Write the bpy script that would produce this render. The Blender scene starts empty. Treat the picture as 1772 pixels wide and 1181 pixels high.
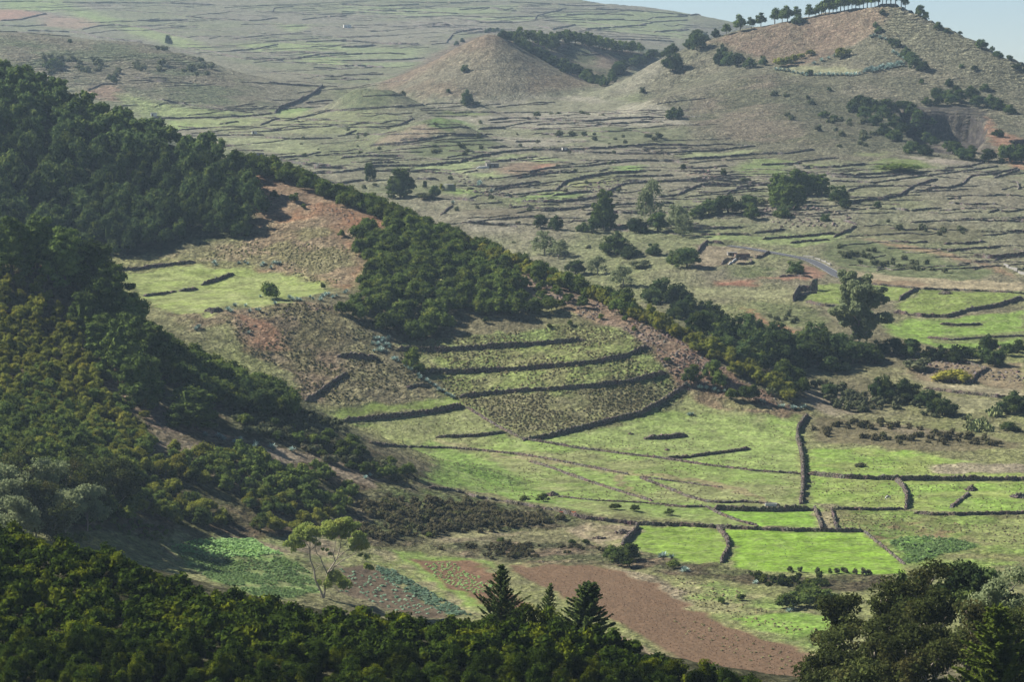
import bpy, math, random
import numpy as np
from mathutils import Vector

# ------------------------------------------------------------------ camera, sky, sun, exposure
C = bpy.context.scene
COL = C.collection
CAM_Z = 150.0
PITCH = math.radians(5.6)
cam_d = bpy.data.cameras.new("camera")
cam_d.lens = 100.0; cam_d.sensor_width = 36.0
cam_d.clip_start = 1.0; cam_d.clip_end = 40000.0
cam = bpy.data.objects.new("camera", cam_d); COL.objects.link(cam)
cam.location = (0, 0, CAM_Z); cam.rotation_euler = (math.radians(90) - PITCH, 0, 0)
C.camera = cam
SUN_EL = math.radians(39.0)
SUN_AZ = math.radians(-70.0)            # measured from +Y (view direction), negative = left
w = bpy.data.worlds.new("World"); C.world = w; w.use_nodes = True
wn = w.node_tree.nodes; wl = w.node_tree.links
sky = wn.new("ShaderNodeTexSky"); sky.sky_type = 'NISHITA'; sky.sun_disc = False
sky.sun_elevation = SUN_EL; sky.sun_rotation = SUN_AZ
sky.air_density = 0.6; sky.dust_density = 0.0; sky.ozone_density = 2.2
wl.new(sky.outputs[0], wn["Background"].inputs[0]); wn["Background"].inputs[1].default_value = 0.047
sd = bpy.data.lights.new("sun", 'SUN'); sd.energy = 5.0; sd.angle = math.radians(0.5); sd.color = (1.0, 0.95, 0.86)
sun = bpy.data.objects.new("sun", sd); COL.objects.link(sun)
sdir = Vector((math.sin(SUN_AZ) * math.cos(SUN_EL), math.cos(SUN_AZ) * math.cos(SUN_EL), math.sin(SUN_EL)))
sun.rotation_euler = sdir.to_track_quat('Z', 'Y').to_euler(); sun.location = (-300, 300, 600)
C.view_settings.view_transform = 'Standard'; C.view_settings.look = 'None'
C.view_settings.exposure = 1.02; C.view_settings.gamma = 1.0
C.render.engine = 'CYCLES'
C.cycles.max_bounces = 4; C.cycles.diffuse_bounces = 2; C.cycles.volume_bounces = 0
C.cycles.transmission_bounces = 2; C.cycles.transparent_max_bounces = 4; C.cycles.glossy_bounces = 1
C.cycles.use_denoising = True
HAZE = 0.000048

# ------------------------------------------------------------------ helpers
FPX = 100.0 / 36.0 * 1772.0
cp, sp = math.cos(PITCH), math.sin(PITCH)
def ray(px, py):
    a = (np.asarray(px, float) - 886.0) / FPX; b = -(np.asarray(py, float) - 590.5) / FPX
    return a, cp + b * sp, -sp + b * cp
def at_depth(px, py, d):
    a, y, z = ray(px, py)
    t = d / y
    return (float(a * t), float(d), float(CAM_Z + z * t))
def tag(o, label=None, cat=None, group=None, kind=None):
    if label: o["label"] = label
    if cat: o["category"] = cat
    if group: o["group"] = group
    if kind: o["kind"] = kind
    return o
def mesh_np(name, V, F, mat=None, smooth=True, parent=None):
    """V (n,3) floats; F list of (m,k) int arrays (quads and tris)"""
    me = bpy.data.meshes.new(name)
    V = np.ascontiguousarray(V, np.float32)
    if not isinstance(F, (list, tuple)): F = [F]
    F = [np.asarray(f, np.int32) for f in F if len(f)]
    nl = sum(f.size for f in F); nf = sum(len(f) for f in F)
    me.vertices.add(len(V)); me.vertices.foreach_set("co", V.ravel())
    me.loops.add(nl); me.loops.foreach_set("vertex_index", np.concatenate([f.ravel() for f in F]))
    me.polygons.add(nf)
    tot = np.concatenate([np.full(len(f), f.shape[1], np.int32) for f in F])
    st = np.concatenate([[0], np.cumsum(tot)[:-1]]).astype(np.int32)
    me.polygons.foreach_set("loop_start", st)
    try: me.polygons.foreach_set("loop_total", tot)
    except Exception: pass
    me.polygons.foreach_set("use_smooth", np.full(nf, smooth))
    me.update(calc_edges=True)
    if mat: me.materials.append(mat)
    o = bpy.data.objects.new(name, me); COL.objects.link(o)
    if parent: o.parent = parent
    return o
# value noise ------------------------------------------------------
def _hash(ix, iy, seed):
    h = (ix.astype(np.int64) * 374761393 + iy.astype(np.int64) * 668265263 + seed * 1274126177) & 0xffffffff
    h = ((h ^ (h >> 13)) * 1274126177) & 0xffffffff
    return ((h ^ (h >> 16)) & 0xffff) / 65535.0
def vnoise(x, y, seed=0):
    ix = np.floor(x); iy = np.floor(y); fx = x - ix; fy = y - iy
    fx = fx * fx * (3 - 2 * fx); fy = fy * fy * (3 - 2 * fy)
    a = _hash(ix, iy, seed); b = _hash(ix + 1, iy, seed); c = _hash(ix, iy + 1, seed); d = _hash(ix + 1, iy + 1, seed)
    return (a + (b - a) * fx) * (1 - fy) + (c + (d - c) * fx) * fy - 0.5
def fbm(x, y, wl_, octv=3, seed=0):
    r = 0; amp = 1
    for k in range(octv):
        r = r + amp * vnoise(x / wl_ + 17.3 * k, y / wl_ - 9.1 * k, seed + k); wl_ = wl_ / 2.03; amp *= 0.5
    return r

# ------------------------------------------------------------------ terrain: control points of the real relief
CP = []
def V_(pts):
    for p in pts: CP.append(at_depth(*p))
def H_(pts):                            # (px, distance, height) for ground the camera does not see
    for px, d, z in pts:
        CP.append(((px - 886.0) / FPX * d / cp, d, z))
# valley floor
V_([(680, 1150, 697), (690, 1040, 778), (690, 970, 844)])
for px in (1000, 1300, 1600, 1850):
    V_([(px, 1150, 700), (px, 1040, 785), (px, 970, 850)])
for px in (1000, 1300, 1600, 1850):
    V_([(px, 920, 905), (px, 860, 970), (px, 800, 1045)])
for px in (1250, 1500, 1700, 1900):
    V_([(px, 750, 1105)])
V_([(760, 800, 1045), (900, 820, 1020), (700, 790, 1050), (300, 965, 785), (450, 960, 802), (450, 1020, 756), (560, 960, 828), (560, 1020, 775)])
for px in (1450, 1600, 1750, 1900):
    V_([(px, 700, 1165), (px, 640, 1240), (px, 600, 1300), (px, 560, 1360), (px, 500, 1460)])
for px in (1200, 1400, 1600, 1800):
    V_([(px, 460, 1540), (px, 420, 1630), (px, 380, 1720), (px, 340, 1830), (px, 300, 1970)])
for px in (850, 1030):
    V_([(px, 380, 1720), (px, 340, 1830), (px, 300, 1970), (px, 270, 2080)])
for px in (480, 640):
    V_([(px, 300, 1970), (px, 270, 2080), (px, 240, 2230), (px, 200, 2480)])
for px in (820, 950, 1080):
    V_([(px, 240, 2230), (px, 205, 2450)])
V_([(330, 225, 2330), (400, 200, 2480), (560, 170, 2700), (640, 175, 2660), (560, 150, 2900), (520, 130, 3150), (640, 130, 3150)])
for px in (500, 650, 780): V_([(px, 100, 3600)])
for px in (-100, 100, 350, 600, 850):
    V_([(px, 60, 4150), (px, 20, 4700), (px, -40, 5600)])
V_([(950, 2, 5250), (1100, 10, 5200), (1200, 24, 5150), (1290, 45, 5000), (1400, 95, 4800), (1600, 150, 4500), (1800, 210, 4300),
    (1000, 40, 4500), (1150, 50, 4500), (1000, 75, 3900), (1150, 80, 4000), (1250, 70, 4300)])
H_([(1290, 6500, 60), (1000, 6800, 120), (1700, 6000, 20), (500, 7500, 330), (-100, 7500, 400), (1900, 9000, -10), (900, 9000, 10), (0, 9000, 60)])
# hillock far left
V_([(-60, 50, 3060), (0, 55, 3050), (100, 60, 3000), (170, 72, 2980), (270, 78, 2950), (340, 98, 2850), (420, 142, 2700), (470, 182, 2560),
    (200, 150, 2620), (300, 130, 2700), (100, 110, 2750), (0, 120, 2700), (250, 190, 2500), (380, 185, 2520)])
H_([(0, 3330, 142), (170, 3330, 142), (270, 3250, 138), (340, 3100, 133), (430, 2900, 124), (0, 2300, 80), (200, 2200, 78), (0, 1900, 62), (250, 1850, 58), (500, 1750, 54), (400, 1950, 66)])
# cone with a wooded hollow behind its right flank
V_([(848, 59, 2750), (800, 82, 2740), (740, 117, 2730), (690, 147, 2720), (645, 168, 2700), (848, 90, 2700), (848, 130, 2650), (750, 150, 2650),
    (850, 178, 2600), (950, 178, 2600), (700, 172, 2640), (890, 82, 2740), (940, 114, 2720), (1000, 144, 2690), (1040, 155, 2670), (950, 145, 2660), (800, 115, 2690)])
H_([(690, 2860, 124), (800, 2930, 132), (740, 2900, 127), (870, 2980, 140)])
V_([(900, 66, 2860), (950, 70, 2950), (1000, 76, 3000), (1060, 84, 3050), (1130, 96, 3050), (1000, 110, 2880), (1060, 112, 2900), (1100, 122, 2850), (1000, 128, 2800), (1045, 148, 2730)])
H_([(950, 3200, 142), (1060, 3300, 143), (1160, 3350, 143)])
# big hill
BH = [(1050, 154, 2640), (1100, 127, 2650), (1150, 100, 2660), (1180, 88, 2670), (1205, 74, 2680), (1240, 63, 2690), (1290, 49, 2690), (1340, 39, 2680),
      (1380, 33, 2670), (1420, 25, 2660), (1470, 16, 2640), (1530, 8, 2610), (1560, 11, 2600), (1600, 29, 2580), (1650, 52, 2550), (1700, 77, 2510), (1772, 110, 2450), (1900, 168, 2380)]
V_(BH)
for px, py, d in BH[4:]:
    x, y, z = at_depth(px, py, d); CP.append((x * (d + 90) / d, d + 90, z - 34)); CP.append((x * (d + 260) / d, d + 260, max(z - 110, 95)))
V_([(1400, 70, 2620), (1480, 62, 2590), (1400, 128, 2500), (1300, 118, 2540), (1520, 118, 2480), (1560, 80, 2530), (1620, 110, 2470), (1700, 150, 2400), (1772, 190, 2340),
    (1290, 134, 2490), (1350, 190, 2350), (1250, 220, 2270), (1400, 245, 2180), (1200, 200, 2380), (1150, 160, 2560), (1100, 178, 2500), (1500, 200, 2330),
    (1180, 245, 2210), (1300, 258, 2140), (1450, 265, 2110), (1600, 275, 2080), (1772, 285, 2060), (1900, 290, 2040), (1230, 100, 2620), (1600, 180, 2360), (1240, 150, 2480)])
# knoll
V_([(575, 190, 2440), (620, 168, 2470), (660, 165, 2480), (700, 170, 2470), (735, 186, 2440), (640, 200, 2380)])
H_([(620, 2580, 104), (660, 2580, 105), (700, 2590, 106)])
V_([(1000, 196, 2420), (1100, 186, 2450), (1200, 192, 2400)])
V_([(620, 254, 2150), (660, 228, 2185), (700, 214, 2200), (760, 205, 2205), (812, 219, 2195), (850, 242, 2190), (720, 266, 2090), (800, 262, 2100)])
H_([(740, 2300, 93), (660, 2290, 92), (820, 2290, 93)])
# central spur
SP = [(-60, 112, 1520), (0, 134, 1500), (60, 152, 1490), (130, 184, 1480), (200, 214, 1470), (290, 248, 1460), (370, 272, 1440), (440, 288, 1430), (520, 314, 1410), (600, 345, 1390),
      (700, 385, 1360), (800, 428, 1330), (900, 468, 1290), (1000, 506, 1260), (1100, 546, 1225), (1200, 600, 1190), (1290, 650, 1165), (1390, 712, 1140)]
V_(SP)
H_([(600, 1560, 42), (300, 1620, 48), (0, 1680, 70), (800, 1500, 37), (1000, 1420, 30), (1200, 1320, 22), (1390, 1220, 13), (150, 1640, 58), (900, 1460, 33), (700, 1520, 39)])
V_([(700, 590, 1190), (850, 592, 1195), (1000, 588, 1195), (1100, 603, 1180), (750, 632, 1165), (1000, 625, 1165), (1150, 645, 1160), (800, 682, 1140), (1000, 665, 1145),
    (900, 752, 1095), (1050, 742, 1105), (1180, 692, 1145), (700, 722, 1110), (620, 738, 1100), (700, 490, 1260), (850, 518, 1240), (600, 480, 1270), (950, 560, 1215),
    (250, 480, 1285), (400, 465, 1300), (540, 488, 1270), (350, 545, 1180), (250, 535, 1200), (560, 522, 1210), (450, 560, 1172), (600, 560, 1190), (500, 620, 1150),
    (600, 680, 1122), (230, 445, 1320), (450, 400, 1345), (100, 400, 1345), (100, 280, 1410), (300, 340, 1395), (560, 400, 1335), (1240, 700, 1140), (1320, 730, 1122)])
# near left spur
V_([(-60, 380, 1030), (0, 420, 1015), (60, 447, 1010), (130, 485, 1000), (200, 560, 995), (260, 618, 990), (330, 660, 985), (420, 692, 980), (510, 722, 976), (570, 742, 974), (640, 780, 972), (700, 808, 972), (745, 832, 974),
    (0, 560, 965), (0, 700, 900), (150, 650, 938), (100, 800, 835), (250, 720, 918), (350, 760, 912), (300, 830, 855), (450, 790, 915), (500, 850, 885), (600, 860, 905),
    (0, 850, 795), (200, 885, 800), (400, 925, 824), (600, 900, 878), (700, 880, 908), (850, 880, 930), (1000, 900, 918), (620, 925, 862)])
H_([(0, 1110, 55), (200, 1100, 42), (400, 1080, 24), (560, 1060, 13), (680, 1045, 8), (-100, 1110, 66)])
# foreground hill
V_([(-60, 928, 460), (0, 942, 455), (130, 967, 450), (250, 998, 445), (350, 1048, 440), (500, 1080, 430), (620, 1090, 430), (850, 1102, 425), (1000, 1122, 420), (1120, 1152, 410),
    (1250, 1205, 400), (1400, 1230, 400), (1600, 1240, 400), (1800, 1240, 400), (0, 1240, 372), (400, 1260, 372), (800, 1270, 370), (1200, 1290, 370), (1700, 1300, 370)])
H_([(0, 560, 38), (300, 560, 32), (600, 560, 28), (900, 560, 24), (1200, 560, 16), (1600, 560, 14), (0, 640, 30), (300, 640, 14), (600, 640, 2), (900, 640, 0), (1200, 640, 0), (1600, 640, 0)])
for px in (0, 400, 886, 1300, 1772):
    H_([(px, 250, 56), (px, 120, 88), (px, 60, 118)])
# unseen ground left of the frame, flattened so it casts no shade inward
H_([(-350, 1480, 148), (-900, 1480, 150), (-350, 1330, 84), (-900, 1330, 92), (-350, 1110, 70), (-900, 1110, 74), (-300, 1015, 88), (-600, 1015, 88), (-1000, 1015, 84),
    (-300, 920, 60), (-600, 920, 60), (-1000, 920, 58), (-300, 830, 40), (-700, 830, 40), (-300, 740, 32), (-700, 740, 32), (-300, 640, 30), (-800, 640, 30), (-300, 460, 73), (-800, 460, 72), (-300, 375, 62), (-800, 375, 62), (-300, 560, 38)])
CPA = np.array(CP)
def mq_fit(P, c=14.0, reg=1e-3):
    X = P[:, :2]; r = np.sqrt(((X[:, None] - X[None]) ** 2).sum(-1) + c * c)
    n = len(X); A = np.zeros((n + 3, n + 3)); A[:n, :n] = r - np.eye(n) * reg * 50
    A[:n, n] = 1; A[:n, n + 1:] = X / 1000; A[n, :n] = 1; A[n + 1:, :n] = (X / 1000).T
    b = np.zeros(n + 3); b[:n] = P[:, 2]
    return np.linalg.solve(A, b)
_W = mq_fit(CPA)
def mq_eval(x, y, c=14.0):
    out = np.zeros(x.size); X = x.ravel(); Y = y.ravel()
    for i in range(0, X.size, 20000):
        s = slice(i, i + 20000)
        r = np.sqrt((X[s, None] - CPA[None, :, 0]) ** 2 + (Y[s, None] - CPA[None, :, 1]) ** 2 + c * c)
        out[s] = r @ _W[:-3] + _W[-3] + _W[-2] * X[s] / 1000 + _W[-1] * Y[s] / 1000
    return out.reshape(x.shape)
# grid: columns of constant x/y, rows of constant y
SG = np.concatenate([np.linspace(-0.62, -0.21, 40)[:-1], np.linspace(-0.21, 0.21, 800), np.linspace(0.21, 0.62, 40)[1:]])
YG = np.concatenate([np.arange(40, 330, 10), np.arange(330, 500, 3), np.arange(500, 1500, 1.5), np.arange(1500, 2800, 3.0), np.arange(2800, 5300, 9.0), np.arange(5300, 9001, 120.0)])
SC = np.concatenate([np.linspace(-0.62, -0.21, 12)[:-1], np.linspace(-0.21, 0.21, 141), np.linspace(0.21, 0.62, 12)[1:]])
YC = np.concatenate([np.arange(40, 330, 30), np.arange(330, 1560, 8), np.arange(1560, 3200, 14), np.arange(3200, 5400, 60), np.arange(5400, 9240, 240)])
ss, yy = np.meshgrid(SC, YC)
ZC = mq_eval(ss * yy, yy)
def interp2(SA, YA, Z, s, y):
    s = np.clip(s, SA[0], SA[-1] - 1e-9); y = np.clip(y, YA[0], YA[-1] - 1e-6)
    i = np.clip(np.searchsorted(SA, s, side='right') - 1, 0, len(SA) - 2); j = np.clip(np.searchsorted(YA, y, side='right') - 1, 0, len(YA) - 2)
    fs = (s - SA[i]) / (SA[i + 1] - SA[i]); fy = (y - YA[j]) / (YA[j + 1] - YA[j])
    return (Z[j, i] * (1 - fs) + Z[j, i + 1] * fs) * (1 - fy) + (Z[j + 1, i] * (1 - fs) + Z[j + 1, i + 1] * fs) * fy
sg, yg = np.meshgrid(SG, YG)
XG = sg * yg
ZG = interp2(SC, YC, ZC, sg, yg)
far = np.clip((yg - 1250) / 500, 0, 1)
ZG = ZG + fbm(XG, yg, 26, 4, 3) * (0.5 + 1.6 * far) + fbm(XG, yg, 90, 2, 11) * 3.4 * far * np.clip((2700 - yg) / 400, 0.35, 1) + fbm(XG, yg, 5, 2, 21) * (0.22 + 0.3 * far)
def hz(x, y):
    y = np.asarray(y, float); x = np.asarray(x, float)
    return interp2(SG, YG, ZG, x / y, y)
_YR = np.arange(300, 6500, 1.2)
def hit(px, py, lo=330.0, hi=6400.0):
    """the first ground point the camera's sight line meets beyond lo metres"""
    a, ry, rz = ray(px, py)
    ys = _YR[(_YR >= lo) & (_YR <= hi)]
    xs = a / ry * ys; zs = CAM_Z + rz / ry * ys
    g = interp2(SG, YG, ZG, xs / ys, ys) - zs
    k = np.argmax(g > 0)
    if g[k] <= 0: k = int(np.argmax(g))
    if k > 0 and g[k] > 0 and g[k - 1] < 0:
        t = -g[k - 1] / (g[k] - g[k - 1]); y = ys[k - 1] + t * (ys[k] - ys[k - 1])
    else: y = ys[k]
    x = a / ry * y
    return float(x), float(y), float(hz(x, y))
# ------------------------------------------------------------------ quarry cut into the foot of the big hill
def in_poly(x, y, P):
    P = np.asarray(P); ins = np.zeros(x.shape, bool); n = len(P); j = n - 1
    for i in range(n):
        c = ((P[i, 1] > y) != (P[j, 1] > y)) & (x < (P[j, 0] - P[i, 0]) * (y - P[i, 1]) / (P[j, 1] - P[i, 1] + 1e-12) + P[i, 0])
        ins ^= c; j = i
    return ins
def seg_dist(x, y, P, closed=True):
    d = np.full(x.shape, 1e9); n = len(P)
    for i in range(n if closed else n - 1):
        ax, ay = P[i]; bx, by = P[(i + 1) % n]
        t = np.clip(((x - ax) * (bx - ax) + (y - ay) * (by - ay)) / ((bx - ax) ** 2 + (by - ay) ** 2 + 1e-9), 0, 1)
        d = np.minimum(d, np.hypot(x - ax - t * (bx - ax), y - ay - t * (by - ay)))
    return d
QM = np.zeros(XG.shape)
for qp, cut in (([(1553, 181), (1560, 186), (1590, 196), (1640, 194), (1680, 198), (1706, 212), (1712, 240), (1690, 262), (1640, 268), (1590, 258), (1565, 225)], 17.0),
                ([(1752, 243), (1790, 238), (1810, 262), (1790, 285), (1748, 275)], 11.0)):
    q = np.array([hit(*p)[:2] for p in qp])
    bx0, by0 = q.min(0) - 60; bx1, by1 = q.max(0) + 60
    m = (XG > bx0) & (XG < bx1) & (yg > by0) & (yg < by1)
    xm, ym = XG[m] + 5 * vnoise(XG[m] / 9, yg[m] / 9, 5), yg[m] + 5 * vnoise(XG[m] / 11, yg[m] / 11, 6)
    ins = in_poly(xm, ym, q); dd = seg_dist(xm, ym, q)
    fl = ZG[m].copy(); floor = ym * 0 + np.interp(ym, [q[:, 1].min(), q[:, 1].max()], [hz(q[:, 0].mean(), q[:, 1].min()), hz(q[:, 0].mean(), q[:, 1].min()) + 5])
    deep = np.minimum(ZG[m], floor + 1.5 * vnoise(xm / 12, ym / 12, 8))
    k = np.clip(dd / 4.5, 0, 1)
    new = np.where(ins, ZG[m] * (1 - k) + deep * k, ZG[m]); mm = np.zeros(XG.shape); mm[m] = np.where(ins, 1.0, 0.0) * np.clip((ZG[m] - new) / 3, 0, 1) * (dd < 22)
    QM = np.maximum(QM, mm); ZG[m] = new
# level bed for the road
ROAD_PX = [(1255, 424), (1290, 430), (1326, 436), (1352, 440), (1380, 445), (1396, 449), (1412, 456), (1433, 467), (1450, 478), (1470, 484.5), (1491, 489)]
_r = [hit(p[0], p[1], 1350, 1640) for p in ROAD_PX]
_r = np.array(_r)
_t = np.concatenate([[0], np.cumsum(np.hypot(*np.diff(_r[:, :2], axis=0).T))]); _tt = np.linspace(0, _t[-1], 60)
def _sm(a, k=7):
    p = np.pad(a, (k, k), mode='edge'); q = np.convolve(p, np.ones(2 * k + 1) / (2 * k + 1), 'same')[k:-k]; return q
RD = np.stack([_sm(np.interp(_tt, _t, _r[:, i]), 3 if i < 2 else 7) for i in range(3)], 1)
m = (XG > RD[:, 0].min() - 15) & (XG < RD[:, 0].max() + 15) & (yg > RD[:, 1].min() - 25) & (yg < RD[:, 1].max() + 25)
_x, _y = XG[m], yg[m]; _d2 = (_x[:, None] - RD[None, :, 0]) ** 2 + (_y[:, None] - RD[None, :, 1]) ** 2
_k = _d2.argmin(1); _dm = np.sqrt(_d2.min(1)); _w = np.clip((11 - _dm) / 5, 0, 1)
ZG[m] = ZG[m] * (1 - _w) + (RD[_k, 2] - 0.1) * _w
m_road = m; _wroad = _w
# ------------------------------------------------------------------ ground colour zones (what grows or lies there, plus painted quarry shade and distance haze)
OFF = {0: (0, 0, 1.0), 1: (0, 0, 2.9533), 2: (590, 0, 2.9533), 3: (1172, 0, 2.9533), 4: (0, 390, 2.9533), 5: (590, 390, 2.9533),
       6: (1172, 390, 2.9533), 7: (0, 781, 2.9533), 8: (590, 781, 2.9533), 9: (1172, 781, 2.9533), 10: (1230, 400, 5.9067), 11: (620, 250, 5.9067), 12: (1180, 0, 3.9378), 13: (1300, 820, 5.9067), 14: (1430, 160, 5.1813)}
def fp(r, pts):
    ox, oy, k = OFF[r]
    return [(ox + X / k, oy + Y / k) for X, Y in pts]
def dense(pts, step=10.0, closed=False):
    out = []
    n = len(pts)
    for i in range(n if closed else n - 1):
        a = pts[i]; b = pts[(i + 1) % n]; L = math.hypot(b[0] - a[0], b[1] - a[1]); k = max(1, int(L / step))
        out += [(a[0] + (b[0] - a[0]) * t / k, a[1] + (b[1] - a[1]) * t / k) for t in range(k)]
    if not closed: out.append(pts[-1])
    return out
def world_line(r, pts, step=6.0, closed=False, lo=330):
    W = []
    for p in dense(fp(r, pts), step, closed):
        h = hit(p[0], p[1], lo)
        W.append(h)
    return W
# palette: albedo, tussock amount
GB = (0.155, 0.200, 0.048)   # bright pasture
GM = (0.178, 0.195, 0.074)   # pasture with dry grass
GD = (0.190, 0.200, 0.075)   # dull green pasture
DRY = (0.270, 0.225, 0.135)  # dry grass
SCR = (0.135, 0.120, 0.066)  # brown scrub ground
SCG = (0.095, 0.115, 0.042)  # green scrub ground
RED = (0.215, 0.108, 0.060)  # red volcanic soil
SOIL = (0.135, 0.083, 0.048) # ploughed soil
PINK = (0.225, 0.160, 0.115) # rubble slope
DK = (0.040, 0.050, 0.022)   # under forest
CR = (0.110, 0.230, 0.050)   # crop
cg = np.zeros(XG.shape + (3,)); tus = np.zeros(XG.shape); plo = np.zeros(XG.shape)
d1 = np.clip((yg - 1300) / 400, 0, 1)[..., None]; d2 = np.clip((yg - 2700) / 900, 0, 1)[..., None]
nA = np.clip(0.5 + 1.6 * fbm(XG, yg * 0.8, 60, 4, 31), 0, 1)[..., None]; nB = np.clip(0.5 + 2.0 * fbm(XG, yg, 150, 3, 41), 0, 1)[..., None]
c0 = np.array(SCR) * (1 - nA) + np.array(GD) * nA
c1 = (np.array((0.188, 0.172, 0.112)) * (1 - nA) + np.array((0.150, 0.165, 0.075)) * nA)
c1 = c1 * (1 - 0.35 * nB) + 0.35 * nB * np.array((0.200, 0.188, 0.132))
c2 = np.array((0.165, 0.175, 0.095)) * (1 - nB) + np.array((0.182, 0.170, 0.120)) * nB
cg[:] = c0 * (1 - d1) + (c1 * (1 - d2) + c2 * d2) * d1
tus[:] = 0.6
WX = XG + 0; WY = yg + 0
_wA = vnoise(XG / 6, yg / 6, 51); _wB = vnoise(XG / 6, yg / 6, 52)
def zone(r, pts, col, t=0.3, soft=1.5, mix=1.0, lo=330, pl=0.0, col2=None, wl2=25):
    q = np.array([p[:2] for p in world_line(r, pts, 40.0, True, lo)])
    dist = q[:, 1].mean(); g = max(soft * 2, 6)
    j0, j1 = np.searchsorted(YG, [q[:, 1].min() - g, q[:, 1].max() + g])
    wob = 1.5 + dist / 900
    sl = slice(max(j0, 0), j1 + 1)
    X = XG[sl] + wob * 1.6 * _wA[sl]; Y = yg[sl] + wob * 3 * _wB[sl]
    m = (X > q[:, 0].min() - g) & (X < q[:, 0].max() + g)
    if not m.any(): return
    ins = in_poly(X[m], Y[m], q); dd = seg_dist(X[m], Y[m], q)
    wgt = np.clip(0.5 + np.where(ins, dd, -dd) / (2 * soft), 0, 1) * mix
    cc = np.array(col, float)[None]
    if col2 is not None:
        k = np.clip(0.5 + 2.2 * fbm(X[m], Y[m], wl2, 3, int(abs(pts[0][0])) % 97), 0, 1)[:, None]
        cc = cc * (1 - k) + np.array(col2)[None] * k
    sub = cg[sl]; sub[m] = sub[m] * (1 - wgt[:, None]) + cc * wgt[:, None]
    sub = tus[sl]; sub[m] = sub[m] * (1 - wgt) + t * wgt
    sub = plo[sl]; sub[m] = sub[m] * (1 - wgt) + pl * wgt
# --- far slope
zone(1, [(0, 0), (280, 0), (620, 100), (500, 130), (330, 60), (100, 50), (0, 50)], (0.17, 0.23, 0.07), 0.2, 20, 0.8, 2400)
zone(1, [(-200, 50), (100, 48), (230, 70), (60, 105), (-200, 110)], (0.27, 0.14, 0.09), 0.2, 15, 0.8, 2400)
zone(1, [(230, 75), (420, 90), (520, 125), (400, 150), (200, 130)], (0.24, 0.16, 0.11), 0.2, 15, 0.8, 2400)
for q in ([(600, 110), (1000, 210), (1120, 265), (900, 240), (620, 150)], [(1200, 225), (1772, 215), (1772, 255), (1300, 265)], [(1400, 120), (1600, 130), (1500, 165)], [(1520, 270), (1772, 275), (1772, 335), (1540, 320)]):
    zone(1, q, (0.185, 0.235, 0.08), 0.2, 12, 0.8, 2400)
zone(2, [(0, 225), (420, 215), (560, 170), (900, 95), (500, 60), (0, 190)], (0.195, 0.178, 0.132), 0.4, 25, 0.7, 2900)
for q in ([(0, 245), (400, 245), (400, 300), (0, 305)], [(100, 320), (420, 315), (380, 345), (80, 345)], [(620, 90), (1000, 85), (1000, 105), (700, 108)], [(1050, 65), (1600, 55), (1772, 60), (1772, 200), (1300, 150), (1100, 105)], [(0, 30), (500, 40), (900, 20), (900, 60), (400, 85), (0, 60)]):
    zone(2, q, (0.175, 0.215, 0.09), 0.2, 12, 0.75, 2900)
# --- hillock far left
zone(1, [(0, 150), (500, 215), (850, 225), (1000, 290), (1250, 420), (1400, 530), (1150, 560), (850, 500), (300, 420), (0, 300)], (0.095, 0.115, 0.055), 0.9, 12, 0.85, 2450, col2=(0.16, 0.14, 0.09), wl2=40)
zone(1, [(980, 270), (1300, 330), (1650, 390), (1480, 520), (1400, 530), (1250, 420)], (0.20, 0.185, 0.12), 0.8, 10, 0.8, 2300)
zone(1, [(420, 470), (540, 430), (620, 450), (600, 520), (460, 500)], (0.24, 0.15, 0.10), 0.5, 6, 0.8)
zone(1, [(600, 480), (900, 540), (1300, 580), (1400, 590), (1000, 600), (740, 600)], (0.20, 0.25, 0.08), 0.4, 8, 0.8, 1900)
zone(1, [(850, 615), (1130, 610), (1330, 612), (1250, 640), (1000, 655), (870, 670)], (0.19, 0.25, 0.07), 0.2, 5, 0.9, 1900)
zone(1, [(1400, 560), (1600, 550), (1550, 590), (1430, 605)], (0.19, 0.27, 0.07), 0.2, 5, 0.9, 1900)
zone(1, [(1000, 700), (1500, 705), (1650, 770), (1500, 800), (1200, 740)], (0.20, 0.22, 0.10), 0.3, 5, 0.9, 1900)
# --- cone and hollow
zone(2, [(780, 160), (900, 240), (1200, 390), (1290, 440), (1000, 470), (700, 500), (300, 480), (120, 470), (330, 370), (560, 240)], (0.175, 0.135, 0.082), 0.75, 8, 0.95, 2450, col2=(0.17, 0.15, 0.095), wl2=30)
zone(2, [(780, 160), (860, 210), (760, 250), (560, 290), (330, 420), (200, 455), (450, 290), (640, 195)], (0.190, 0.132, 0.086), 0.7, 8, 0.6, 2450)
zone(2, [(850, 160), (1080, 200), (1500, 240), (1620, 260), (1450, 400), (1370, 430), (1250, 420), (1100, 330), (950, 250)], (0.085, 0.105, 0.05), 0.9, 8, 0.85, 2600, col2=(0.20, 0.15, 0.11), wl2=35)
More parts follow.
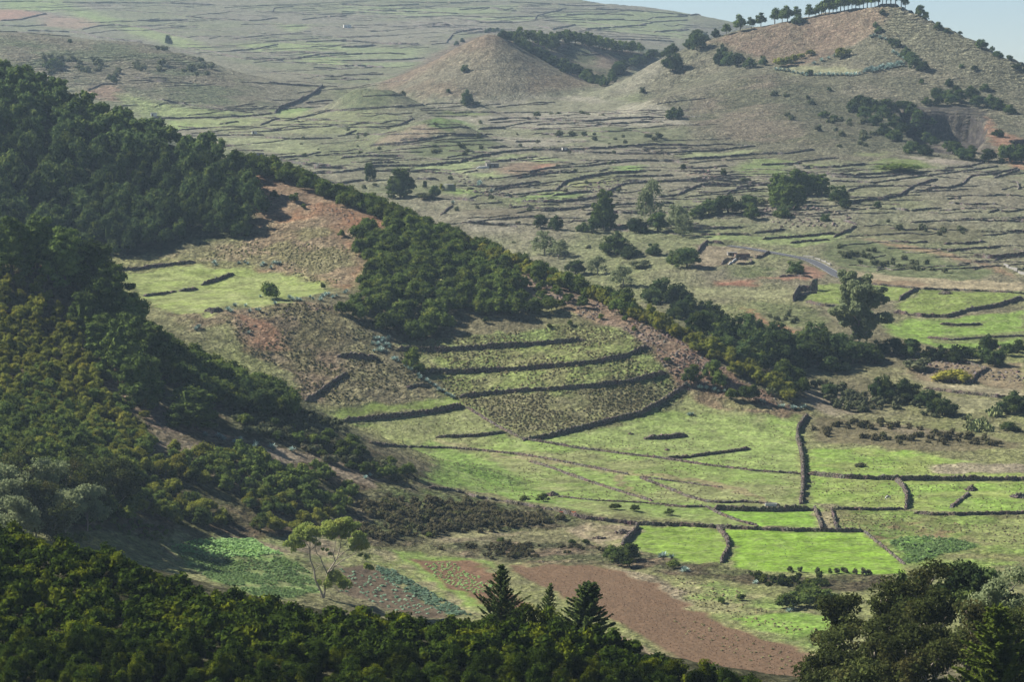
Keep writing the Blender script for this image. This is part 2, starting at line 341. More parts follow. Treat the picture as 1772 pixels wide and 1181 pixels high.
# --- big hill
zone(12, [(-250, 600), (-100, 470), (0, 330), (250, 240), (600, 160), (1000, 60), (1330, 20), (1450, 60), (2400, 500), (2400, 1100), (-250, 1100)], (0.172, 0.155, 0.096), 0.95, 8, 0.95, 1950, col2=(0.135, 0.130, 0.075), wl2=30)
zone(12, [(130, 300), (350, 225), (900, 90), (1320, 28), (1400, 60), (1380, 150), (1290, 230), (1100, 330), (880, 430), (770, 460), (600, 420), (350, 330)], (0.195, 0.132, 0.084), 0.7, 6, 0.9, 2350, col2=(0.180, 0.130, 0.080), wl2=20)
zone(12, [(620, 470), (830, 440), (1050, 450), (1250, 470), (1150, 500), (900, 510), (700, 500)], (0.215, 0.215, 0.105), 0.3, 4, 0.95, 2350)
zone(12, [(1380, 20), (1600, 130), (2400, 420), (2400, 640), (1800, 500), (1500, 320), (1370, 150)], (0.150, 0.145, 0.085), 1.0, 8, 0.9, 2250)
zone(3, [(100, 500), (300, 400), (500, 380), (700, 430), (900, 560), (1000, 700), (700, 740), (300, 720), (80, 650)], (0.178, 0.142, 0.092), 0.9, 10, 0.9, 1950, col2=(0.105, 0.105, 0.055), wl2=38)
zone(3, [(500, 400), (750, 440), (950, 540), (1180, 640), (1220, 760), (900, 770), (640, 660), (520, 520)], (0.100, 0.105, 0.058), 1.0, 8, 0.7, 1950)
zone(14, [(620, 60), (760, 105), (900, 130), (1180, 110), (1400, 140), (1460, 210), (1440, 400), (1200, 380), (1050, 430), (860, 470), (760, 380), (660, 250)], (0.050, 0.044, 0.040), 0.3, 3, 0.9, 1950)  # shade of the quarry's back wall, painted as dark ground colour
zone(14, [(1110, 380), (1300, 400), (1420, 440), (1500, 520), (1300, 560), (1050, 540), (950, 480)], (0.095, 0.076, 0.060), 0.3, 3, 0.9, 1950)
zone(14, [(1450, 210), (1500, 300), (1700, 400), (1800, 420), (1800, 700), (1560, 540), (1480, 450), (1430, 350)], (0.26, 0.125, 0.070), 0.4, 3, 0.8, 1950)
# --- plain between the hills
DRP = (0.228, 0.208, 0.148)
for r, q, c, mx in [
    (0, [(300, 205), (620, 190), (700, 200), (620, 230), (400, 235)], (0.20, 0.22, 0.09), .6), (0, [(820, 175), (1000, 165), (1180, 190), (1180, 215), (900, 200)], DRP, .8),
    (2, [(500, 590), (1600, 590), (1772, 600), (1772, 640), (1000, 660), (650, 640)], DRP, .8), (2, [(800, 700), (1350, 710), (1000, 750), (700, 745)], DRP, .8),
    (2, [(500, 570), (740, 570), (740, 585), (510, 588)], GB, .8), (2, [(280, 855), (600, 835), (700, 810), (850, 790), (1000, 785), (900, 805), (720, 830), (680, 850), (620, 882), (400, 870)], (0.21, 0.25, 0.10), .95),
    (2, [(850, 815), (1000, 805), (1180, 820), (1000, 845)], (0.21, 0.25, 0.10), .95), (2, [(640, 890), (780, 880), (830, 905), (680, 915)], (0.22, 0.27, 0.10), .95),
    (2, [(790, 860), (900, 830), (1000, 830), (1010, 860), (900, 900), (800, 880)], (0.215, 0.150, 0.095), .9), (2, [(1000, 840), (1100, 840), (1000, 885), (960, 880)], (0.25, 0.125, 0.075), .9),
    (2, [(860, 1010), (1100, 985), (1250, 990), (1100, 1025), (920, 1030)], (0.18, 0.25, 0.07), .9), (2, [(540, 960), (700, 960), (700, 1000), (560, 990)], (0.18, 0.26, 0.06), .8),
    (2, [(1400, 850), (1540, 845), (1540, 870), (1430, 880)], (0.17, 0.27, 0.06), .9), (2, [(1150, 940), (1400, 900), (1400, 930), (1250, 960), (1120, 970)], GD, .9),
    (2, [(600, 1070), (1000, 1070), (1000, 1130), (700, 1110)], (0.145, 0.125, 0.08), .8), (2, [(640, 1105), (900, 1130), (860, 1180), (640, 1180)], DRP, .7),
    (2, [(140, 745), (250, 680), (400, 640), (560, 660), (420, 710), (300, 735)], (0.20, 0.155, 0.10), .9), (2, [(430, 640), (500, 600), (620, 615), (700, 670), (560, 665)], (0.10, 0.165, 0.04), .9),
    (2, [(450, 720), (700, 690), (850, 740), (700, 800), (420, 800), (300, 780)], (0.10, 0.125, 0.05), .85), (2, [(0, 480), (350, 480), (400, 520), (100, 570), (0, 560)], (0.095, 0.115, 0.05), .8),
    (2, [(750, 570), (1000, 500), (1250, 520), (1500, 520), (1400, 570), (1000, 580)], (0.12, 0.125, 0.065), .6), (2, [(1100, 690), (1300, 650), (1772, 650), (1772, 730), (1400, 740)], (0.115, 0.13, 0.06), .75),
    (3, [(20, 790), (300, 770), (420, 770), (200, 800), (20, 812)], (0.21, 0.24, 0.10), .9), (3, [(1000, 830), (1120, 805), (1350, 850), (1200, 870), (1000, 880)], (0.13, 0.17, 0.045), .95),
    (3, [(910, 780), (1080, 780), (1050, 805), (930, 800)], (0.14, 0.16, 0.06), .9), (3, [(1150, 795), (1560, 830), (1400, 850), (1300, 840)], (0.27, 0.23, 0.17), .9),
    (3, [(600, 840), (780, 850), (680, 865)], GB, .9), (3, [(400, 810), (600, 830), (540, 900), (350, 920), (280, 880)], (0.14, 0.20, 0.05), .8),
    (3, [(80, 960), (200, 935), (260, 980), (200, 1025), (60, 1000)], (0.25, 0.13, 0.085), .9), (3, [(1050, 940), (1330, 905), (1250, 950), (1150, 960)], (0.22, 0.235, 0.12), .9),
    (3, [(1140, 1040), (1400, 1030), (1400, 1060), (1200, 1060)], (0.16, 0.24, 0.06), .9), (3, [(1530, 1060), (1640, 1070), (1600, 1088)], (0.15, 0.27, 0.05), .9),
    (3, [(900, 1100), (1200, 1060), (1500, 1080), (1700, 1181), (1100, 1181)], (0.125, 0.125, 0.062), .85), (3, [(1400, 960), (1772, 900), (1772, 1060), (1500, 1050)], (0.215, 0.165, 0.115), .6),
    (3, [(90, 1150), (450, 1110), (560, 1130), (400, 1170), (100, 1181)], DRP, .8), (3, [(400, 860), (450, 1000), (700, 1080), (600, 1110), (420, 1100)], (0.16, 0.14, 0.09), .6),
    (6, [(120, 45), (380, 55), (830, 40), (900, 20), (800, 90), (600, 110), (300, 85), (180, 70)], (0.185, 0.230, 0.080), .9), (6, [(790, 70), (1100, 100), (1400, 190), (1640, 240), (1500, 290), (1200, 270), (880, 240), (740, 150)], (0.10, 0.12, 0.05), .9),
    (6, [(900, 0), (1500, 0), (1600, 60), (1400, 95), (1000, 60)], (0.115, 0.11, 0.06), .8), (6, [(930, 60), (1300, 120), (1700, 230), (1720, 270), (1500, 190), (1100, 110)], (0.24, 0.13, 0.085), .55),
    (6, [(860, 225), (1150, 265), (1772, 295), (1772, 335), (1250, 325), (960, 290)], DRY, .9), (6, [(940, 280), (1260, 290), (1260, 315), (1000, 305)], SOIL, .7),
    (6, [(200, 290), (400, 282), (390, 310), (200, 320)], (0.22, 0.105, 0.065), .95), (6, [(640, 195), (760, 240), (740, 270), (640, 262), (600, 230)], (0.22, 0.12, 0.08), .9), (6, [(410, 262), (700, 262), (690, 285), (420, 275)], (0.22, 0.11, 0.07), .8),
    (6, [(100, 100), (430, 110), (480, 150), (300, 200), (60, 230)], (0.23, 0.17, 0.12), .7), (6, [(260, 210), (500, 220), (450, 270), (280, 260)], SCG, .8),
    (6, [(60, 325), (560, 325), (600, 350), (500, 370), (100, 350)], (0.215, 0.215, 0.105), .9), (6, [(330, 420), (400, 440), (470, 490), (640, 550), (600, 560), (440, 510)], RED, .85), (6, [(380, 390), (700, 420), (780, 500), (560, 530), (420, 450)], SCG, .7),
    (6, [(700, 305), (960, 300), (1230, 322), (1180, 350), (1130, 385), (1000, 370), (820, 410), (640, 380)], GB, .95), (6, [(1250, 335), (1772, 345), (1750, 375), (1600, 410), (1400, 460), (1260, 465), (1110, 430), (1130, 395)], GB, .95),
    (6, [(1080, 510), (1180, 480), (1400, 480), (1600, 450), (1772, 440), (1772, 610), (1640, 620), (1500, 640), (1300, 620), (1100, 570)], (0.155, 0.235, 0.045), .95),
    (6, [(1340, 500), (1560, 500), (1560, 520), (1380, 525)], SCR, .7), (6, [(1280, 570), (1500, 560), (1772, 545), (1772, 575), (1500, 600), (1300, 600)], SCR, .6), (6, [(1170, 760), (1330, 690), (1500, 720), (1772, 700), (1772, 860), (1500, 800), (1250, 800)], (0.19, 0.14, 0.09), .8),
    (6, [(1250, 800), (1700, 830), (1772, 850), (1772, 890), (1500, 860), (1260, 830)], (0.235, 0.205, 0.125), .9), (6, [(1350, 870), (1772, 900), (1640, 940), (1450, 960), (1400, 900)], (0.20, 0.19, 0.10), .8),
    (6, [(620, 840), (820, 850), (900, 960), (800, 980), (640, 900)], (0.225, 0.185, 0.13), .7), (6, [(680, 980), (1000, 1000), (1772, 1110), (1772, 1140), (1300, 1160), (700, 1110)], (0.115, 0.098, 0.052), .95), (6, [(1000, 1020), (1480, 1060), (1200, 1080)], (0.20, 0.16, 0.11), .5)]:
    zone(r, q, c, 0.6 if c in (SCG, SCR) else 0.3, 5 if r < 6 else 2.5, mx, 1950 if r == 3 else (1600 if r in (1, 2) else 1000), pl=0.0)
zone(6, [(660, 1120), (1000, 1130), (1200, 1178), (1340, 1200), (1772, 1240), (1772, 1290), (660, 1290)], GM, 0.5, 2, 1, 900)
# --- central spur
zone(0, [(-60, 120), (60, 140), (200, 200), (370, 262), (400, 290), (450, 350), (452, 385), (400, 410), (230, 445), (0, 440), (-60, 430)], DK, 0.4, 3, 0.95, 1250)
zone(0, [(385, 268), (470, 300), (560, 335), (700, 385), (720, 400), (640, 415), (600, 395), (640, 440), (630, 480), (600, 505), (540, 480), (450, 470), (420, 440), (440, 380), (430, 330)], RED, 0.45, 3, 0.9, 1150, col2=(0.225, 0.150, 0.095), wl2=18)
zone(0, [(450, 390), (560, 380), (620, 450), (610, 500), (540, 480), (430, 462), (330, 455), (300, 440), (420, 415)], (0.215, 0.165, 0.100), 0.85, 3, 0.85, 1150, col2=(0.17, 0.16, 0.075), wl2=15)
zone(4, [(570, 130), (700, 150), (970, 170), (1300, 190), (1200, 230), (1000, 190), (740, 235), (600, 235)], (0.18, 0.175, 0.075), 0.9, 2, 0.9, 1150)
zone(4, [(600, 245), (740, 240), (1000, 205), (1350, 240), (1640, 300), (1660, 340), (1480, 390), (1440, 420), (1150, 410), (1060, 480), (980, 500), (880, 450), (760, 390), (680, 330)], (0.185, 0.225, 0.065), 0.15, 1.5, 0.97, 1130, col2=(0.200, 0.230, 0.080), wl2=12)
zone(4, [(850, 450), (1070, 470), (1150, 430), (1480, 400), (1772, 410), (1772, 900), (1540, 900), (1500, 760), (1280, 660), (1230, 620), (1150, 500), (1000, 530)], (0.190, 0.140, 0.088), 0.9, 2, 0.95, 1050, col2=(0.165, 0.145, 0.070), wl2=14)
zone(4, [(1180, 450), (1340, 480), (1450, 560), (1480, 640), (1300, 640), (1230, 610), (1290, 560)], (0.235, 0.125, 0.075), 0.4, 2, 0.8, 1050)
zone(5, [(0, 430), (150, 560), (220, 680), (330, 760), (480, 850), (400, 900), (0, 930)], (0.175, 0.150, 0.085), 0.95, 2, 0.9, 1050, col2=(0.20, 0.185, 0.09), wl2=10)
zone(5, [(270, 600), (700, 570), (1240, 500), (1480, 560), (1600, 640), (1680, 740), (1760, 830), (1600, 960), (1200, 1050), (930, 1090), (640, 925), (430, 750)], (0.175, 0.180, 0.070), 0.9, 2, 0.95, 1060, col2=(0.160, 0.205, 0.060), wl2=14)
for q in ([(300, 650), (1200, 610), (1480, 580), (1540, 620), (1080, 700), (450, 735)], [(440, 770), (1080, 740), (1500, 700), (1600, 690), (1480, 770), (1080, 820), (620, 850)]):
    zone(5, q, (0.185, 0.225, 0.062), 0.55, 1.5, 0.75, 1060, col2=(0.185, 0.185, 0.075), wl2=9)
zone(5, [(660, 890), (1080, 860), (1500, 810), (1700, 790), (1640, 890), (1500, 960), (1200, 1040), (940, 1060), (760, 990)], (0.185, 0.165, 0.085), 0.6, 2, 0.8, 1060, col2=(0.185, 0.185, 0.080), wl2=12)
zone(5, [(620, 120), (900, 220), (1250, 330), (1450, 400), (1600, 480), (1772, 590), (1900, 720), (1772, 830), (1660, 740), (1560, 620), (1450, 540), (1250, 480), (1100, 400), (900, 330), (700, 250)], PINK, 0.6, 2, 0.92, 1060, col2=(0.19, 0.125, 0.080), wl2=14)
zone(6, [(0, 560), (200, 700), (400, 830), (620, 940), (660, 970), (500, 960), (350, 880), (100, 850), (0, 830)], (0.20, 0.125, 0.085), 0.6, 2, 0.9, 1060)
zone(6, [(0, 830), (150, 850), (400, 930), (640, 960), (640, 985), (300, 985), (0, 970)], (0.175, 0.125, 0.075), 0.7, 2, 0.85, 1060, col2=(0.17, 0.16, 0.07), wl2=10)
# --- valley pastures
zone(0, [(560, 710), (640, 700), (720, 690), (770, 684), (805, 697), (700, 712), (605, 724)], GB, 0.15, 1.5, 1, 1000)
zone(0, [(600, 735), (800, 708), (870, 748), (925, 762), (1050, 740), (1160, 705), (1190, 690), (1250, 714), (1385, 722), (1390, 870), (1440, 885), (1440, 915), (1240, 912), (1150, 900), (1000, 885), (930, 872), (800, 845), (720, 832), (760, 800), (700, 765)], GM, 0.25, 1.5, 1, 850, col2=(0.160, 0.220, 0.055), wl2=22)
zone(0, [(1395, 775), (1560, 780), (1772, 818), (1790, 890), (1580, 882), (1400, 872)], (0.160, 0.240, 0.045), 0.25, 1.5, 1, 850, col2=(0.185, 0.225, 0.06), wl2=15)
zone(0, [(1610, 803), (1790, 806), (1790, 820), (1610, 818)], (0.26, 0.215, 0.15), 0.5, 1.5, 0.9, 850)
zone(0, [(740, 765), (860, 800), (930, 850), (990, 880), (930, 870), (800, 845), (725, 832), (755, 805)], (0.140, 0.215, 0.045), 0.25, 2, 0.85, 850)
zone(8, [(620, 20), (760, 95), (950, 170), (900, 185), (720, 150), (560, 60)], (0.120, 0.195, 0.040), 0.8, 1.5, 0.8, 850)
zone(0, [(850, 752), (1000, 768), (1200, 785), (1380, 815), (1385, 770), (1300, 725), (1180, 715), (1050, 745), (925, 763)], (0.190, 0.245, 0.072), 0.25, 1.5, 0.8, 850)
zone(9, [(650, 290), (1200, 315), (1772, 335), (1900, 560), (1500, 600), (1150, 600), (960, 420), (820, 410), (790, 310)], (0.165, 0.165, 0.062), 0.5, 1.5, 0.95, 800, col2=(0.155, 0.215, 0.048), wl2=14)
zone(9, [(830, 360), (1200, 355), (1500, 420), (1450, 450), (1150, 430), (1050, 470), (980, 420)], (0.180, 0.120, 0.065), 0.4, 1.5, 0.8, 800, col2=(0.120, 0.175, 0.040), wl2=6)
zone(9, [(1500, 390), (1772, 340), (1900, 500), (1650, 490), (1520, 430)], (0.195, 0.225, 0.072), 0.4, 1.5, 0.8, 800)
zone(8, [(1230, 370), (1520, 385), (1440, 480), (1380, 495), (1200, 430), (800, 430), (560, 470), (480, 450), (700, 400)], (0.215, 0.205, 0.095), 0.4, 2, 0.95, 750, col2=(0.235, 0.190, 0.120), wl2=12)
zone(8, [(1540, 388), (1772, 390), (1772, 570), (1700, 560), (1540, 510), (1480, 490)], (0.150, 0.225, 0.036), 0.15, 1.2, 1, 750)
zone(9, [(0, 392), (205, 400), (245, 450), (262, 490), (225, 575), (100, 580), (0, 550)], (0.150, 0.225, 0.036), 0.15, 1.2, 1, 750)
zone(9, [(225, 400), (500, 410), (950, 415), (1050, 495), (1155, 580), (1140, 620), (900, 635), (700, 625), (450, 620), (280, 585), (295, 500), (250, 440)], (0.150, 0.245, 0.030), 0.1, 1.2, 1, 750)
zone(9, [(160, 300), (700, 312), (720, 385), (400, 385), (230, 330)], (0.150, 0.255, 0.035), 0.15, 1.2, 1, 750)
zone(9, [(1090, 470), (1150, 440), (1300, 435), (1500, 470), (1530, 490), (1350, 530), (1250, 560), (1180, 580)], (0.120, 0.215, 0.045), 0.9, 1.2, 1, 750)
zone(9, [(700, 300), (790, 310), (810, 400), (745, 390)], DRY, 0.5, 1, 0.8, 750)
zone(8, [(1440, 118), (1600, 118), (1772, 140), (1990, 175), (2150, 230), (2210, 275), (2160, 262), (1960, 195), (1700, 145), (1480, 130), (1420, 150), (1480, 190), (1560, 225), (1530, 222), (1440, 190), (1385, 150)], (0.20, 0.165, 0.085), 0.2, 0.5, 0.8, 850)
zone(0, [(750, 762), (900, 790), (1100, 818), (1090, 824), (900, 796), (745, 768)], (0.20, 0.17, 0.09), 0.2, 0.5, 0.6, 850)
# banks and scrub belts
zone(8, [(0, 190), (450, 190), (700, 240), (950, 280), (1230, 330), (1220, 385), (1000, 395), (700, 410), (450, 430), (420, 500), (250, 490), (100, 470), (0, 350)], (0.120, 0.098, 0.055), 1.0, 2, 0.95, 750, col2=(0.085, 0.105, 0.035), wl2=12)
zone(8, [(420, 490), (600, 460), (780, 460), (1200, 470), (1400, 500), (1540, 520), (1772, 580), (1772, 640), (1560, 610), (1350, 585), (1000, 582), (850, 575), (640, 530)], (0.095, 0.100, 0.045), 0.9, 1.5, 0.95, 700, col2=(0.15, 0.11, 0.07), wl2=9)
zone(9, [(0, 580), (220, 590), (450, 640), (700, 640), (1100, 640), (1050, 720), (700, 720), (400, 690), (200, 660), (0, 640)], (0.070, 0.055, 0.030), 0.9, 1.5, 0.95, 700, col2=(0.10, 0.11, 0.04), wl2=9)
zone(9, [(0, 650), (250, 680), (500, 760), (800, 830), (800, 950), (720, 1020), (600, 1000), (300, 880), (0, 780)], (0.215, 0.205, 0.095), 0.5, 2, 0.95, 640, col2=(0.155, 0.210, 0.055), wl2=10)
zone(9, [(280, 850), (550, 825), (790, 840), (780, 950), (650, 960), (430, 920)], (0.150, 0.250, 0.038), 0.25, 2, 0.9, 640)
zone(8, [(1340, 585), (1600, 640), (1772, 720), (1772, 800), (1600, 720), (1400, 620)], (0.24, 0.195, 0.13), 0.7, 1.5, 0.9, 640)
# ploughed and cropped fields in the valley bottom
zone(0, [(873, 980), (1000, 978), (1050, 984), (1130, 1010), (1190, 1050), (1260, 1085), (1400, 1130), (1440, 1190), (1320, 1200), (1200, 1150), (1080, 1085), (1000, 1050), (940, 1015)], (0.132, 0.084, 0.050), 0.15, 1.0, 1, 600, pl=0.8)
zone(8, [(0, 0), (0, 0), (0, 0)], SOIL, 0, 1, 0, 600)
zone(8, [(345, 558), (560, 545), (700, 572), (790, 640), (860, 700), (960, 810), (740, 800), (600, 728), (440, 640)], (0.140, 0.083, 0.048), 0.2, 1.0, 1, 600, pl=0.6)
zone(8, [(150, 500), (260, 520), (360, 560), (450, 640), (600, 730), (740, 800), (720, 860), (560, 800), (400, 700), (250, 600), (120, 560)], (0.185, 0.215, 0.070), 0.4, 1.2, 1, 600, col2=(0.21, 0.19, 0.10), wl2=8)
zone(8, [(260, 515), (600, 540), (760, 580), (760, 600), (640, 560), (360, 555), (540, 680), (740, 780), (750, 810), (600, 760), (450, 660)], (0.150, 0.225, 0.045), 0.2, 1.2, 0.85, 600)
zone(8, [(0, 590), (160, 590), (280, 680), (420, 760), (600, 850), (400, 860), (100, 760), (0, 720)], (0.105, 0.078, 0.050), 0.3, 1.2, 1, 600, pl=0.4)
zone(7, [(740, 460), (900, 450), (1450, 430), (1490, 440), (1720, 470), (1772, 520), (1772, 600), (1600, 590), (1450, 530), (1300, 460), (870, 490), (900, 560)], (0.205, 0.165, 0.105), 0.4, 1.2, 0.95, 600, col2=(0.19, 0.21, 0.08), wl2=10)
zone(7, [(870, 490), (1000, 455), (1300, 450), (1440, 530), (1560, 600), (1640, 700), (1500, 760), (1300, 740), (1060, 650)], (0.170, 0.250, 0.070), 0.3, 1.0, 1, 600, col2=(0.16, 0.19, 0.07), wl2=6)
zone(0, [(1060, 1100), (1200, 1150), (1300, 1190), (1200, 1200), (1060, 1150)], (0.20, 0.15, 0.10), 0.5, 1.2, 0.9, 600, col2=(0.17, 0.11, 0.07), wl2=6)
# --- near left spur
zone(0, [(-60, 370), (60, 440), (200, 555), (330, 655), (510, 715), (640, 775), (750, 830), (620, 850), (600, 930), (400, 930), (250, 930), (0, 900), (-60, 890)], (0.075, 0.075, 0.030), 0.8, 2, 0.97, 640, col2=(0.115, 0.085, 0.050), wl2=14)
zone(4, [(480, 870), (560, 780), (640, 850), (760, 880), (860, 980), (1000, 1040), (1200, 1090), (1500, 1170), (1300, 1150), (1000, 1120), (780, 1040), (700, 960)], (0.225, 0.125, 0.080), 0.5, 1.2, 0.85, 640, col2=(0.19, 0.14, 0.10), wl2=8)
zone(4, [(450, 1140), (800, 1050), (1000, 1060), (1250, 1100), (1580, 1181), (1300, 1260), (900, 1230), (460, 1190)], (0.185, 0.150, 0.105), 0.7, 1.5, 0.9, 640, col2=(0.12, 0.10, 0.05), wl2=10)
zone(4, [(1100, 900), (1500, 870), (1772, 1010), (1900, 1181), (1500, 1150), (1200, 1080)], (0.080, 0.085, 0.040), 0.7, 1.5, 0.8, 700)
zone(0, [(430, 770), (560, 790), (660, 830), (640, 845), (540, 805), (430, 780)], (0.24, 0.19, 0.13), 0.4, 1, 0.9, 640)
# foreground hill, under the heath
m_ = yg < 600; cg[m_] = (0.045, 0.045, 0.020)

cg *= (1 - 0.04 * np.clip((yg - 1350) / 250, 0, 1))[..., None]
cg = cg * (1 - QM[..., None]) + QM[..., None] * np.array((0.055, 0.046, 0.042))  # cut quarry faces darkened in colour to stand for their shade
_gr = cg.mean(-1, keepdims=True); _fs = (0.02 + 0.16 * np.clip((yg - 1350) / 900, 0, 1))[..., None]; cg = (cg * (1 - _fs) + _gr * _fs) * np.array((0.99, 1.0, 1.02))  # ground greys with distance: haze put into the soil colour
# livestock paths along the contours of the hills
hl = np.clip((yg - 2150) / 250, 0, 1) * np.clip((2750 - yg) / 80, 0, 1) * np.clip((XG - 250) / 120, 0, 1)
hl = np.maximum(hl, np.clip((yg - 2450) / 100, 0, 1) * np.clip((3000 - yg) / 100, 0, 1) * np.clip((-250 - XG) / 60, 0, 1))
hl = hl * (1 - QM)
ZG += hl * 1.25 * np.sin(ZG * 2 * math.pi / 3.1 + 3.0 * vnoise(XG / 60, yg / 60, 77)) * np.clip(0.5 + 2 * vnoise(XG / 90, yg / 90, 78), 0.1, 1)
# tussocky relief where the grass grows in clumps
_rf = np.ones_like(ZG); _rf[m_road] = 1 - _wroad
ZG += _rf * tus * (np.clip(vnoise(XG / 1.7, yg / 2.2, 91), -0.2, 0.5) * np.clip((2400 - yg) / 800, 0, 1) * (0.9 + (yg > 1400) * 0.7))
pas = hl * (1 - np.clip(QM * 3, 0, 1))

# ------------------------------------------------------------------ materials
def new_mat(name):
    m = bpy.data.materials.new(name); m.use_nodes = True
    return m, m.node_tree.nodes, m.node_tree.links, m.node_tree.nodes["Principled BSDF"]
def rough(b, r=0.9, s=0.15):
    b.inputs["Roughness"].default_value = r; b.inputs["Specular IOR Level"].default_value = s
def plain(name, col, r=0.85, s=0.2, var=0.25, scale=3.0, bump=0.0):
    m, n, l, b = new_mat(name); rough(b, r, s)
    tc = n.new("ShaderNodeTexCoord"); nz = n.new("ShaderNodeTexNoise"); nz.inputs["Scale"].default_value = scale; nz.inputs["Detail"].default_value = 6
    l.new(tc.outputs["Object"], nz.inputs["Vector"])
    mx = n.new("ShaderNodeMix"); mx.data_type = 'RGBA'
    mx.inputs[6].default_value = tuple(c * (1 - var) for c in col) + (1,); mx.inputs[7].default_value = tuple(min(1, c * (1 + var)) for c in col) + (1,)
    l.new(nz.outputs["Fac"], mx.inputs[0]); l.new(mx.outputs[2], b.inputs["Base Color"])
    if bump:
        bp = n.new("ShaderNodeBump"); bp.inputs["Strength"].default_value = bump; l.new(nz.outputs["Fac"], bp.inputs["Height"]); l.new(bp.outputs[0], b.inputs["Normal"])
    return m
def ground_mat():
    m, n, l, b = new_mat("ground"); rough(b, 0.95, 0.05)
    at = n.new("ShaderNodeAttribute"); at.attribute_name = "soil"
    tu = n.new("ShaderNodeAttribute"); tu.attribute_name = "cover"
    sep = n.new("ShaderNodeSeparateColor"); l.new(tu.outputs["Color"], sep.inputs[0])
    geo = n.new("ShaderNodeNewGeometry")
    def noise(scale, det, vec=None):
        z = n.new("ShaderNodeTexNoise"); z.inputs["Scale"].default_value = scale; z.inputs["Detail"].default_value = det; z.inputs["Roughness"].default_value = 0.65
        l.new(vec or geo.outputs["Position"], z.inputs["Vector"]); return z
    def rng(src, a, b_, c, d):
        r = n.new("ShaderNodeMapRange"); l.new(src, r.inputs[0])
        for i, v in enumerate((a, b_, c, d)): r.inputs[1 + i].default_value = v
        return r.outputs[0]
    def mth(op, a, b_):
        q = n.new("ShaderNodeMath"); q.operation = op
        for i, v in enumerate((a, b_)):
            if isinstance(v, (int, float)): q.inputs[i].default_value = v
            else: l.new(v, q.inputs[i])
        return q.outputs[0]
    nf = noise(0.55, 8); nm = noise(0.11, 9)
    v1 = rng(nf.outputs["Fac"], 0.3, 0.7, 0.52, 1.5); v2 = rng(nm.outputs["Fac"], 0.32, 0.68, 0.60, 1.40)
    # clumps of dry grass or low growth, colour darker between them
    vo = n.new("ShaderNodeTexVoronoi"); vo.inputs["Scale"].default_value = 0.62; l.new(geo.outputs["Position"], vo.inputs["Vector"])
    ng = noise(0.9, 4)
    cl = mth('ADD', vo.outputs["Distance"], rng(ng.outputs["Fac"], 0.3, 0.7, -0.35, 0.35))
    clm = rng(cl, 0.15, 0.85, 1.30, 0.52)
    vo2 = n.new("ShaderNodeTexVoronoi"); vo2.inputs["Scale"].default_value = 0.24; l.new(geo.outputs["Position"], vo2.inputs["Vector"])
    cl2 = mth('ADD', vo2.outputs["Distance"], rng(noise(0.5, 4).outputs["Fac"], 0.3, 0.7, -0.35, 0.35))
    clm = mth('MULTIPLY', clm, rng(cl2, 0.1, 0.9, 1.25, 0.60))
    t1 = n.new("ShaderNodeMix"); t1.data_type = 'FLOAT'; l.new(sep.outputs[0], t1.inputs[0]); t1.inputs[2].default_value = 1.0; l.new(clm, t1.inputs[3])
    fac = mth('MULTIPLY', mth('MULTIPLY', v1, v2), t1.outputs[0])
    pm = n.new("ShaderNodeMix"); pm.data_type = 'FLOAT'; l.new(sep.outputs[1], pm.inputs[0]); l.new(fac, pm.inputs[2]); l.new(rng(nf.outputs["Fac"], 0.25, 0.75, 0.80, 1.22), pm.inputs[3]); fac = pm.outputs[0]
    # yellowed patches
    hs = n.new("ShaderNodeMix"); hs.data_type = 'RGBA'; hs.blend_type = 'MIX'
    nd = noise(0.16, 7); l.new(mth('MULTIPLY', rng(nd.outputs["Fac"], 0.46, 0.66, 0.0, 0.62), mth('SUBTRACT', 1.0, sep.outputs[1])), hs.inputs[0]); l.new(at.outputs["Color"], hs.inputs[6])
    dry = n.new("ShaderNodeMix"); dry.data_type = 'RGBA'; dry.inputs[0].default_value = 0.5; l.new(at.outputs["Color"], dry.inputs[6]); dry.inputs[7].default_value = (0.205, 0.185, 0.120, 1)
    l.new(dry.outputs[2], hs.inputs[7])
    vm = n.new("ShaderNodeVectorMath"); vm.operation = 'SCALE'; l.new(hs.outputs[2], vm.inputs[0]); l.new(fac, vm.inputs["Scale"])
    # plough furrows
    wv = n.new("ShaderNodeTexWave"); wv.bands_direction = 'DIAGONAL'; wv.inputs["Scale"].default_value = 0.20; wv.inputs["Distortion"].default_value = 3.5; wv.inputs["Detail"].default_value = 2; wv.inputs["Detail Scale"].default_value = 0.15
    mp = n.new("ShaderNodeMapping"); mp.inputs["Rotation"].default_value = (0, 0, math.radians(28)); mp.inputs["Scale"].default_value = (1, 1.3, 1)
    l.new(geo.outputs["Position"], mp.inputs[0]); l.new(mp.outputs[0], wv.inputs["Vector"])
    fur = mth('MULTIPLY', wv.outputs["Fac"], sep.outputs[1])
    l.new(vm.outputs[0], b.inputs["Base Color"])
    h = mth('ADD', mth('MULTIPLY', rng(cl, 0.1, 0.9, 1.0, 0.0), mth('MULTIPLY', sep.outputs[0], 0.55)), mth('MULTIPLY', nf.outputs["Fac"], 0.35))
    h = mth('ADD', h, mth('MULTIPLY', rng(cl2, 0.1, 0.9, 1.0, 0.0), mth('MULTIPLY', sep.outputs[0], 0.9)))
    h = mth('ADD', h, mth('MULTIPLY', fur, 0.06))
    # cattle steps that follow the contours of the steep slopes
    sx = n.new("ShaderNodeSeparateXYZ"); l.new(geo.outputs["Position"], sx.inputs[0]); nz2 = noise(0.02, 4)
    ph = mth('ADD', mth('MULTIPLY', sx.outputs[2], 2.3), mth('MULTIPLY', nz2.outputs["Fac"], 34.0)); st = mth('MULTIPLY', mth('SINE', ph, 0.0), sep.outputs[2])
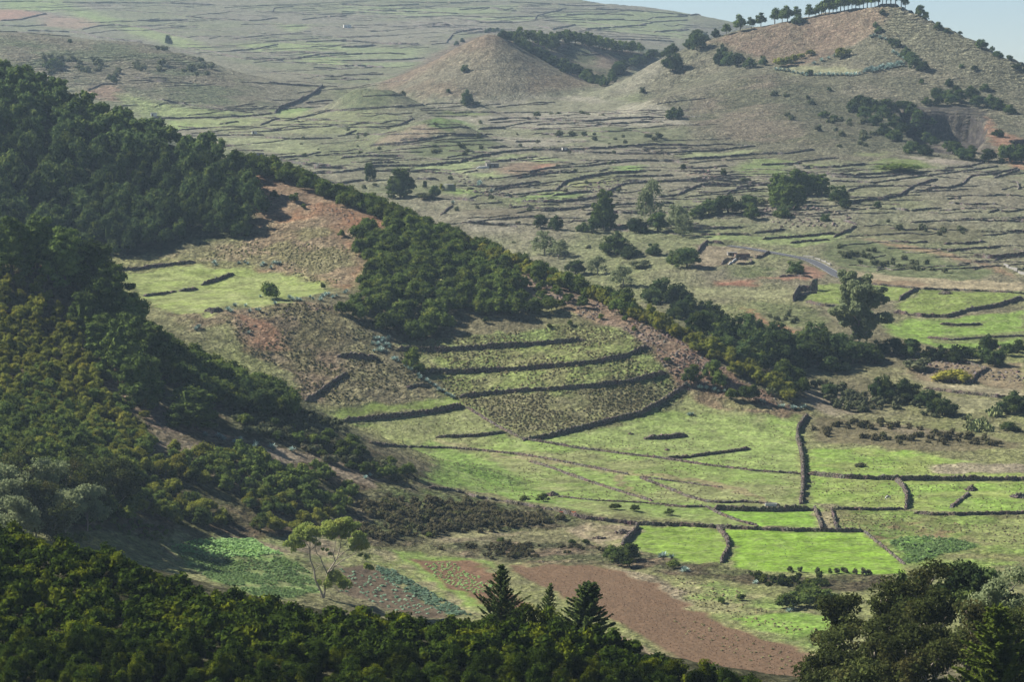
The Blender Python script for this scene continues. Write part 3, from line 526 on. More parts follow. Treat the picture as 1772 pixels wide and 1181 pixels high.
    h = mth('ADD', h, mth('MULTIPLY', mth('MULTIPLY', st, rng(nm.outputs["Fac"], 0.35, 0.6, 0.0, 1.0)), 1.1))
    bp = n.new("ShaderNodeBump"); bp.inputs["Distance"].default_value = 1.0; bp.inputs["Strength"].default_value = 0.9
    l.new(h, bp.inputs["Height"]); l.new(bp.outputs[0], b.inputs["Normal"])
    return m
nr, nc = len(YG), len(SG)
_q = (np.arange(nr - 1)[:, None] * nc + np.arange(nc - 1)[None, :]).reshape(-1, 1) + np.array([0, 1, nc + 1, nc])
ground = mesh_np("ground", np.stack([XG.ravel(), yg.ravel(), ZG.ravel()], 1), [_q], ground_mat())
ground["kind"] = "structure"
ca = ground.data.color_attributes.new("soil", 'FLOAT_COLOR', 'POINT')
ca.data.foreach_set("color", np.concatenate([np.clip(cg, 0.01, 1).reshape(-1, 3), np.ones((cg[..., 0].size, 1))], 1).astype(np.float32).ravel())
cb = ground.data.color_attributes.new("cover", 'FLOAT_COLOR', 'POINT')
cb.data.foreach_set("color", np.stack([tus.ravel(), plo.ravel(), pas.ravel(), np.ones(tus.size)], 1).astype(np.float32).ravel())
# ------------------------------------------------------------------ dry stone walls
def stone_mat(name, dark, light, scale=2.4):
    m, n, l, b = new_mat(name); rough(b, 0.95, 0.1)
    geo = n.new("ShaderNodeNewGeometry")
    vo = n.new("ShaderNodeTexVoronoi"); vo.inputs["Scale"].default_value = scale; l.new(geo.outputs["Position"], vo.inputs["Vector"])
    cr = n.new("ShaderNodeSeparateColor"); l.new(vo.outputs["Color"], cr.inputs[0])
    mx = n.new("ShaderNodeMix"); mx.data_type = 'RGBA'; l.new(cr.outputs[0], mx.inputs[0]); mx.inputs[6].default_value = dark + (1,); mx.inputs[7].default_value = light + (1,)
    nz = n.new("ShaderNodeTexNoise"); nz.inputs["Scale"].default_value = 0.35; nz.inputs["Detail"].default_value = 5; l.new(geo.outputs["Position"], nz.inputs["Vector"])
    m2 = n.new("ShaderNodeMix"); m2.data_type = 'RGBA'; m2.blend_type = 'MULTIPLY'; m2.inputs[0].default_value = 0.6
    l.new(mx.outputs[2], m2.inputs[6]); l.new(nz.outputs["Color"], m2.inputs[7]); l.new(m2.outputs[2], b.inputs["Base Color"])
    bp = n.new("ShaderNodeBump"); bp.inputs["Strength"].default_value = 1.0; bp.inputs["Distance"].default_value = 0.25; bp.invert = True
    l.new(vo.outputs["Distance"], bp.inputs["Height"]); l.new(bp.outputs[0], b.inputs["Normal"])
    return m
M_WALL = stone_mat("basalt_stones", (0.060, 0.050, 0.042), (0.30, 0.25, 0.205))
M_WALLF = stone_mat("far_basalt_stones", (0.095, 0.085, 0.076), (0.26, 0.23, 0.195), 1.2)
M_ROCK = stone_mat("loose_rock", (0.13, 0.10, 0.085), (0.30, 0.25, 0.21), 0.9)
rw = np.random.default_rng(5)
_f = (1 + 5 ** 0.5) / 2
_iv = np.array([(-1, _f, 0), (1, _f, 0), (-1, -_f, 0), (1, -_f, 0), (0, -1, _f), (0, 1, _f), (0, -1, -_f), (0, 1, -_f), (_f, 0, -1), (_f, 0, 1), (-_f, 0, -1), (-_f, 0, 1)], float)
_iv /= np.linalg.norm(_iv[0])
ICO = (_iv, np.array([(0, 11, 5), (0, 5, 1), (0, 1, 7), (0, 7, 10), (0, 10, 11), (1, 5, 9), (5, 11, 4), (11, 10, 2), (10, 7, 6), (7, 1, 8), (3, 9, 4), (3, 4, 2), (3, 2, 6), (3, 6, 8), (3, 8, 9), (4, 9, 5), (2, 4, 11), (6, 2, 10), (8, 6, 7), (9, 8, 1)]))
def wall_mesh(name, W, h, t, mat, parent=None, rough_=0.12, ends=True):
    """a dry stone wall along world points W: battered faces, ragged top"""
    W = np.array(W)[:, :2]
    d = np.concatenate([[0], np.cumsum(np.hypot(*np.diff(W, axis=0).T))])
    if d[-1] < 1: return None
    h = h * 0.84; t = t * 0.85
    step = max(0.5, W[:, 1].mean() / 1600)
    n = max(3, int(d[-1] / step)); s = np.linspace(0, d[-1], n)
    k = max(1, int(2.0 / step))
    X = np.interp(s, d, W[:, 0]); Y = np.interp(s, d, W[:, 1])
    if n > 12:
        for _ in range(2):
            X[1:-1] = (X[:-2] + X[1:-1] + X[2:]) / 3; Y[1:-1] = (Y[:-2] + Y[1:-1] + Y[2:]) / 3
    X += 0.25 * vnoise(s / 4, s * 0 + h * 31, 3); Y += 0.25 * vnoise(s / 4, s * 0 + 7, 4)
    tx = np.gradient(X); ty = np.gradient(Y); L = np.hypot(tx, ty) + 1e-9; nx, ny = -ty / L, tx / L
    hh = h * (1 + 0.35 * vnoise(s / 9, s * 0 + W[0, 0], 7) + rough_ * rw.normal(0, 1, n))
    gap = vnoise(s / 5.5, s * 0 + W[0, 1] / 3, 9) > 0.40
    hh = np.where(gap, hh * 0.45, hh)
    if ends and n > 8:
        e_ = np.minimum(s, d[-1] - s); hh = hh * np.clip(0.25 + e_ / (2.2 * h + 1e-6), 0, 1)
    prof = [(-0.62, -0.5), (-0.5, 0.5), (-0.40, 1.0), (0.0, 1.06), (0.40, 1.0), (0.5, 0.5), (0.62, -0.5)]
    V = []
    zc = hz(X, Y)
    for u, v in prof:
        px = X + nx * u * t + rw.normal(0, 0.05, n); py = Y + ny * u * t + rw.normal(0, 0.05, n)
        zz = (hz(px, py) - 0.4) if v < 0 else zc + hh * v + rw.normal(0, 0.10, n) * (v > 0.6)
        V.append(np.stack([px, py, zz], 1))
    m = len(prof); V = np.stack(V, 1).reshape(-1, 3)
    i = np.arange(n - 1)[:, None] * m; j = np.arange(m - 1)[None, :]
    F = np.stack([i + j, i + j + 1, i + j + 1 + m, i + j + m], -1).reshape(-1, 4)
    caps = np.array([[0, 1, 2, 3], [3, 4, 5, 6], [0, 3, 6, 0]][:2]); e = (n - 1) * m
    capB = caps[:, ::-1] + e
    tri = np.array([[0, 3, 6], [e + 6, e + 3, e]])
    T3 = [tri]; VV = [V]
    if W[:, 1].mean() < 1280 and rough_ > 0.04:      # single stones that stand proud of the wall
        q = int(d[-1] / 0.42); k_ = rw.integers(0, n, q); side = rw.choice([-1, 0, 1], q, p=[.3, .4, .3]); up = np.where(side == 0, rw.uniform(.9, 1.08, q), rw.uniform(0.1, .95, q))
        cx = X[k_] + nx[k_] * side * t * 0.48 + rw.normal(0, .12, q); cy = Y[k_] + ny[k_] * side * t * 0.48 + rw.normal(0, .12, q); cz = zc[k_] + hh[k_] * up
        v = (_iv[None] * rw.uniform(.7, 1.3, (q, 12, 1)) * rw.uniform(.13, .30, (q, 1, 1)) * np.array([1.2, 1, .75])) + np.stack([cx, cy, cz], 1)[:, None]
        VV.append(v.reshape(-1, 3)); T3.append((ICO[1][None] + (len(V) + 12 * np.arange(q))[:, None, None]).reshape(-1, 3))
    return mesh_np(name, np.concatenate(VV), [F, caps, capB, np.concatenate(T3)], mat, smooth=False, parent=parent)
def wall(r, pts, h, t, label, lo=700, group=None, name="stone_wall", mat=None, hi=6400):
    px = dense(fp(r, pts), 5)
    W = []
    for p in px:
        q = hit(p[0], p[1], lo, hi)
        if W and abs(q[1] - W[-1][1]) > 0.05 * q[1] + 20: continue
        W.append(q)
    if len(W) < 2: return None
    o = wall_mesh(name, W, h, t, mat or M_WALL)
    if o: tag(o, label, "stone wall", group)
    return o
# valley and spur walls
WALLS = [
 (5, [(275, 642), (480, 648), (750, 632), (1000, 614), (1150, 602), (1255, 592)], 2.3, 0.9, "thick terrace wall, uppermost of the long terrace walls below the bushes of the spur"),
 (5, [(430, 752), (620, 756), (850, 746), (1080, 728), (1300, 706), (1450, 676), (1570, 625)], 2.0, 0.9, "long terrace wall, second from the top on the spur, curving up at its right end"),
 (5, [(600, 882), (750, 866), (930, 852), (1080, 842), (1300, 824), (1500, 800), (1590, 775), (1665, 758)], 1.7, 0.9, "third terrace wall from the top, its middle broken down into brown earth"),
 (5, [(930, 1102), (1060, 1088), (1130, 1068), (1300, 1024), (1530, 968), (1640, 908), (1750, 830)], 1.9, 1.0, "curved wall climbing right at the foot of the tussocky terraces, above the big pasture"),
 (5, [(10, 1002), (200, 992), (400, 968), (520, 948), (630, 928)], 2.0, 1.0, "short thick wall under the narrow bright green strip beside the dark bushes of the near spur"),
 (5, [(485, 1086), (640, 1084), (740, 1076), (840, 1062)], 1.3, 1.0, "short isolated wall in the pasture just left of the wall junction below the terraces"),
 (5, [(640, 930), (740, 995), (840, 1050), (930, 1095), (1060, 1115), (1200, 1140), (1500, 1178), (1650, 1195), (1772, 1215), (1900, 1232), (2120, 1258), (2350, 1274)], 0.8, 1.1, "low wall running down from the agaves and right across the pasture to the tall cross wall"),
 (8, [(150, -40), (300, -22), (560, -14), (730, 0), (880, 15), (1050, 40), (1250, 80), (1470, 122)], 0.7, 1.1, "low straight rubble line crossing the pasture from upper left to the track bend"),
 (8, [(965, 55), (1080, 90), (1200, 135), (1350, 185), (1480, 225), (1590, 258)], 0.8, 1.3, "low rubble wall slanting alone through the middle of the lower pasture"),
 (8, [(1530, 140), (1650, 185), (1772, 235), (1870, 262), (1960, 268), (2060, 262), (2200, 274), (2240, 280)], 0.8, 1.2, "low rubble wall slanting down to the white trough"),
 (8, [(1530, 132), (1650, 150), (1772, 165), (1860, 178), (1950, 188)], 0.5, 0.9, "faint stone line just above the wall that slants to the white trough"),
 (6, [(665, 975), (640, 1010), (620, 1040), (612, 1090), (625, 1130), (637, 1180), (640, 1230), (642, 1290), (642, 1340), (638, 1400), (632, 1428)], 2.1, 1.3, "tall stone wall running straight down the pastures with a broad shadow on its right"),
 (9, [(665, 122), (850, 142), (1100, 150), (1400, 153), (1600, 152), (1800, 153)], 1.9, 1.0, "long straight wall running right from the tall cross wall to the edge of the photo"),
 (9, [(1115, 152), (1150, 185), (1172, 225), (1172, 262), (1168, 302)], 1.9, 1.0, "wall to the right of the cow with a broad shadow beside it"),
 (9, [(800, 300), (1000, 304), (1168, 300)], 1.0, 0.8, "low wall along the lower side of the cow pasture"),
 (9, [(1210, 322), (1330, 330), (1450, 330), (1600, 326), (1800, 320)], 1.1, 0.8, "low wall below the pasture with the dark stone heaps at the right edge"),
 (9, [(170, 302), (300, 308), (500, 311), (700, 306)], 2.1, 0.9, "dark thick wall right below the white trough"),
 (9, [(-60, 282), (50, 289), (150, 288), (230, 330), (330, 365), (410, 385)], 0.8, 1.0, "low rubble wall slanting down from the left end of the dark wall under the trough"),
 (8, [(1080, 300), (1230, 345), (1500, 378), (1772, 386), (1960, 396), (2200, 408), (2420, 414), (2550, 414), (2680, 416)], 1.3, 0.9, "long wall along the top of the two brightest green fields"),
 (9, [(700, 292), (715, 330), (738, 395)], 1.4, 1.0, "left one of the two short walls enclosing the dry lane"),
 (9, [(788, 302), (800, 350), (815, 400)], 1.2, 0.8, "right one of the two short walls enclosing the dry lane"),
 (9, [(205, 395), (235, 430), (258, 465), (260, 500), (240, 545), (225, 575)], 1.7, 1.1, "bent pale wall dividing the two brightest green fields"),
 (9, [(955, 414), (1000, 452), (1050, 492), (1110, 540), (1160, 582)], 0.7, 0.8, "low pale wall slanting along the right side of the brightest field"),
 (8, [(1518, 388), (1495, 425), (1465, 455), (1440, 482)], 1.8, 1.1, "short pale wall with a wide shadow at the left end of the bright fields"),
 (5, [(1550, 1094), (1650, 1092), (1765, 1078)], 1.8, 2.2, "short thick stone bank standing alone high in the big pasture"),
 (9, [(-60, 38), (40, 38), (150, 22), (260, 8), (330, -2), (370, -12)], 1.2, 1.2, "isolated dark wall in the pasture below the short stone bank"),
 (8, [(1110, 235), (1300, 255), (1560, 268), (1772, 285)], 0.5, 0.7, "faint low wall on the lower edge of the pasture right of the brown heap"),
 (8, [(450, 190), (580, 205), (700, 240), (850, 262), (950, 280), (1080, 305)], 0.8, 0.9, "overgrown wall between the lower pasture and the brown scrub bank"),
 (4, [(600, 232), (700, 228), (800, 212), (900, 200), (1000, 190)], 1.4, 1.5, "crumbled bank along the top of the green shelf field on the spur"),
 (4, [(735, 365), (820, 355), (900, 340)], 1.1, 1.6, "left crumbled piece of the bank crossing the green shelf field"),
 (4, [(915, 338), (960, 336), (1005, 328)], 1.6, 1.8, "dark middle piece of the bank crossing the green shelf field"),
 (4, [(1030, 308), (1110, 285), (1195, 252)], 1.6, 0.9, "intact right piece of the wall crossing the green shelf field"),
 (4, [(1048, 440), (1090, 445), (1128, 432)], 2.0, 2.0, "short dark bank at the lower edge of the green shelf field beside the agaves"),
 (5, [(-20, 672), (60, 676), (150, 688), (200, 690)], 2.4, 1.4, "short dark bank left of the agave clump under the big bushes"),
 (5, [(335, 832), (390, 822), (450, 818)], 1.2, 1.2, "short rubble pile wall beside the slanting row of agaves"),
 (4, [(1560, 900), (1640, 850), (1772, 760)], 1.5, 1.0, "dark bank slanting across the brown slope at the foot of the spur"),
 (6, [(1105, 448), (1250, 470), (1390, 474), (1470, 444), (1620, 420), (1700, 398), (1765, 378)], 2.0, 1.2, "long wall around the lower side of the green field right of the tall eucalyptus"),
 (6, [(1135, 388), (1165, 362), (1200, 342), (1240, 326)], 1.8, 1.0, "short slanting wall just right of the top of the tall eucalyptus"),
 (6, [(940, 300), (1090, 312), (1240, 326), (1400, 332), (1600, 340), (1800, 352)], 0.9, 0.9, "low wall along the upper side of the green fields below the road"),
 (6, [(660, 392), (720, 410), (820, 420)], 1.5, 1.4, "crumbling wall between the ruin and the tall eucalyptus"),
 (6, [(1260, 838), (1360, 850), (1450, 862), (1600, 878), (1800, 900)], 1.3, 1.1, "grey wall below the pale strip to the right of the round-topped tree"),
 (6, [(1310, 790), (1420, 808), (1500, 812), (1520, 778), (1560, 752), (1595, 735)], 1.4, 1.0, "wall bending around the yellow flowering bush"),
 (6, [(1180, 700), (1330, 690), (1480, 705), (1590, 735)], 1.0, 1.2, "rubble wall above the yellow flowering bush"),
 (6, [(1630, 625), (1700, 640), (1800, 636)], 1.3, 1.0, "short wall behind the bushes at the right edge under the green fields"),
 (6, [(1280, 576), (1400, 590), (1560, 575), (1772, 568)], 0.9, 1.5, "rubble line through the lower green field at the right"),
 (6, [(1340, 508), (1420, 515), (1560, 510)], 1.2, 1.6, "heap of dark stones in line across the lower green field at the right"),
 (6, [(0, 860), (30, 830), (60, 815)], 1.3, 0.9, "short wall end beside the agaves at the top of the big pasture"),
 (6, [(120, 750), (150, 715), (200, 700)], 1.2, 0.9, "small bent wall beside the round bushes on the rubble slope"),
 (6, [(435, 73), (600, 64), (820, 42)], 1.5, 0.9, "straight wall across the pale green fields above the road"),
 (6, [(575, 92), (680, 84), (780, 77)], 1.3, 0.9, "short wall just above the road bend"),
 (6, [(800, 62), (860, 36), (915, 6)], 1.6, 1.0, "wall slanting up at the right end of the pale green fields above the road"),
 (6, [(120, 52), (250, 50), (380, 52)], 1.3, 0.9, "short level wall left of the pale green fields above the road"),
 (6, [(390, 42), (480, 36), (560, 22)], 1.5, 0.9, "upper short wall of the pale green fields above the road"),
 (6, [(60, 155), (100, 148), (122, 112), (150, 85), (240, 95)], 1.6, 1.2, "wall bending around the red plot near the old farmstead"),
 (6, [(1360, 97), (1470, 97), (1580, 86)], 1.5, 1.4, "dark wall under the round grey shrub patch right of the road"),
 (6, [(1380, 137), (1500, 122), (1650, 112)], 1.3, 1.3, "overgrown wall below the grey shrub patch right of the road"),
 (6, [(1510, 162), (1600, 172), (1690, 162), (1800, 152)], 2.2, 1.2, "dark wall above the red track at the right edge"),
 (6, [(1080, 82), (1180, 92), (1280, 86)], 1.2, 1.1, "short wall on the slope above the road bend, upper part of the scrub"),
 (6, [(1670, 38), (1800, 32)], 1.8, 1.2, "short dark wall at the right edge above the red track"),
 (6, [(520, 265), (620, 262), (690, 268)], 1.2, 0.9, "short wall beside the red plot just left of the road"),
 (6, [(400, 170), (440, 158), (470, 140)], 1.4, 0.9, "wall curving beside the old farmstead")]
for a in WALLS:
    wall(a[0], a[1], a[2], a[3], a[4], 1000 if a[0] == 6 and a[1][0][1] < 960 else (1050 if a[0] == 4 else 690))
# the plain under the hills: one tuple per area
AREA = [
 ("dark stone wall stepping across the terraced plain below the far hills", "terrace walls of the plain", 1.5, 1600, [
  (2, [(0, 882), (80, 872), (180, 852), (400, 850), (600, 832), (700, 802), (850, 777), (1000, 767), (1200, 767), (1450, 752), (1600, 742), (1772, 745)]),
  (2, [(150, 837), (300, 832)]), (2, [(1150, 772), (1300, 782), (1600, 787), (1772, 777)]), (2, [(620, 887), (700, 872)]), (2, [(800, 827), (900, 817), (1010, 802)]),
  (2, [(960, 882), (1050, 862), (1250, 852), (1400, 832), (1560, 822), (1772, 832)]), (2, [(1100, 972), (1150, 932), (1250, 907), (1400, 887), (1560, 877)]),
  (2, [(830, 1003), (950, 992), (1100, 972)]), (2, [(1100, 1037), (1250, 1022), (1330, 1002), (1450, 942), (1600, 932), (1740, 927)]), (2, [(920, 1032), (1120, 1037)]),
  (2, [(1020, 1082), (1180, 1072), (1300, 1052), (1500, 1047), (1700, 1040)]), (2, [(510, 1102), (540, 1075), (570, 1052)]), (2, [(1620, 1012), (1700, 1002), (1772, 982)]),
  (2, [(780, 972), (900, 947), (1020, 932)]), (2, [(380, 917), (500, 920)]), (2, [(150, 747), (300, 737), (430, 717), (550, 692)]), (2, [(230, 652), (300, 642), (370, 607)]),
  (2, [(20, 692), (80, 667)]), (2, [(700, 662), (840, 657)]), (2, [(890, 727), (1000, 724)]), (2, [(970, 667), (1070, 657)]), (2, [(750, 617), (850, 607), (1000, 607), (1100, 614), (1250, 622), (1450, 607), (1600, 600)]),
  (2, [(560, 1015), (620, 1022), (690, 1030)]), (2, [(900, 912), (1060, 890), (1200, 880)]), (2, [(1400, 905), (1550, 905), (1700, 900)]), (2, [(1250, 1100), (1400, 1090), (1560, 1095)]), (2, [(640, 1140), (760, 1150), (900, 1160)]),
  (2, [(350, 880), (430, 878), (480, 885), (600, 893)]), (2, [(1080, 1003), (1240, 985), (1290, 985)]), (2, [(0, 810), (130, 800), (320, 800)]), (2, [(0, 940), (90, 925), (120, 922)]),
  (2, [(1000, 640), (1200, 632)]), (2, [(750, 760), (850, 750)]), (2, [(560, 690), (780, 688)]), (2, [(300, 720), (480, 710)]), (2, [(1300, 640), (1500, 628), (1650, 625)])]),
 ("dark stone wall among the small fields in front of the quarry hill", "field walls in front of the quarry hill", 1.5, 1500, [
  (3, [(0, 742), (100, 747), (230, 737), (390, 750)]), (3, [(0, 777), (200, 772), (400, 747)]), (3, [(0, 817), (200, 807), (400, 790), (560, 787), (700, 767)]), (3, [(600, 832), (730, 818), (830, 807)]),
  (3, [(640, 862), (800, 857), (960, 842)]), (3, [(750, 892), (900, 897), (1090, 887)]), (3, [(780, 927), (900, 932), (1000, 937), (1150, 917), (1300, 897), (1500, 872), (1640, 852)]),
  (3, [(1050, 1017), (1140, 1002), (1200, 957), (1330, 917)]), (3, [(1270, 967), (1390, 962), (1460, 942), (1500, 902), (1610, 892), (1740, 865)]), (3, [(250, 997), (330, 957), (480, 947)]),
  (3, [(0, 1002), (60, 972), (130, 947), (300, 945)]), (3, [(1370, 862), (1460, 857), (1570, 832)]), (3, [(870, 977), (950, 957), (1150, 952)]), (3, [(880, 1037), (1000, 1022), (1090, 1027)]),
  (3, [(1620, 912), (1700, 887), (1750, 872)]), (3, [(1090, 900), (1250, 880), (1420, 870)]), (3, [(0, 925), (150, 918), (330, 935), (480, 940)]), (3, [(100, 1075), (300, 1060)]), (3, [(1380, 1020), (1450, 1018)]),
  (3, [(1590, 1092), (1640, 1075), (1670, 1080)]), (3, [(1080, 1070), (1200, 1080), (1350, 1065)]), (3, [(0, 1178), (180, 1172), (330, 1165)]), (3, [(780, 905), (960, 912), (1120, 900)]),
  (3, [(620, 880), (720, 890)]), (3, [(850, 1130), (920, 1150)]), (3, [(1450, 1120), (1600, 1130), (1772, 1135)]), (3, [(1700, 930), (1740, 935), (1745, 970)]), (3, [(430, 845), (560, 842), (640, 838)]),
  (3, [(0, 860), (120, 862), (260, 850)]), (3, [(1390, 1040), (1500, 1048), (1640, 1045)])]),
 ("hazy field wall on the left side of the plain behind the dark ridge", "field walls left of the cone", 1.5, 1700, [
  (1, [(760, 607), (900, 607), (1100, 602), (1250, 597), (1390, 582)]), (1, [(450, 462), (520, 432), (600, 432)]), (1, [(800, 507), (1000, 542), (1150, 562), (1300, 577)]),
  (1, [(970, 697), (1200, 692), (1350, 692)]), (1, [(1120, 637), (1220, 622)]), (1, [(1330, 642), (1400, 612), (1430, 607)]), (1, [(910, 667), (1060, 657)]), (1, [(1400, 807), (1550, 802), (1640, 777)]),
  (1, [(1500, 832), (1690, 847)]), (1, [(1580, 887), (1700, 887), (1772, 877)]), (1, [(1080, 747), (1200, 747)]), (1, [(1560, 527), (1700, 512)]), (1, [(1350, 705), (1500, 712), (1700, 708)]), (1, [(1600, 860), (1772, 862)]),
  (1, [(1420, 820), (1560, 845), (1690, 850)]), (1, [(1500, 610), (1600, 590), (1700, 560)]), (1, [(1640, 930), (1772, 945)]), (1, [(1180, 770), (1350, 772)])]),
 ("thin hazy wall line on the faraway pale slope", "walls of the faraway slope", 1.9, 2700, [
  (1, [(320, 12), (500, 14), (750, 14), (1090, 24)]), (1, [(700, 107), (850, 107), (960, 102)]), (1, [(970, 87), (1100, 97), (1300, 107), (1420, 92)]), (1, [(1390, 62), (1400, 42), (1500, 32)]),
  (1, [(1540, 102), (1660, 87), (1770, 82)]), (1, [(0, 107), (100, 102), (200, 77), (240, 72)]), (1, [(420, 152), (500, 132), (590, 127), (750, 142), (900, 182)]), (1, [(140, 157), (250, 160), (420, 167), (500, 192), (730, 217)]),
  (1, [(960, 247), (1100, 267), (1250, 302), (1450, 312)]), (1, [(1170, 262), (1300, 252), (1420, 227)]), (1, [(1520, 297), (1640, 277), (1772, 272)]), (1, [(1600, 347), (1772, 352)]), (1, [(1250, 295), (1500, 305)]),
  (1, [(0, 8), (140, 6), (280, 12)]), (1, [(0, 130), (120, 135), (240, 128)]), (1, [(1560, 215), (1772, 205)]),
  (2, [(0, 212), (100, 212), (200, 217)]), (2, [(0, 242), (110, 242), (180, 232)]), (2, [(0, 282), (220, 272), (330, 277)]), (2, [(0, 312), (300, 307), (430, 297)]), (2, [(0, 337), (100, 337), (220, 345)]),
  (2, [(570, 172), (640, 157), (720, 147)]), (2, [(540, 217), (570, 177)]), (2, [(990, 102), (1000, 82), (1050, 67), (1150, 42)]), (2, [(1080, 152), (1200, 127)]), (2, [(1530, 127), (1600, 112), (1772, 102)]),
  (2, [(0, 22), (200, 32), (400, 22)]), (2, [(130, 50), (380, 60), (600, 70)]), (2, [(320, 90), (560, 80), (800, 90), (980, 85)]), (2, [(600, 50), (760, 40), (900, 55)]), (2, [(1250, 150), (1400, 140), (1560, 128)]),
  (2, [(860, 10), (1050, 18), (1200, 30), (1350, 28)]), (2, [(1150, 75), (1350, 70), (1500, 78)]), (2, [(1300, 45), (1500, 55), (1700, 70)]), (2, [(1600, 165), (1772, 150)]), (2, [(1180, 100), (1290, 104), (1450, 98)]), (2, [(620, 105), (760, 118), (880, 112)]),
  (2, [(60, 130), (240, 128)]), (2, [(10, 385), (220, 380)]), (2, [(0, 405), (150, 408)]), (2, [(230, 222), (400, 225)]), (2, [(300, 10), (560, 14), (760, 6)]), (2, [(1390, 200), (1560, 205), (1700, 212)]), (2, [(1000, 130), (1080, 150)]),
  (3, [(0, 75), (60, 78), (120, 72)]), (3, [(0, 160), (60, 150)]), (2, [(0, 60), (120, 62)]), (2, [(450, 120), (560, 128)]), (2, [(1600, 90), (1772, 82)])])]
for lab, grp, h, lo, L in AREA:
    for r, pts in L: wall(r, pts, h * rw.uniform(0.75, 1.2), 1.0 if lo < 2700 else 1.8, lab, lo, grp, mat=M_WALLF)
def extra(n, x0, x1, y0, y1, llo, lhi, h, lo, lab, grp, seed, slope=(-0.12, 0.06), hi=6400):
    rg = np.random.default_rng(seed); k = 0
    while k < n:
        px, py = rg.uniform(x0, x1), rg.uniform(y0, y1); L = rg.uniform(llo * 1.3, lhi * 1.5); m = rg.uniform(*slope)
        if py < np.interp(px, [900, 1100, 1200, 1290, 1291], [0, 14, 32, 55, 999]) and lo > 2600: continue
        pts = [(px + L * t, py + L * t * m + rg.normal(0, 1.2)) for t in (0, 0.25, 0.5, 0.75, 1)]
        ds = [hit(p[0], p[1], 330)[1] for p in (pts[0], pts[4])]; k += 1
        if min(ds) < lo or max(ds) > hi or abs(ds[0] - ds[1]) > 260: continue
        wall(0, pts, h * rg.uniform(0.35, 0.72), 0.7 if lo < 2600 else 1.6, lab, lo, grp, mat=M_WALLF, hi=hi)
lab0, grp0 = AREA[0][:2]
extra(110, 300, 1150, 180, 300, 25, 120, 1.3, 1750, lab0, grp0, 1, hi=2600)
extra(70, 760, 1250, 290, 400, 25, 110, 1.2, 1550, lab0, grp0, 2, hi=2200)
extra(60, 1150, 1790, 280, 400, 25, 110, 1.3, 1500, AREA[1][0], AREA[1][1], 3, hi=2200)
extra(26, 1430, 1790, 400, 470, 25, 90, 1.1, 1400, AREA[1][0], AREA[1][1], 4, hi=1800)
extra(36, 200, 650, 120, 210, 25, 110, 1.4, 1900, AREA[2][0], AREA[2][1], 5, hi=3300)
extra(230, -20, 1250, 2, 135, 30, 170, 1.5, 2900, AREA[3][0], AREA[3][1], 6, slope=(-0.10, 0.09))
# big wall climbing away on the plain
wall(1, [(1405, 580), (1425, 558), (1520, 520), (1600, 482), (1650, 442), (1680, 405), (1712, 392)], 2.9, 1.5, "thick dark wall climbing beside a gully on the plain between the left hillock and the cone", 1900, mat=M_WALLF)
# heaps of field stones
def heap(name, r, X, Y, w, h, label, lo=690, n=60, mat=None):
    p = fp(r, [(X, Y)])[0]; x, y, z = hit(p[0], p[1], lo); V = []; F = []; base = 0
    for i in range(n):
        a = rw.uniform(0, 6.28); rr = w * 0.5 * math.sqrt(rw.uniform(0, 1)); s = rw.uniform(0.3, 0.6)
        c = np.array([x + rr * math.cos(a), y + rr * math.sin(a) * 0.7, 0]); c[2] = float(hz(c[0], c[1])) + h * max(0, 1 - rr / (w * 0.5)) * rw.uniform(0.4, 1)
        v = ICO[0] * s * rw.uniform(0.7, 1.3, (12, 1)) + c; V.append(v); F.append(ICO[1] + base); base += 12
    # a filled body below the stones
    v = ICO[0] * np.array([w * 0.42, w * 0.3, h * 0.9]) + np.array([x, y, z]); V.append(v); F.append(ICO[1] + base)
    return tag(mesh_np(name, np.concatenate(V), [np.concatenate(F)], mat or M_WALL, False), label, "stone heap")
heap("stone_heap", 8, 1078, 228, 4.5, 1.6, "brown rounded heap at the lower edge of the pasture", 800)
heap("stone_heap", 9, 1502, 202, 4.2, 2.4, "tall dark stone heap at the upper end of a rubble line in the right-hand pasture", 800)
heap("stone_heap", 9, 1745, 236, 6.0, 1.6, "wide dark stone heap at the right edge of the pastures", 800)
heap("stone_heap", 5, 1480, 1070, 1.8, 0.8, "tiny stone heap high in the big pasture, left of the short bank", 800, 14)
heap("stone_heap", 5, 1668, 1152, 1.6, 0.7, "tiny stone heap below the short stone bank", 800, 14)
heap("stone_heap", 6, 1372, 350, 8, 1.6, "pale stone heap in the green field near the right edge", 1200, 50)
heap("stone_heap", 8, 1440, 420, 5, 1.3, "broken stone heap beside the short pale wall left of the bright fields", 750, 50)
heap("stone_heap", 8, 1320, 448, 4, 0.6, "low scatter of stones in the dry field left of the bright fields", 750, 25)
wall(9, [(1400, 292), (1440, 258), (1490, 222)], 0.9, 1.5, "grassy rubble line leading up to the tall dark stone heap", 800)
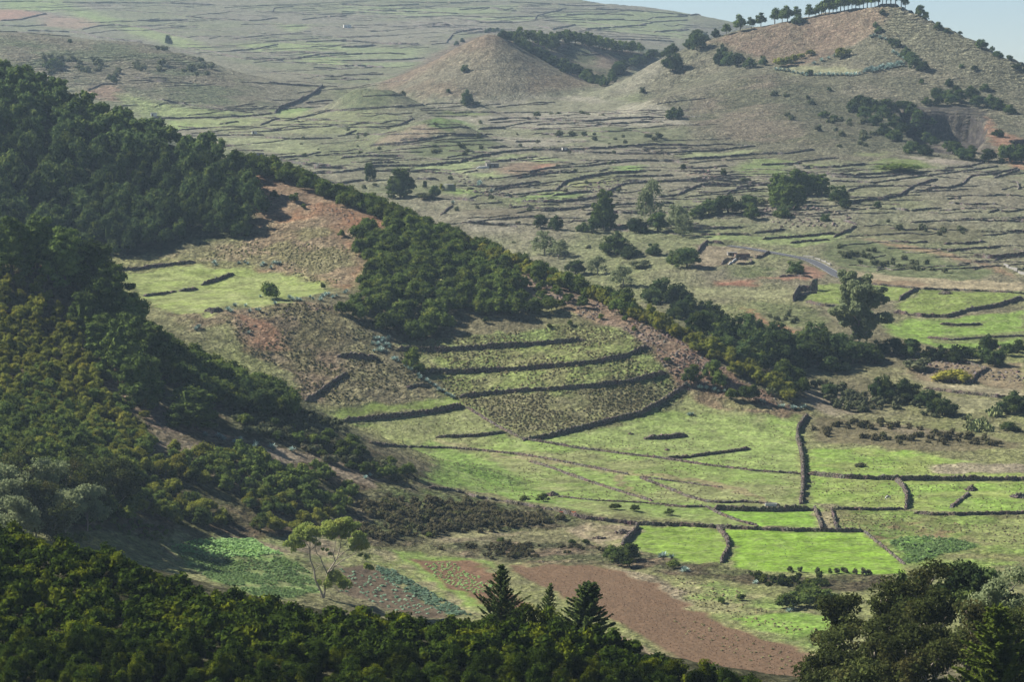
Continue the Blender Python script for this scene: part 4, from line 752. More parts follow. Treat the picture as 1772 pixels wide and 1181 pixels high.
# ------------------------------------------------------------------ plants
rp = np.random.default_rng(11)
def leaf_mat(name, lo_, hi_, tip, trans=0.28, scale=0.55, obj_var=0.35):
    m, n, l, b = new_mat(name); n.remove(b)
    out = [x for x in n if x.type == 'OUTPUT_MATERIAL'][0]
    geo = n.new("ShaderNodeNewGeometry"); oi = n.new("ShaderNodeObjectInfo")
    nz = n.new("ShaderNodeTexNoise"); nz.inputs["Scale"].default_value = scale; nz.inputs["Detail"].default_value = 4; l.new(geo.outputs["Position"], nz.inputs["Vector"])
    n2 = n.new("ShaderNodeTexNoise"); n2.inputs["Scale"].default_value = 0.17; n2.inputs["Detail"].default_value = 2; l.new(geo.outputs["Position"], n2.inputs["Vector"])
    def rng(src, a, b_, c, d):
        r = n.new("ShaderNodeMapRange"); l.new(src, r.inputs[0])
        for i, v in enumerate((a, b_, c, d)): r.inputs[1 + i].default_value = v
        return r.outputs[0]
    mx = n.new("ShaderNodeMix"); mx.data_type = 'RGBA'; l.new(rng(nz.outputs["Fac"], 0.32, 0.68, 0, 1), mx.inputs[0]); mx.inputs[6].default_value = lo_ + (1,); mx.inputs[7].default_value = hi_ + (1,)
    m2 = n.new("ShaderNodeMix"); m2.data_type = 'RGBA'; l.new(rng(n2.outputs["Fac"], 0.52, 0.70, 0, 0.75), m2.inputs[0]); l.new(mx.outputs[2], m2.inputs[6]); m2.inputs[7].default_value = tip + (1,)
    vm = n.new("ShaderNodeVectorMath"); vm.operation = 'SCALE'; l.new(m2.outputs[2], vm.inputs[0]); l.new(rng(oi.outputs["Random"], 0, 1, 1 - obj_var, 1 + obj_var), vm.inputs["Scale"])
    df = n.new("ShaderNodeBsdfDiffuse"); tr = n.new("ShaderNodeBsdfTranslucent"); ms = n.new("ShaderNodeMixShader"); ms.inputs[0].default_value = trans
    l.new(vm.outputs[0], df.inputs[0]); l.new(vm.outputs[0], tr.inputs[0]); l.new(df.outputs[0], ms.inputs[1]); l.new(tr.outputs[0], ms.inputs[2]); l.new(ms.outputs[0], out.inputs["Surface"])
    return m
M_HEATH = leaf_mat("heath_leaves", (0.013, 0.027, 0.006), (0.066, 0.1, 0.013), (0.165, 0.185, 0.012), trans=0.26, scale=0.9, obj_var=0.5)
M_HEATHY = leaf_mat("yellow_heath_leaves", (0.11, 0.13, 0.026), (0.25, 0.26, 0.05), (0.3, 0.265, 0.045), trans=0.42)
M_WOOD = leaf_mat("evergreen_leaves", (0.036, 0.062, 0.024), (0.085, 0.12, 0.04), (0.125, 0.15, 0.036), trans=0.35, scale=0.3, obj_var=0.5)
M_BUSH = leaf_mat("bush_leaves", (0.05, 0.08, 0.022), (0.12, 0.16, 0.038), (0.17, 0.19, 0.036), trans=0.38, scale=0.4, obj_var=0.45)
M_GREY = leaf_mat("grey_shrub_leaves", (0.075, 0.090, 0.045), (0.125, 0.135, 0.068), (0.145, 0.125, 0.080), trans=0.2)
M_BROWN = leaf_mat("brown_scrub_leaves", (0.085, 0.080, 0.040), (0.160, 0.140, 0.075), (0.110, 0.130, 0.040), trans=0.3)
M_SCRUB = leaf_mat("far_scrub_leaves", (0.085, 0.100, 0.052), (0.150, 0.165, 0.085), (0.165, 0.155, 0.100), trans=0.35)
M_PINE = leaf_mat("pine_needles", (0.04, 0.066, 0.016), (0.125, 0.17, 0.044), (0.15, 0.19, 0.046), trans=0.18, scale=0.8, obj_var=0.4)
M_CONI = leaf_mat("conifer_sprays", (0.05, 0.08, 0.026), (0.125, 0.165, 0.048), (0.14, 0.18, 0.05), trans=0.38)
M_CONY = leaf_mat("cypress_sprays", (0.08, 0.115, 0.02), (0.17, 0.22, 0.032), (0.19, 0.23, 0.036), trans=0.35)
M_EUC = leaf_mat("eucalyptus_leaves", (0.042, 0.055, 0.018), (0.105, 0.125, 0.036), (0.110, 0.095, 0.035), trans=0.3, scale=0.8)
M_EUCG = leaf_mat("grey_eucalyptus_leaves", (0.140, 0.170, 0.085), (0.280, 0.320, 0.165), (0.300, 0.330, 0.170), trans=0.45, scale=0.5)
M_EUCL = leaf_mat("light_eucalyptus_leaves", (0.12, 0.16, 0.04), (0.28, 0.33, 0.08), (0.3, 0.31, 0.07), trans=0.42, scale=0.8)
M_AGAVE = leaf_mat("agave_leaves", (0.2, 0.28, 0.25), (0.36, 0.46, 0.42), (0.4, 0.48, 0.4), trans=0.05)
M_PEAR = leaf_mat("prickly_pear_pads", (0.15, 0.19, 0.08), (0.27, 0.30, 0.13), (0.30, 0.30, 0.14), trans=0.05)
M_CROP = leaf_mat("crop_leaves", (0.2, 0.34, 0.12), (0.36, 0.5, 0.22), (0.3, 0.44, 0.14), trans=0.45)
M_CABB = leaf_mat("cabbage_leaves", (0.16, 0.28, 0.17), (0.32, 0.46, 0.32), (0.34, 0.46, 0.3), trans=0.35)
M_YEL = leaf_mat("yellow_blossom", (0.15, 0.16, 0.03), (0.28, 0.25, 0.04), (0.30, 0.26, 0.05), trans=0.2)
M_TUS = leaf_mat("dry_tussock_grass", (0.155, 0.140, 0.070), (0.270, 0.240, 0.130), (0.210, 0.225, 0.080), trans=0.15, scale=0.5)
M_BARK = plain("bark", (0.10, 0.08, 0.06), var=0.4, scale=2)
M_PALEBARK = plain("pale_bark", (0.34, 0.29, 0.23), var=0.4, scale=1.5)

def ico1():
    V, F = ICO; V = list(map(tuple, V)); cache = {}; G = []
    def mid(a, b):
        k = (min(a, b), max(a, b))
        if k not in cache:
            p = (np.array(V[a]) + np.array(V[b])); p /= np.linalg.norm(p); V.append(tuple(p)); cache[k] = len(V) - 1
        return cache[k]
    for a, b, c in F:
        ab, bc, ca_ = mid(a, b), mid(b, c), mid(c, a); G += [(a, ab, ca_), (ab, b, bc), (ca_, bc, c), (ab, bc, ca_)]
    return np.array(V), np.array(G)
ICO1 = ico1()
def leaves(Cn, N, size, rng, asp=1.0, along=None):
    """quads centred at Cn with normals near N"""
    n = len(Cn); N = N / (np.linalg.norm(N, axis=1, keepdims=True) + 1e-9)
    R = rng.normal(0, 1, (n, 3)) if along is None else along + rng.normal(0, 0.25, (n, 3))
    U = R - (R * N).sum(1, keepdims=True) * N; U /= np.linalg.norm(U, axis=1, keepdims=True) + 1e-9
    W = np.cross(N, U); s = size * rng.uniform(0.6, 1.4, (n, 1)) * 0.5
    V = np.stack([Cn - U * s * asp - W * s * 0.35, Cn - U * s * 0.1 - W * s, Cn + U * s * asp + W * s * 0.25, Cn + U * s * 0.05 + W * s], 1).reshape(-1, 3)
    return V, np.arange(4 * n).reshape(-1, 4)
def foliage(lobes, n, size, rng, core=0.78, jit=0.75, asp=1.0):
    """lobes: rows cx cy cz rx ry rz"""
    L = np.array(lobes, float); wgt = (L[:, 3] * L[:, 4] + L[:, 3] * L[:, 5]) ; wgt /= wgt.sum()
    k = rng.choice(len(L), n, p=wgt); D = rng.normal(0, 1, (n, 3)); D[:, 2] += 0.25; D /= np.linalg.norm(D, axis=1, keepdims=True)
    rr = rng.uniform(0.70, 1.10, (n, 1)); Cn = L[k, :3] + D * L[k, 3:] * rr
    V, Q = leaves(Cn, D + rng.normal(0, jit, (n, 3)), size, rng, asp)
    T = []; VV = [V]; base = len(V)
    if core:
        for r_ in L:
            v = ICO[0] * rng.uniform(0.75, 1.15, (12, 1)) * r_[3:] * core + r_[:3]; VV.append(v); T.append(ICO[1] + base); base += 12
    return np.concatenate(VV), Q, (np.concatenate(T) if T else np.zeros((0, 3), int))
def tube(P, R, k=6):
    P = np.array(P, float); R = np.array(R, float); n = len(P); T = np.gradient(P, axis=0); T /= np.linalg.norm(T, axis=1, keepdims=True) + 1e-9
    A = np.cross(T, [0.3, 0.9, 0.1]); A /= np.linalg.norm(A, axis=1, keepdims=True) + 1e-9; B = np.cross(T, A)
    th = np.linspace(0, 2 * math.pi, k, endpoint=False)
    V = (P[:, None] + R[:, None, None] * (A[:, None] * np.cos(th)[None, :, None] + B[:, None] * np.sin(th)[None, :, None])).reshape(-1, 3)
    i = np.arange(n - 1)[:, None] * k; j = np.arange(k)[None]
    F = np.stack([i + j, i + (j + 1) % k, i + (j + 1) % k + k, i + j + k], -1).reshape(-1, 4)
    return V, F
def join(parts):
    V = []; F = []; b = 0
    for v, f in parts:
        V.append(v); F.append(np.asarray(f) + b); b += len(v)
    return np.concatenate(V), np.concatenate(F)
def dome(seed, nl, w=0.5, h=0.5, z0=0.45, rl=(0.17, 0.27), low=0.0, flat=1.0):
    rng = np.random.default_rng(seed); L = []
    for i in range(nl):
        a = rng.uniform(0, 6.28); u = rng.uniform(low, 1); el = math.asin(u) if rng.uniform() < 0.85 else 0
        q = w * rng.uniform(0.55, 0.80); r = rng.uniform(*rl)
        L.append((q * math.cos(a) * math.cos(el), q * math.sin(a) * math.cos(el), z0 + (h * rng.uniform(0.5, 0.78)) * math.sin(el), r, r, r * flat * rng.uniform(0.75, 1.05)))
    L.append((0, 0, z0 + h * 0.15, w * 0.55, w * 0.55, h * 0.55))
    return L
def crown_arr(seed, nl, n, size, **kw):
    fk = {k: kw.pop(k) for k in ('core', 'jit', 'asp') if k in kw}
    return foliage(dome(seed, nl, **kw), n, size, np.random.default_rng(seed + 1), **fk)
def make_proto(name, arr, mat, trunk=None, tmat=None):
    """trunk given: an Empty parenting crown and trunk; else one mesh"""
    V, Q, T = arr
    if trunk is None:
        return mesh_np(name, V, [Q, T], mat, False)
    e = bpy.data.objects.new(name, None); COL.objects.link(e); e.empty_display_size = 0.1
    mesh_np("crown", V, [Q, T], mat, False, parent=e)
    v, f = trunk; mesh_np("trunk", v, [f], tmat or M_BARK, True, parent=e)
    return e
def clone(o):
    c = o.copy(); COL.objects.link(c)
    for ch in o.children:
        d = ch.copy(); COL.objects.link(d); d.parent = c
    return c
_used = set()
def put(protos, x, y, sc, label, cat, group=None, dz=0.0, rz=None, sz=None, z=None, name=None):
    p = protos[int(rp.integers(len(protos)))]
    if p.name in _used: o = clone(p)
    else: o = p; _used.add(p.name)
    if name: o.name = name
    o.location = (x, y, (float(hz(x, y)) if z is None else z) + dz)
    s = sc * 1.0; o.scale = (s, s, s * (sz if sz else float(rp.uniform(0.88, 1.15))))
    o.rotation_euler = (0, 0, float(rp.uniform(0, 6.28)) if rz is None else rz)
    tag(o, label, cat, group); return o
def put_px(protos, r, X, Y, sc, label, cat, lo=330, group=None, dz=0.0, rz=None, sz=None, hi=6400, name=None):
    p = fp(r, [(X, Y)])[0]; x, y, z = hit(p[0], p[1], lo, hi)
    return put(protos, x, y, sc, label, cat, group, dz, rz, sz, name=name)
def scatter(r, pts, spacing, lo=330, hi=6400, gapn=0.0, seed=0, jitter=0.48, feather=0.0):
    q = np.array([hit(p[0], p[1], lo, hi)[:2] for p in dense(fp(r, pts), 40, True)])
    x0, y0 = q.min(0); x1, y1 = q.max(0); rng = np.random.default_rng(seed + 7)
    gx, gy = np.meshgrid(np.arange(x0, x1, spacing), np.arange(y0, y1, spacing * 0.9))
    gx = gx + (np.arange(gx.shape[0]) % 2)[:, None] * spacing / 2
    gx = gx + rng.uniform(-jitter, jitter, gx.shape) * spacing; gy = gy + rng.uniform(-jitter, jitter, gy.shape) * spacing
    gx, gy = gx.ravel(), gy.ravel(); m = in_poly(gx, gy, q)
    if gapn: m &= fbm(gx, gy, spacing * 5, 2, seed) > gapn - 0.5
    if feather: m &= rng.uniform(0, 1, len(gx)) < np.clip(seg_dist(gx, gy, q) / feather, 0.08, 1)
    return gx[m], gy[m]
def merged(name, arrs, X, Y, S, mat, label, cat=None, kind="stuff", dz=0.0, sq=1.0):
    VV = []; QQ = []; TT = []; b = 0; Z = hz(X, Y); rng = np.random.default_rng(len(X))
    for x, y, z, s in zip(X, Y, Z, S):
        V, Q, T = arrs[int(rng.integers(len(arrs)))]; a = rng.uniform(0, 6.28); c, s_ = math.cos(a), math.sin(a)
        v = V @ np.array([[c, s_, 0], [-s_, c, 0], [0, 0, sq * rng.uniform(0.85, 1.15)]]) * s + (x, y, z + dz)
        VV.append(v.astype(np.float32)); QQ.append(Q + b); TT.append(T + b); b += len(V)
    if not VV: return None
    o = mesh_np(name, np.concatenate(VV), [np.concatenate(QQ), np.concatenate(TT)], mat, False)
    return tag(o, label, cat, None, kind)
def crowd(name, protos, low, X, Y, smin, smax, mat, label, cat, group, stuff_name, stuff_label, cap=300, dz=0.0, sq=None, up_=0):
    """the nearest ones in frame as individuals, the rest merged"""
    S = rp.uniform(smin, smax, len(X)); s = np.abs(X / Y)
    order = np.argsort(Y + (s > 0.185) * 9999)
    ind = order[:cap]; rest = order[cap:]
    for i in ind: put(protos, X[i], Y[i], S[i], label, cat, group, dz + float(rp.uniform(-0.05, 0.22)) * S[i] * up_, None, (sq or 1.0) * float(rp.uniform(0.9, 1.35)) if up_ else sq, name=name)
    if len(rest): merged(stuff_name, low, X[rest], Y[rest], S[rest], mat, stuff_label, cat, "stuff", dz)

# --- crowns of unit width
HE_A = [crown_arr(100 + i, 19, 3200, 0.037, h=0.80, z0=0.25, rl=(0.09, 0.17), core=0.6) for i in range(6)]
HE_L = [crown_arr(200 + i, 9, 260, 0.11, h=0.62, z0=0.30, rl=(0.15, 0.25)) for i in range(5)]
P_HEATH = [make_proto("heath_tree", a, M_HEATH) for a in HE_A]
P_HEATHY = [make_proto("yellow_heath_shrub", a, M_HEATHY) for a in [crown_arr(120 + i, 13, 800, 0.065, h=0.62, z0=0.30, rl=(0.13, 0.22)) for i in range(5)]]
P_WOOD = [make_proto("evergreen_tree", a, M_WOOD) for a in [crown_arr(140 + i, 13, 620, 0.075, h=0.7, z0=0.40, rl=(0.14, 0.24)) for i in range(6)]]
P_BUSH = [make_proto("evergreen_bush", a, M_BUSH) for a in [crown_arr(160 + i, 13, 700, 0.070, h=0.6, z0=0.28, rl=(0.14, 0.23)) for i in range(6)]]
P_GREY = [make_proto("grey_shrub", a, M_GREY) for a in [crown_arr(180 + i, 9, 330, 0.085, h=0.5, z0=0.15, rl=(0.15, 0.25)) for i in range(4)]]
P_PINE = [make_proto("pine_tree", crown_arr(220 + i, 60, 5200, 0.034, h=0.85, z0=0.32, rl=(0.07, 0.13), flat=0.65, low=-0.5, core=0.9), M_PINE, tube([(0, 0, -0.1), (0.01, 0, 0.3), (0, 0.01, 0.7)], [0.035, 0.03, 0.015])) for i in range(4)]
P_TREE = [make_proto("broadleaf_tree", crown_arr(240 + i, 20, 1700, 0.055, h=0.68, z0=0.30, rl=(0.11, 0.20), low=-0.55), M_WOOD, tube([(0, 0, -0.1), (0.02, 0, 0.25), (0, 0.01, 0.6)], [0.035, 0.03, 0.012])) for i in range(5)]
P_TALL = [make_proto("ridge_pine", crown_arr(260 + i, 15, 700, 0.075, w=0.42, h=0.62, z0=0.52, rl=(0.13, 0.20), low=-0.5), M_PINE, tube([(0, 0, -0.1), (0.01, 0, 0.4), (0, 0.01, 0.9)], [0.035, 0.028, 0.015])) for i in range(4)]
L_WOOD = [crown_arr(280 + i, 8, 200, 0.12, h=0.7, z0=0.40, rl=(0.15, 0.24)) for i in range(4)]
L_LOW = [crown_arr(290 + i, 6, 90, 0.17, h=0.5, z0=0.12, rl=(0.16, 0.27)) for i in range(5)]

# --- foreground heath wood
X, Y = scatter(0, [(-60, 930), (0, 942), (130, 967), (250, 998), (350, 1048), (500, 1080), (620, 1090), (850, 1102), (1000, 1122), (1120, 1152), (1200, 1181), (1330, 1215), (1330, 1290), (1200, 1290), (800, 1270), (400, 1260), (-60, 1240)], 3.25, 360, 520)
m = Y > 366; X, Y = X[m], Y[m]
crowd("heath_tree", P_HEATH, HE_L, X, Y, 2.6, 4.9, M_HEATH, "bushy heath crown in the dark wood filling the lower left foreground", "tree", "heath trees of the foreground wood", "heath_thicket", "further heath crowns of the dark foreground wood merging into one canopy", up_=1)
X, Y = scatter(0, [(-60, 905), (130, 930), (350, 1010), (500, 1045), (620, 1055), (850, 1075), (1000, 1100), (1120, 1130), (1300, 1190), (1250, 1205), (850, 1102), (500, 1080), (250, 998), (-60, 930)], 4.0, 360, 520, seed=5)
# --- near left spur
X, Y = scatter(0, [(-40, 455), (60, 480), (130, 560), (160, 640), (200, 700), (260, 770), (250, 830), (160, 800), (0, 720), (-60, 700)], 4.4, 640, 1060, 0.12, seed=1)
crowd("yellow_heath_shrub", P_HEATHY, HE_L, X, Y, 3.6, 5.8, M_HEATHY, "yellow-green heath shrub on the sunlit left slope beside the dark pines", "shrub", "yellow-green heath on the near left slope", "yellow_heath_thicket", "further yellow-green heath of the near left slope")
X, Y = scatter(0, [(60, 640), (200, 700), (262, 760), (280, 800), (400, 785), (480, 790), (560, 815), (615, 850), (610, 905), (500, 925), (380, 915), (250, 905), (150, 905), (-40, 900), (-40, 860), (60, 830), (0, 760)], 5.0, 640, 1060, 0.18, seed=2)
m = rp.uniform(0, 1, len(X)) < 0.85
crowd("evergreen_bush", P_BUSH + P_HEATHY[:4], HE_L, X[m], Y[m], 3.8, 6.4, M_BUSH, "olive green bush on the lower part of the near left slope", "bush", "olive bushes of the near left slope", "bush_thicket", "further olive bushes of the near left slope", 200)
for px, py, s in [(258, 770, 5), (300, 780, 5), (352, 795, 8), (395, 790, 5), (280, 815, 6), (240, 752, 4.5), (245, 700, 5), (250, 720, 4)]:
    put_px(P_HEATHY, 0, px, py + 6, s, "yellow-green heath bush beside the bare red earth of the near slope", "shrub", 640, "heath bushes beside the bare red earth")
# shaded side and crest of the near spur
X, Y = scatter(0, [(255, 585), (330, 625), (420, 660), (505, 690), (510, 722), (480, 725), (400, 715), (330, 690), (270, 650)], 6.0, 900, 1060, seed=3)
for x, y in zip(X, Y): put(P_BUSH, x, y, rp.uniform(7, 11), "dark rounded bush crowded along the crest of the near spur, right of the pines", "bush", "dark bushes on the crest of the near spur", sz=0.95, name="crest_tree")
X, Y = scatter(0, [(390, 715), (500, 735), (570, 755), (640, 785), (740, 832), (680, 840), (600, 820), (500, 775), (410, 750)], 5.0, 900, 1060, 0.15, seed=4)
for x, y in zip(X, Y): put(P_GREY if rp.uniform() < 0.55 else P_BUSH, x, y, rp.uniform(3.5, 6.5), "green-grey bush on the right-hand end of the near spur", "bush", "bushes on the right-hand end of the near spur", sz=0.8)
# big round pines of the near spur: base pixel and width in metres
for px, py, s, lab in [
    (20, 460, 15, "big dark pine at the left edge on the crest of the near spur"), (65, 452, 14, "big dark pine, second from the left edge on the near spur crest"),
    (112, 478, 15, "rounded dark green pine standing in front of the shaded crest pines"), (160, 500, 16, "tall domed dark pine that forms the highest point of the near pine row"),
    (188, 552, 17, "dense dark pine just right of the tall domed one"), (225, 590, 15, "dark shaded pine on the right flank of the pine row"),
    (180, 610, 12, "bluish green pine below the tall domed one"), (215, 648, 17, "wide layered pine above the bare red earth"), (262, 640, 14, "dark pine at the lower right end of the pine row"),
    (245, 690, 14, "lowest pine of the row, its foot on bare red earth"), (148, 560, 11, "small pine among yellow heath on the left of the row")]:
    put_px(P_PINE, 0, px, py + 14, s * 1.3, lab, "pine", 640, sz=1.08)
put_px(P_PINE, 0, 332, 742, 21, "single broad dome-shaped dark pine standing apart right of the pine row", "pine", 640, sz=0.72)
put_px(P_TREE, 0, 452, 722, 13, "dark tree shading the crest near its right end", "tree", 640, sz=0.8)
put_px(P_TREE, 0, 480, 712, 15, "dark rounded tree at the very end of the crest bushes, throwing shade on the slope", "tree", 640, sz=0.9)
put_px(P_TREE, 0, 420, 700, 13, "dark green tree in the row on the crest above the round pine", "tree", 640, sz=0.9)
# --- left ridge wood
X, Y = scatter(0, [(-60, 122), (0, 134), (60, 152), (130, 184), (200, 214), (290, 248), (370, 272), (400, 300), (445, 345), (455, 375), (420, 405), (330, 415), (230, 445), (100, 440), (-60, 440)], 7.0, 1150, 1560, seed=6)
crowd("evergreen_tree", P_WOOD, L_WOOD, X, Y, 6.0, 13.0, M_WOOD, "evergreen crown in the dark wood covering the left ridge", "tree", "trees of the wood on the left ridge", "ridge_wood", "further crowns of the dark wood on the left ridge", 300, up_=0.6)
# --- bushes of the central spur
X, Y = scatter(5, [(30, 60), (200, 10), (400, 20), (600, 90), (650, 170), (720, 250), (900, 330), (960, 420), (1100, 440), (1000, 470), (860, 470), (760, 470), (680, 480), (560, 440), (540, 560), (440, 590), (300, 590), (160, 540), (60, 480), (90, 320), (130, 200)], 7.6, 1100, 1420, seed=8)
for x, y in zip(X, Y): put(P_BUSH, x, y, rp.uniform(7.5, 11.5), "dense dark green bush in the big clump above the terrace walls of the spur", "bush", "bushes of the big clump on the spur", sz=0.95, name="laurel_bush")
X, Y = scatter(5, [(640, 170), (900, 230), (1250, 360), (1300, 420), (1100, 450), (900, 400), (700, 330)], 7.5, 1100, 1420, seed=9)
for x, y in zip(X, Y): put(P_BUSH, x, y, rp.uniform(3.5, 6.0), "small bush among the stones of the rubble slope", "bush", "small bushes on the rubble slope")
def crest_line(pts, n, spread, smin, smax, protos, lab, cat, grp, lo=1000, hi=1500, dn=(0, 10), seed=1, sz=None, nm='crest_bush'):
    rng = np.random.default_rng(seed); P = np.array(pts, float); t = np.concatenate([[0], np.cumsum(np.hypot(*np.diff(P, axis=0).T))])
    for u in rng.uniform(0, t[-1], n):
        px = np.interp(u, t, P[:, 0]) + rng.normal(0, 3); py = np.interp(u, t, P[:, 1]) + rng.uniform(*dn)
        h = hit(px, py, lo, hi); y = h[1] + rng.uniform(-0.2, 1) * spread
        put(protos, h[0] * y / h[1], y, float(rng.uniform(smin, smax)), lab, cat, grp, sz=sz, name=nm)
CR = [(415, 285), (480, 302), (540, 322), (600, 345), (700, 385), (800, 428), (900, 468), (1000, 506), (1100, 546), (1200, 600), (1290, 650), (1380, 705)]
crest_line(CR[:6], 170, 10, 6.0, 9.5, P_BUSH, "green bush in the hedge-like band along the upper crest of the spur", "bush", "bushes along the upper crest", dn=(2, 12), seed=2)
crest_line(CR[5:], 150, 14, 4.5, 7.5, P_HEATHY, "yellow-green bush along the lower crest of the spur above the rubble", "bush", "yellow-green bushes along the lower crest", dn=(0, 8), seed=3)
crest_line(CR[3:9], 50, 40, 6.0, 9.5, P_BUSH, "dark bush just behind the crest of the spur", "bush", "dark bushes just behind the crest", dn=(0, 3), seed=4)
for px, py, s in [(440, 330, 8), (475, 345, 5), (510, 350, 6), (590, 410, 4), (595, 545, 8), (560, 500, 3), (525, 362, 3)]:
    put_px(P_BUSH, 0, px, py, s, "single bush on the open red slope of the spur", "bush", 1100, "single bushes on the red slope")
put_px(P_TREE, 0, 418, 408, 12, "dark tree at the foot of the wood with pale dead twigs beside the shelf field", "tree", 1150)
put_px(P_BUSH, 0, 470, 518, 9.5, "round dark bush standing at the lower edge of the green shelf field", "bush", 1100, sz=1.0)
put_px(P_BUSH, 5, 365, 735, 8, "dark bush beside the slanting agave row left of the second terrace wall", "bush", 1000, sz=1.3)
put_px(P_BUSH, 5, 400, 760, 6, "smaller dark bush below the one beside the slanting agave row", "bush", 1000)
for X_, Y_, s, lab in [(75, 810, 9, "round dark bush, leftmost below the bent wall on the rubble slope"), (185, 790, 9, "round bush in the middle below the bent wall on the rubble slope"), (215, 830, 7, "low bush beside the agaves at the top of the big pasture"), (370, 900, 9, "dark bush among agaves on the red foot of the rubble slope"), (280, 890, 6, "small bush left of the dark bush among agaves")]:
    put_px(P_BUSH, 6, X_, Y_, s, lab, "bush", 1000)
for X_, Y_ in [(1065, 530), (1170, 515), (1500, 545), (1670, 700), (1380, 440), (1330, 480), (1450, 490), (820, 240), (740, 500), (1250, 400)]:
    put_px(P_BUSH, 5, X_, Y_, 3.0, "tiny lone bush on the rubble slope of the spur", "bush", 1000, "tiny lone bushes on the rubble slope")
# --- trees behind the lower spur and around the tall eucalyptus (R6)
for X_, Y_, s, h in [(20, 470, 15, .8), (110, 560, 14, .9), (200, 500, 14, .9), (270, 600, 18, .95), (370, 560, 16, .9), (380, 660, 17, .9), (510, 590, 13, 1), (540, 690, 20, .8), (330, 700, 14, .8), (710, 600, 15, .9), (720, 700, 20, .9), (800, 680, 14, .9), (650, 690, 12, .8), (60, 450, 14, .8), (150, 450, 12, .8)]:
    put_px(P_TREE, 6, X_, Y_ + 14, s, "dark rounded tree in the belt between the rubble spur and the tall eucalyptus", "tree", 1180, "trees of the belt left of the tall eucalyptus", sz=h)
for X_, Y_, s in [(1110, 640, 9), (1200, 670, 12), (1150, 660, 9), (1290, 680, 9), (1345, 680, 9), (1440, 690, 12), (1590, 640, 11), (1570, 690, 10), (1620, 710, 11), (1680, 660, 8), (1040, 650, 10), (1500, 670, 8), (1740, 640, 9), (980, 690, 13), (900, 700, 14), (860, 690, 12)]:
    put_px(P_TREE, 6, X_, Y_ + 8, s, "dark bush in the line below the green fields right of the tall eucalyptus", "tree", 1100, "bushes in the line right of the tall eucalyptus", sz=0.8)
for X_, Y_, s, h, lab in [(1045, 895, 11, 1.25, "dark tree with a small round top, in scrub right of the rubble spur"), (1160, 900, 17, .6, "broad dark bush just right of the round-topped tree"), (1280, 920, 11, .8, "green bush between two dark bushes below the yellow flowering bush"), (1355, 970, 13, .7, "dark bush with a black shadow above the prickly pears"),
    (770, 880, 9, .7, "dark bush left of the round-topped tree"), (790, 745, 12, .7, "low dark bush below the big belt trees"), (560, 850, 9, .9, "dark bush at the lower end of the crest bushes"), (600, 800, 9, .9, "dark bush near the lower end of the spur crest"), (1720, 960, 14, .7, "dark bush at the right edge above the brown scrub"), (1700, 1050, 9, .5, "low green bush right of the prickly pears"), (1240, 740, 15, .6, "pale grey rounded shrub left of the yellow flowering bush")]:
    put_px(P_GREY if "grey" in lab else P_TREE, 6, X_, Y_, s, lab, "bush" if "tree" not in lab.split(",")[0] else "tree", 1000, sz=h)
o = put_px(P_GREY, 6, 1405, 800, 17, "yellow flowering rounded bush inside a bent wall", "bush", 1000, sz=0.5)
yb = foliage(dome(777, 16, h=0.5, z0=0.12), 900, 0.05, np.random.default_rng(9)); me_ = mesh_np("flowering_bush", yb[0], [yb[1], yb[2]], M_YEL, False)
me_.location = o.location; me_.scale = o.scale; me_.rotation_euler = o.rotation_euler; tag(me_, o["label"], "bush"); bpy.data.objects.remove(o)
# crest end and scattered growth right of the spur
crest_line([(1215, 560), (1280, 610), (1340, 650), (1385, 690)], 26, 30, 6, 10, P_BUSH, "bush in the dark band behind the lower end of the crest", "bush", "bushes behind the lower end of the crest", dn=(-6, 6), seed=7)
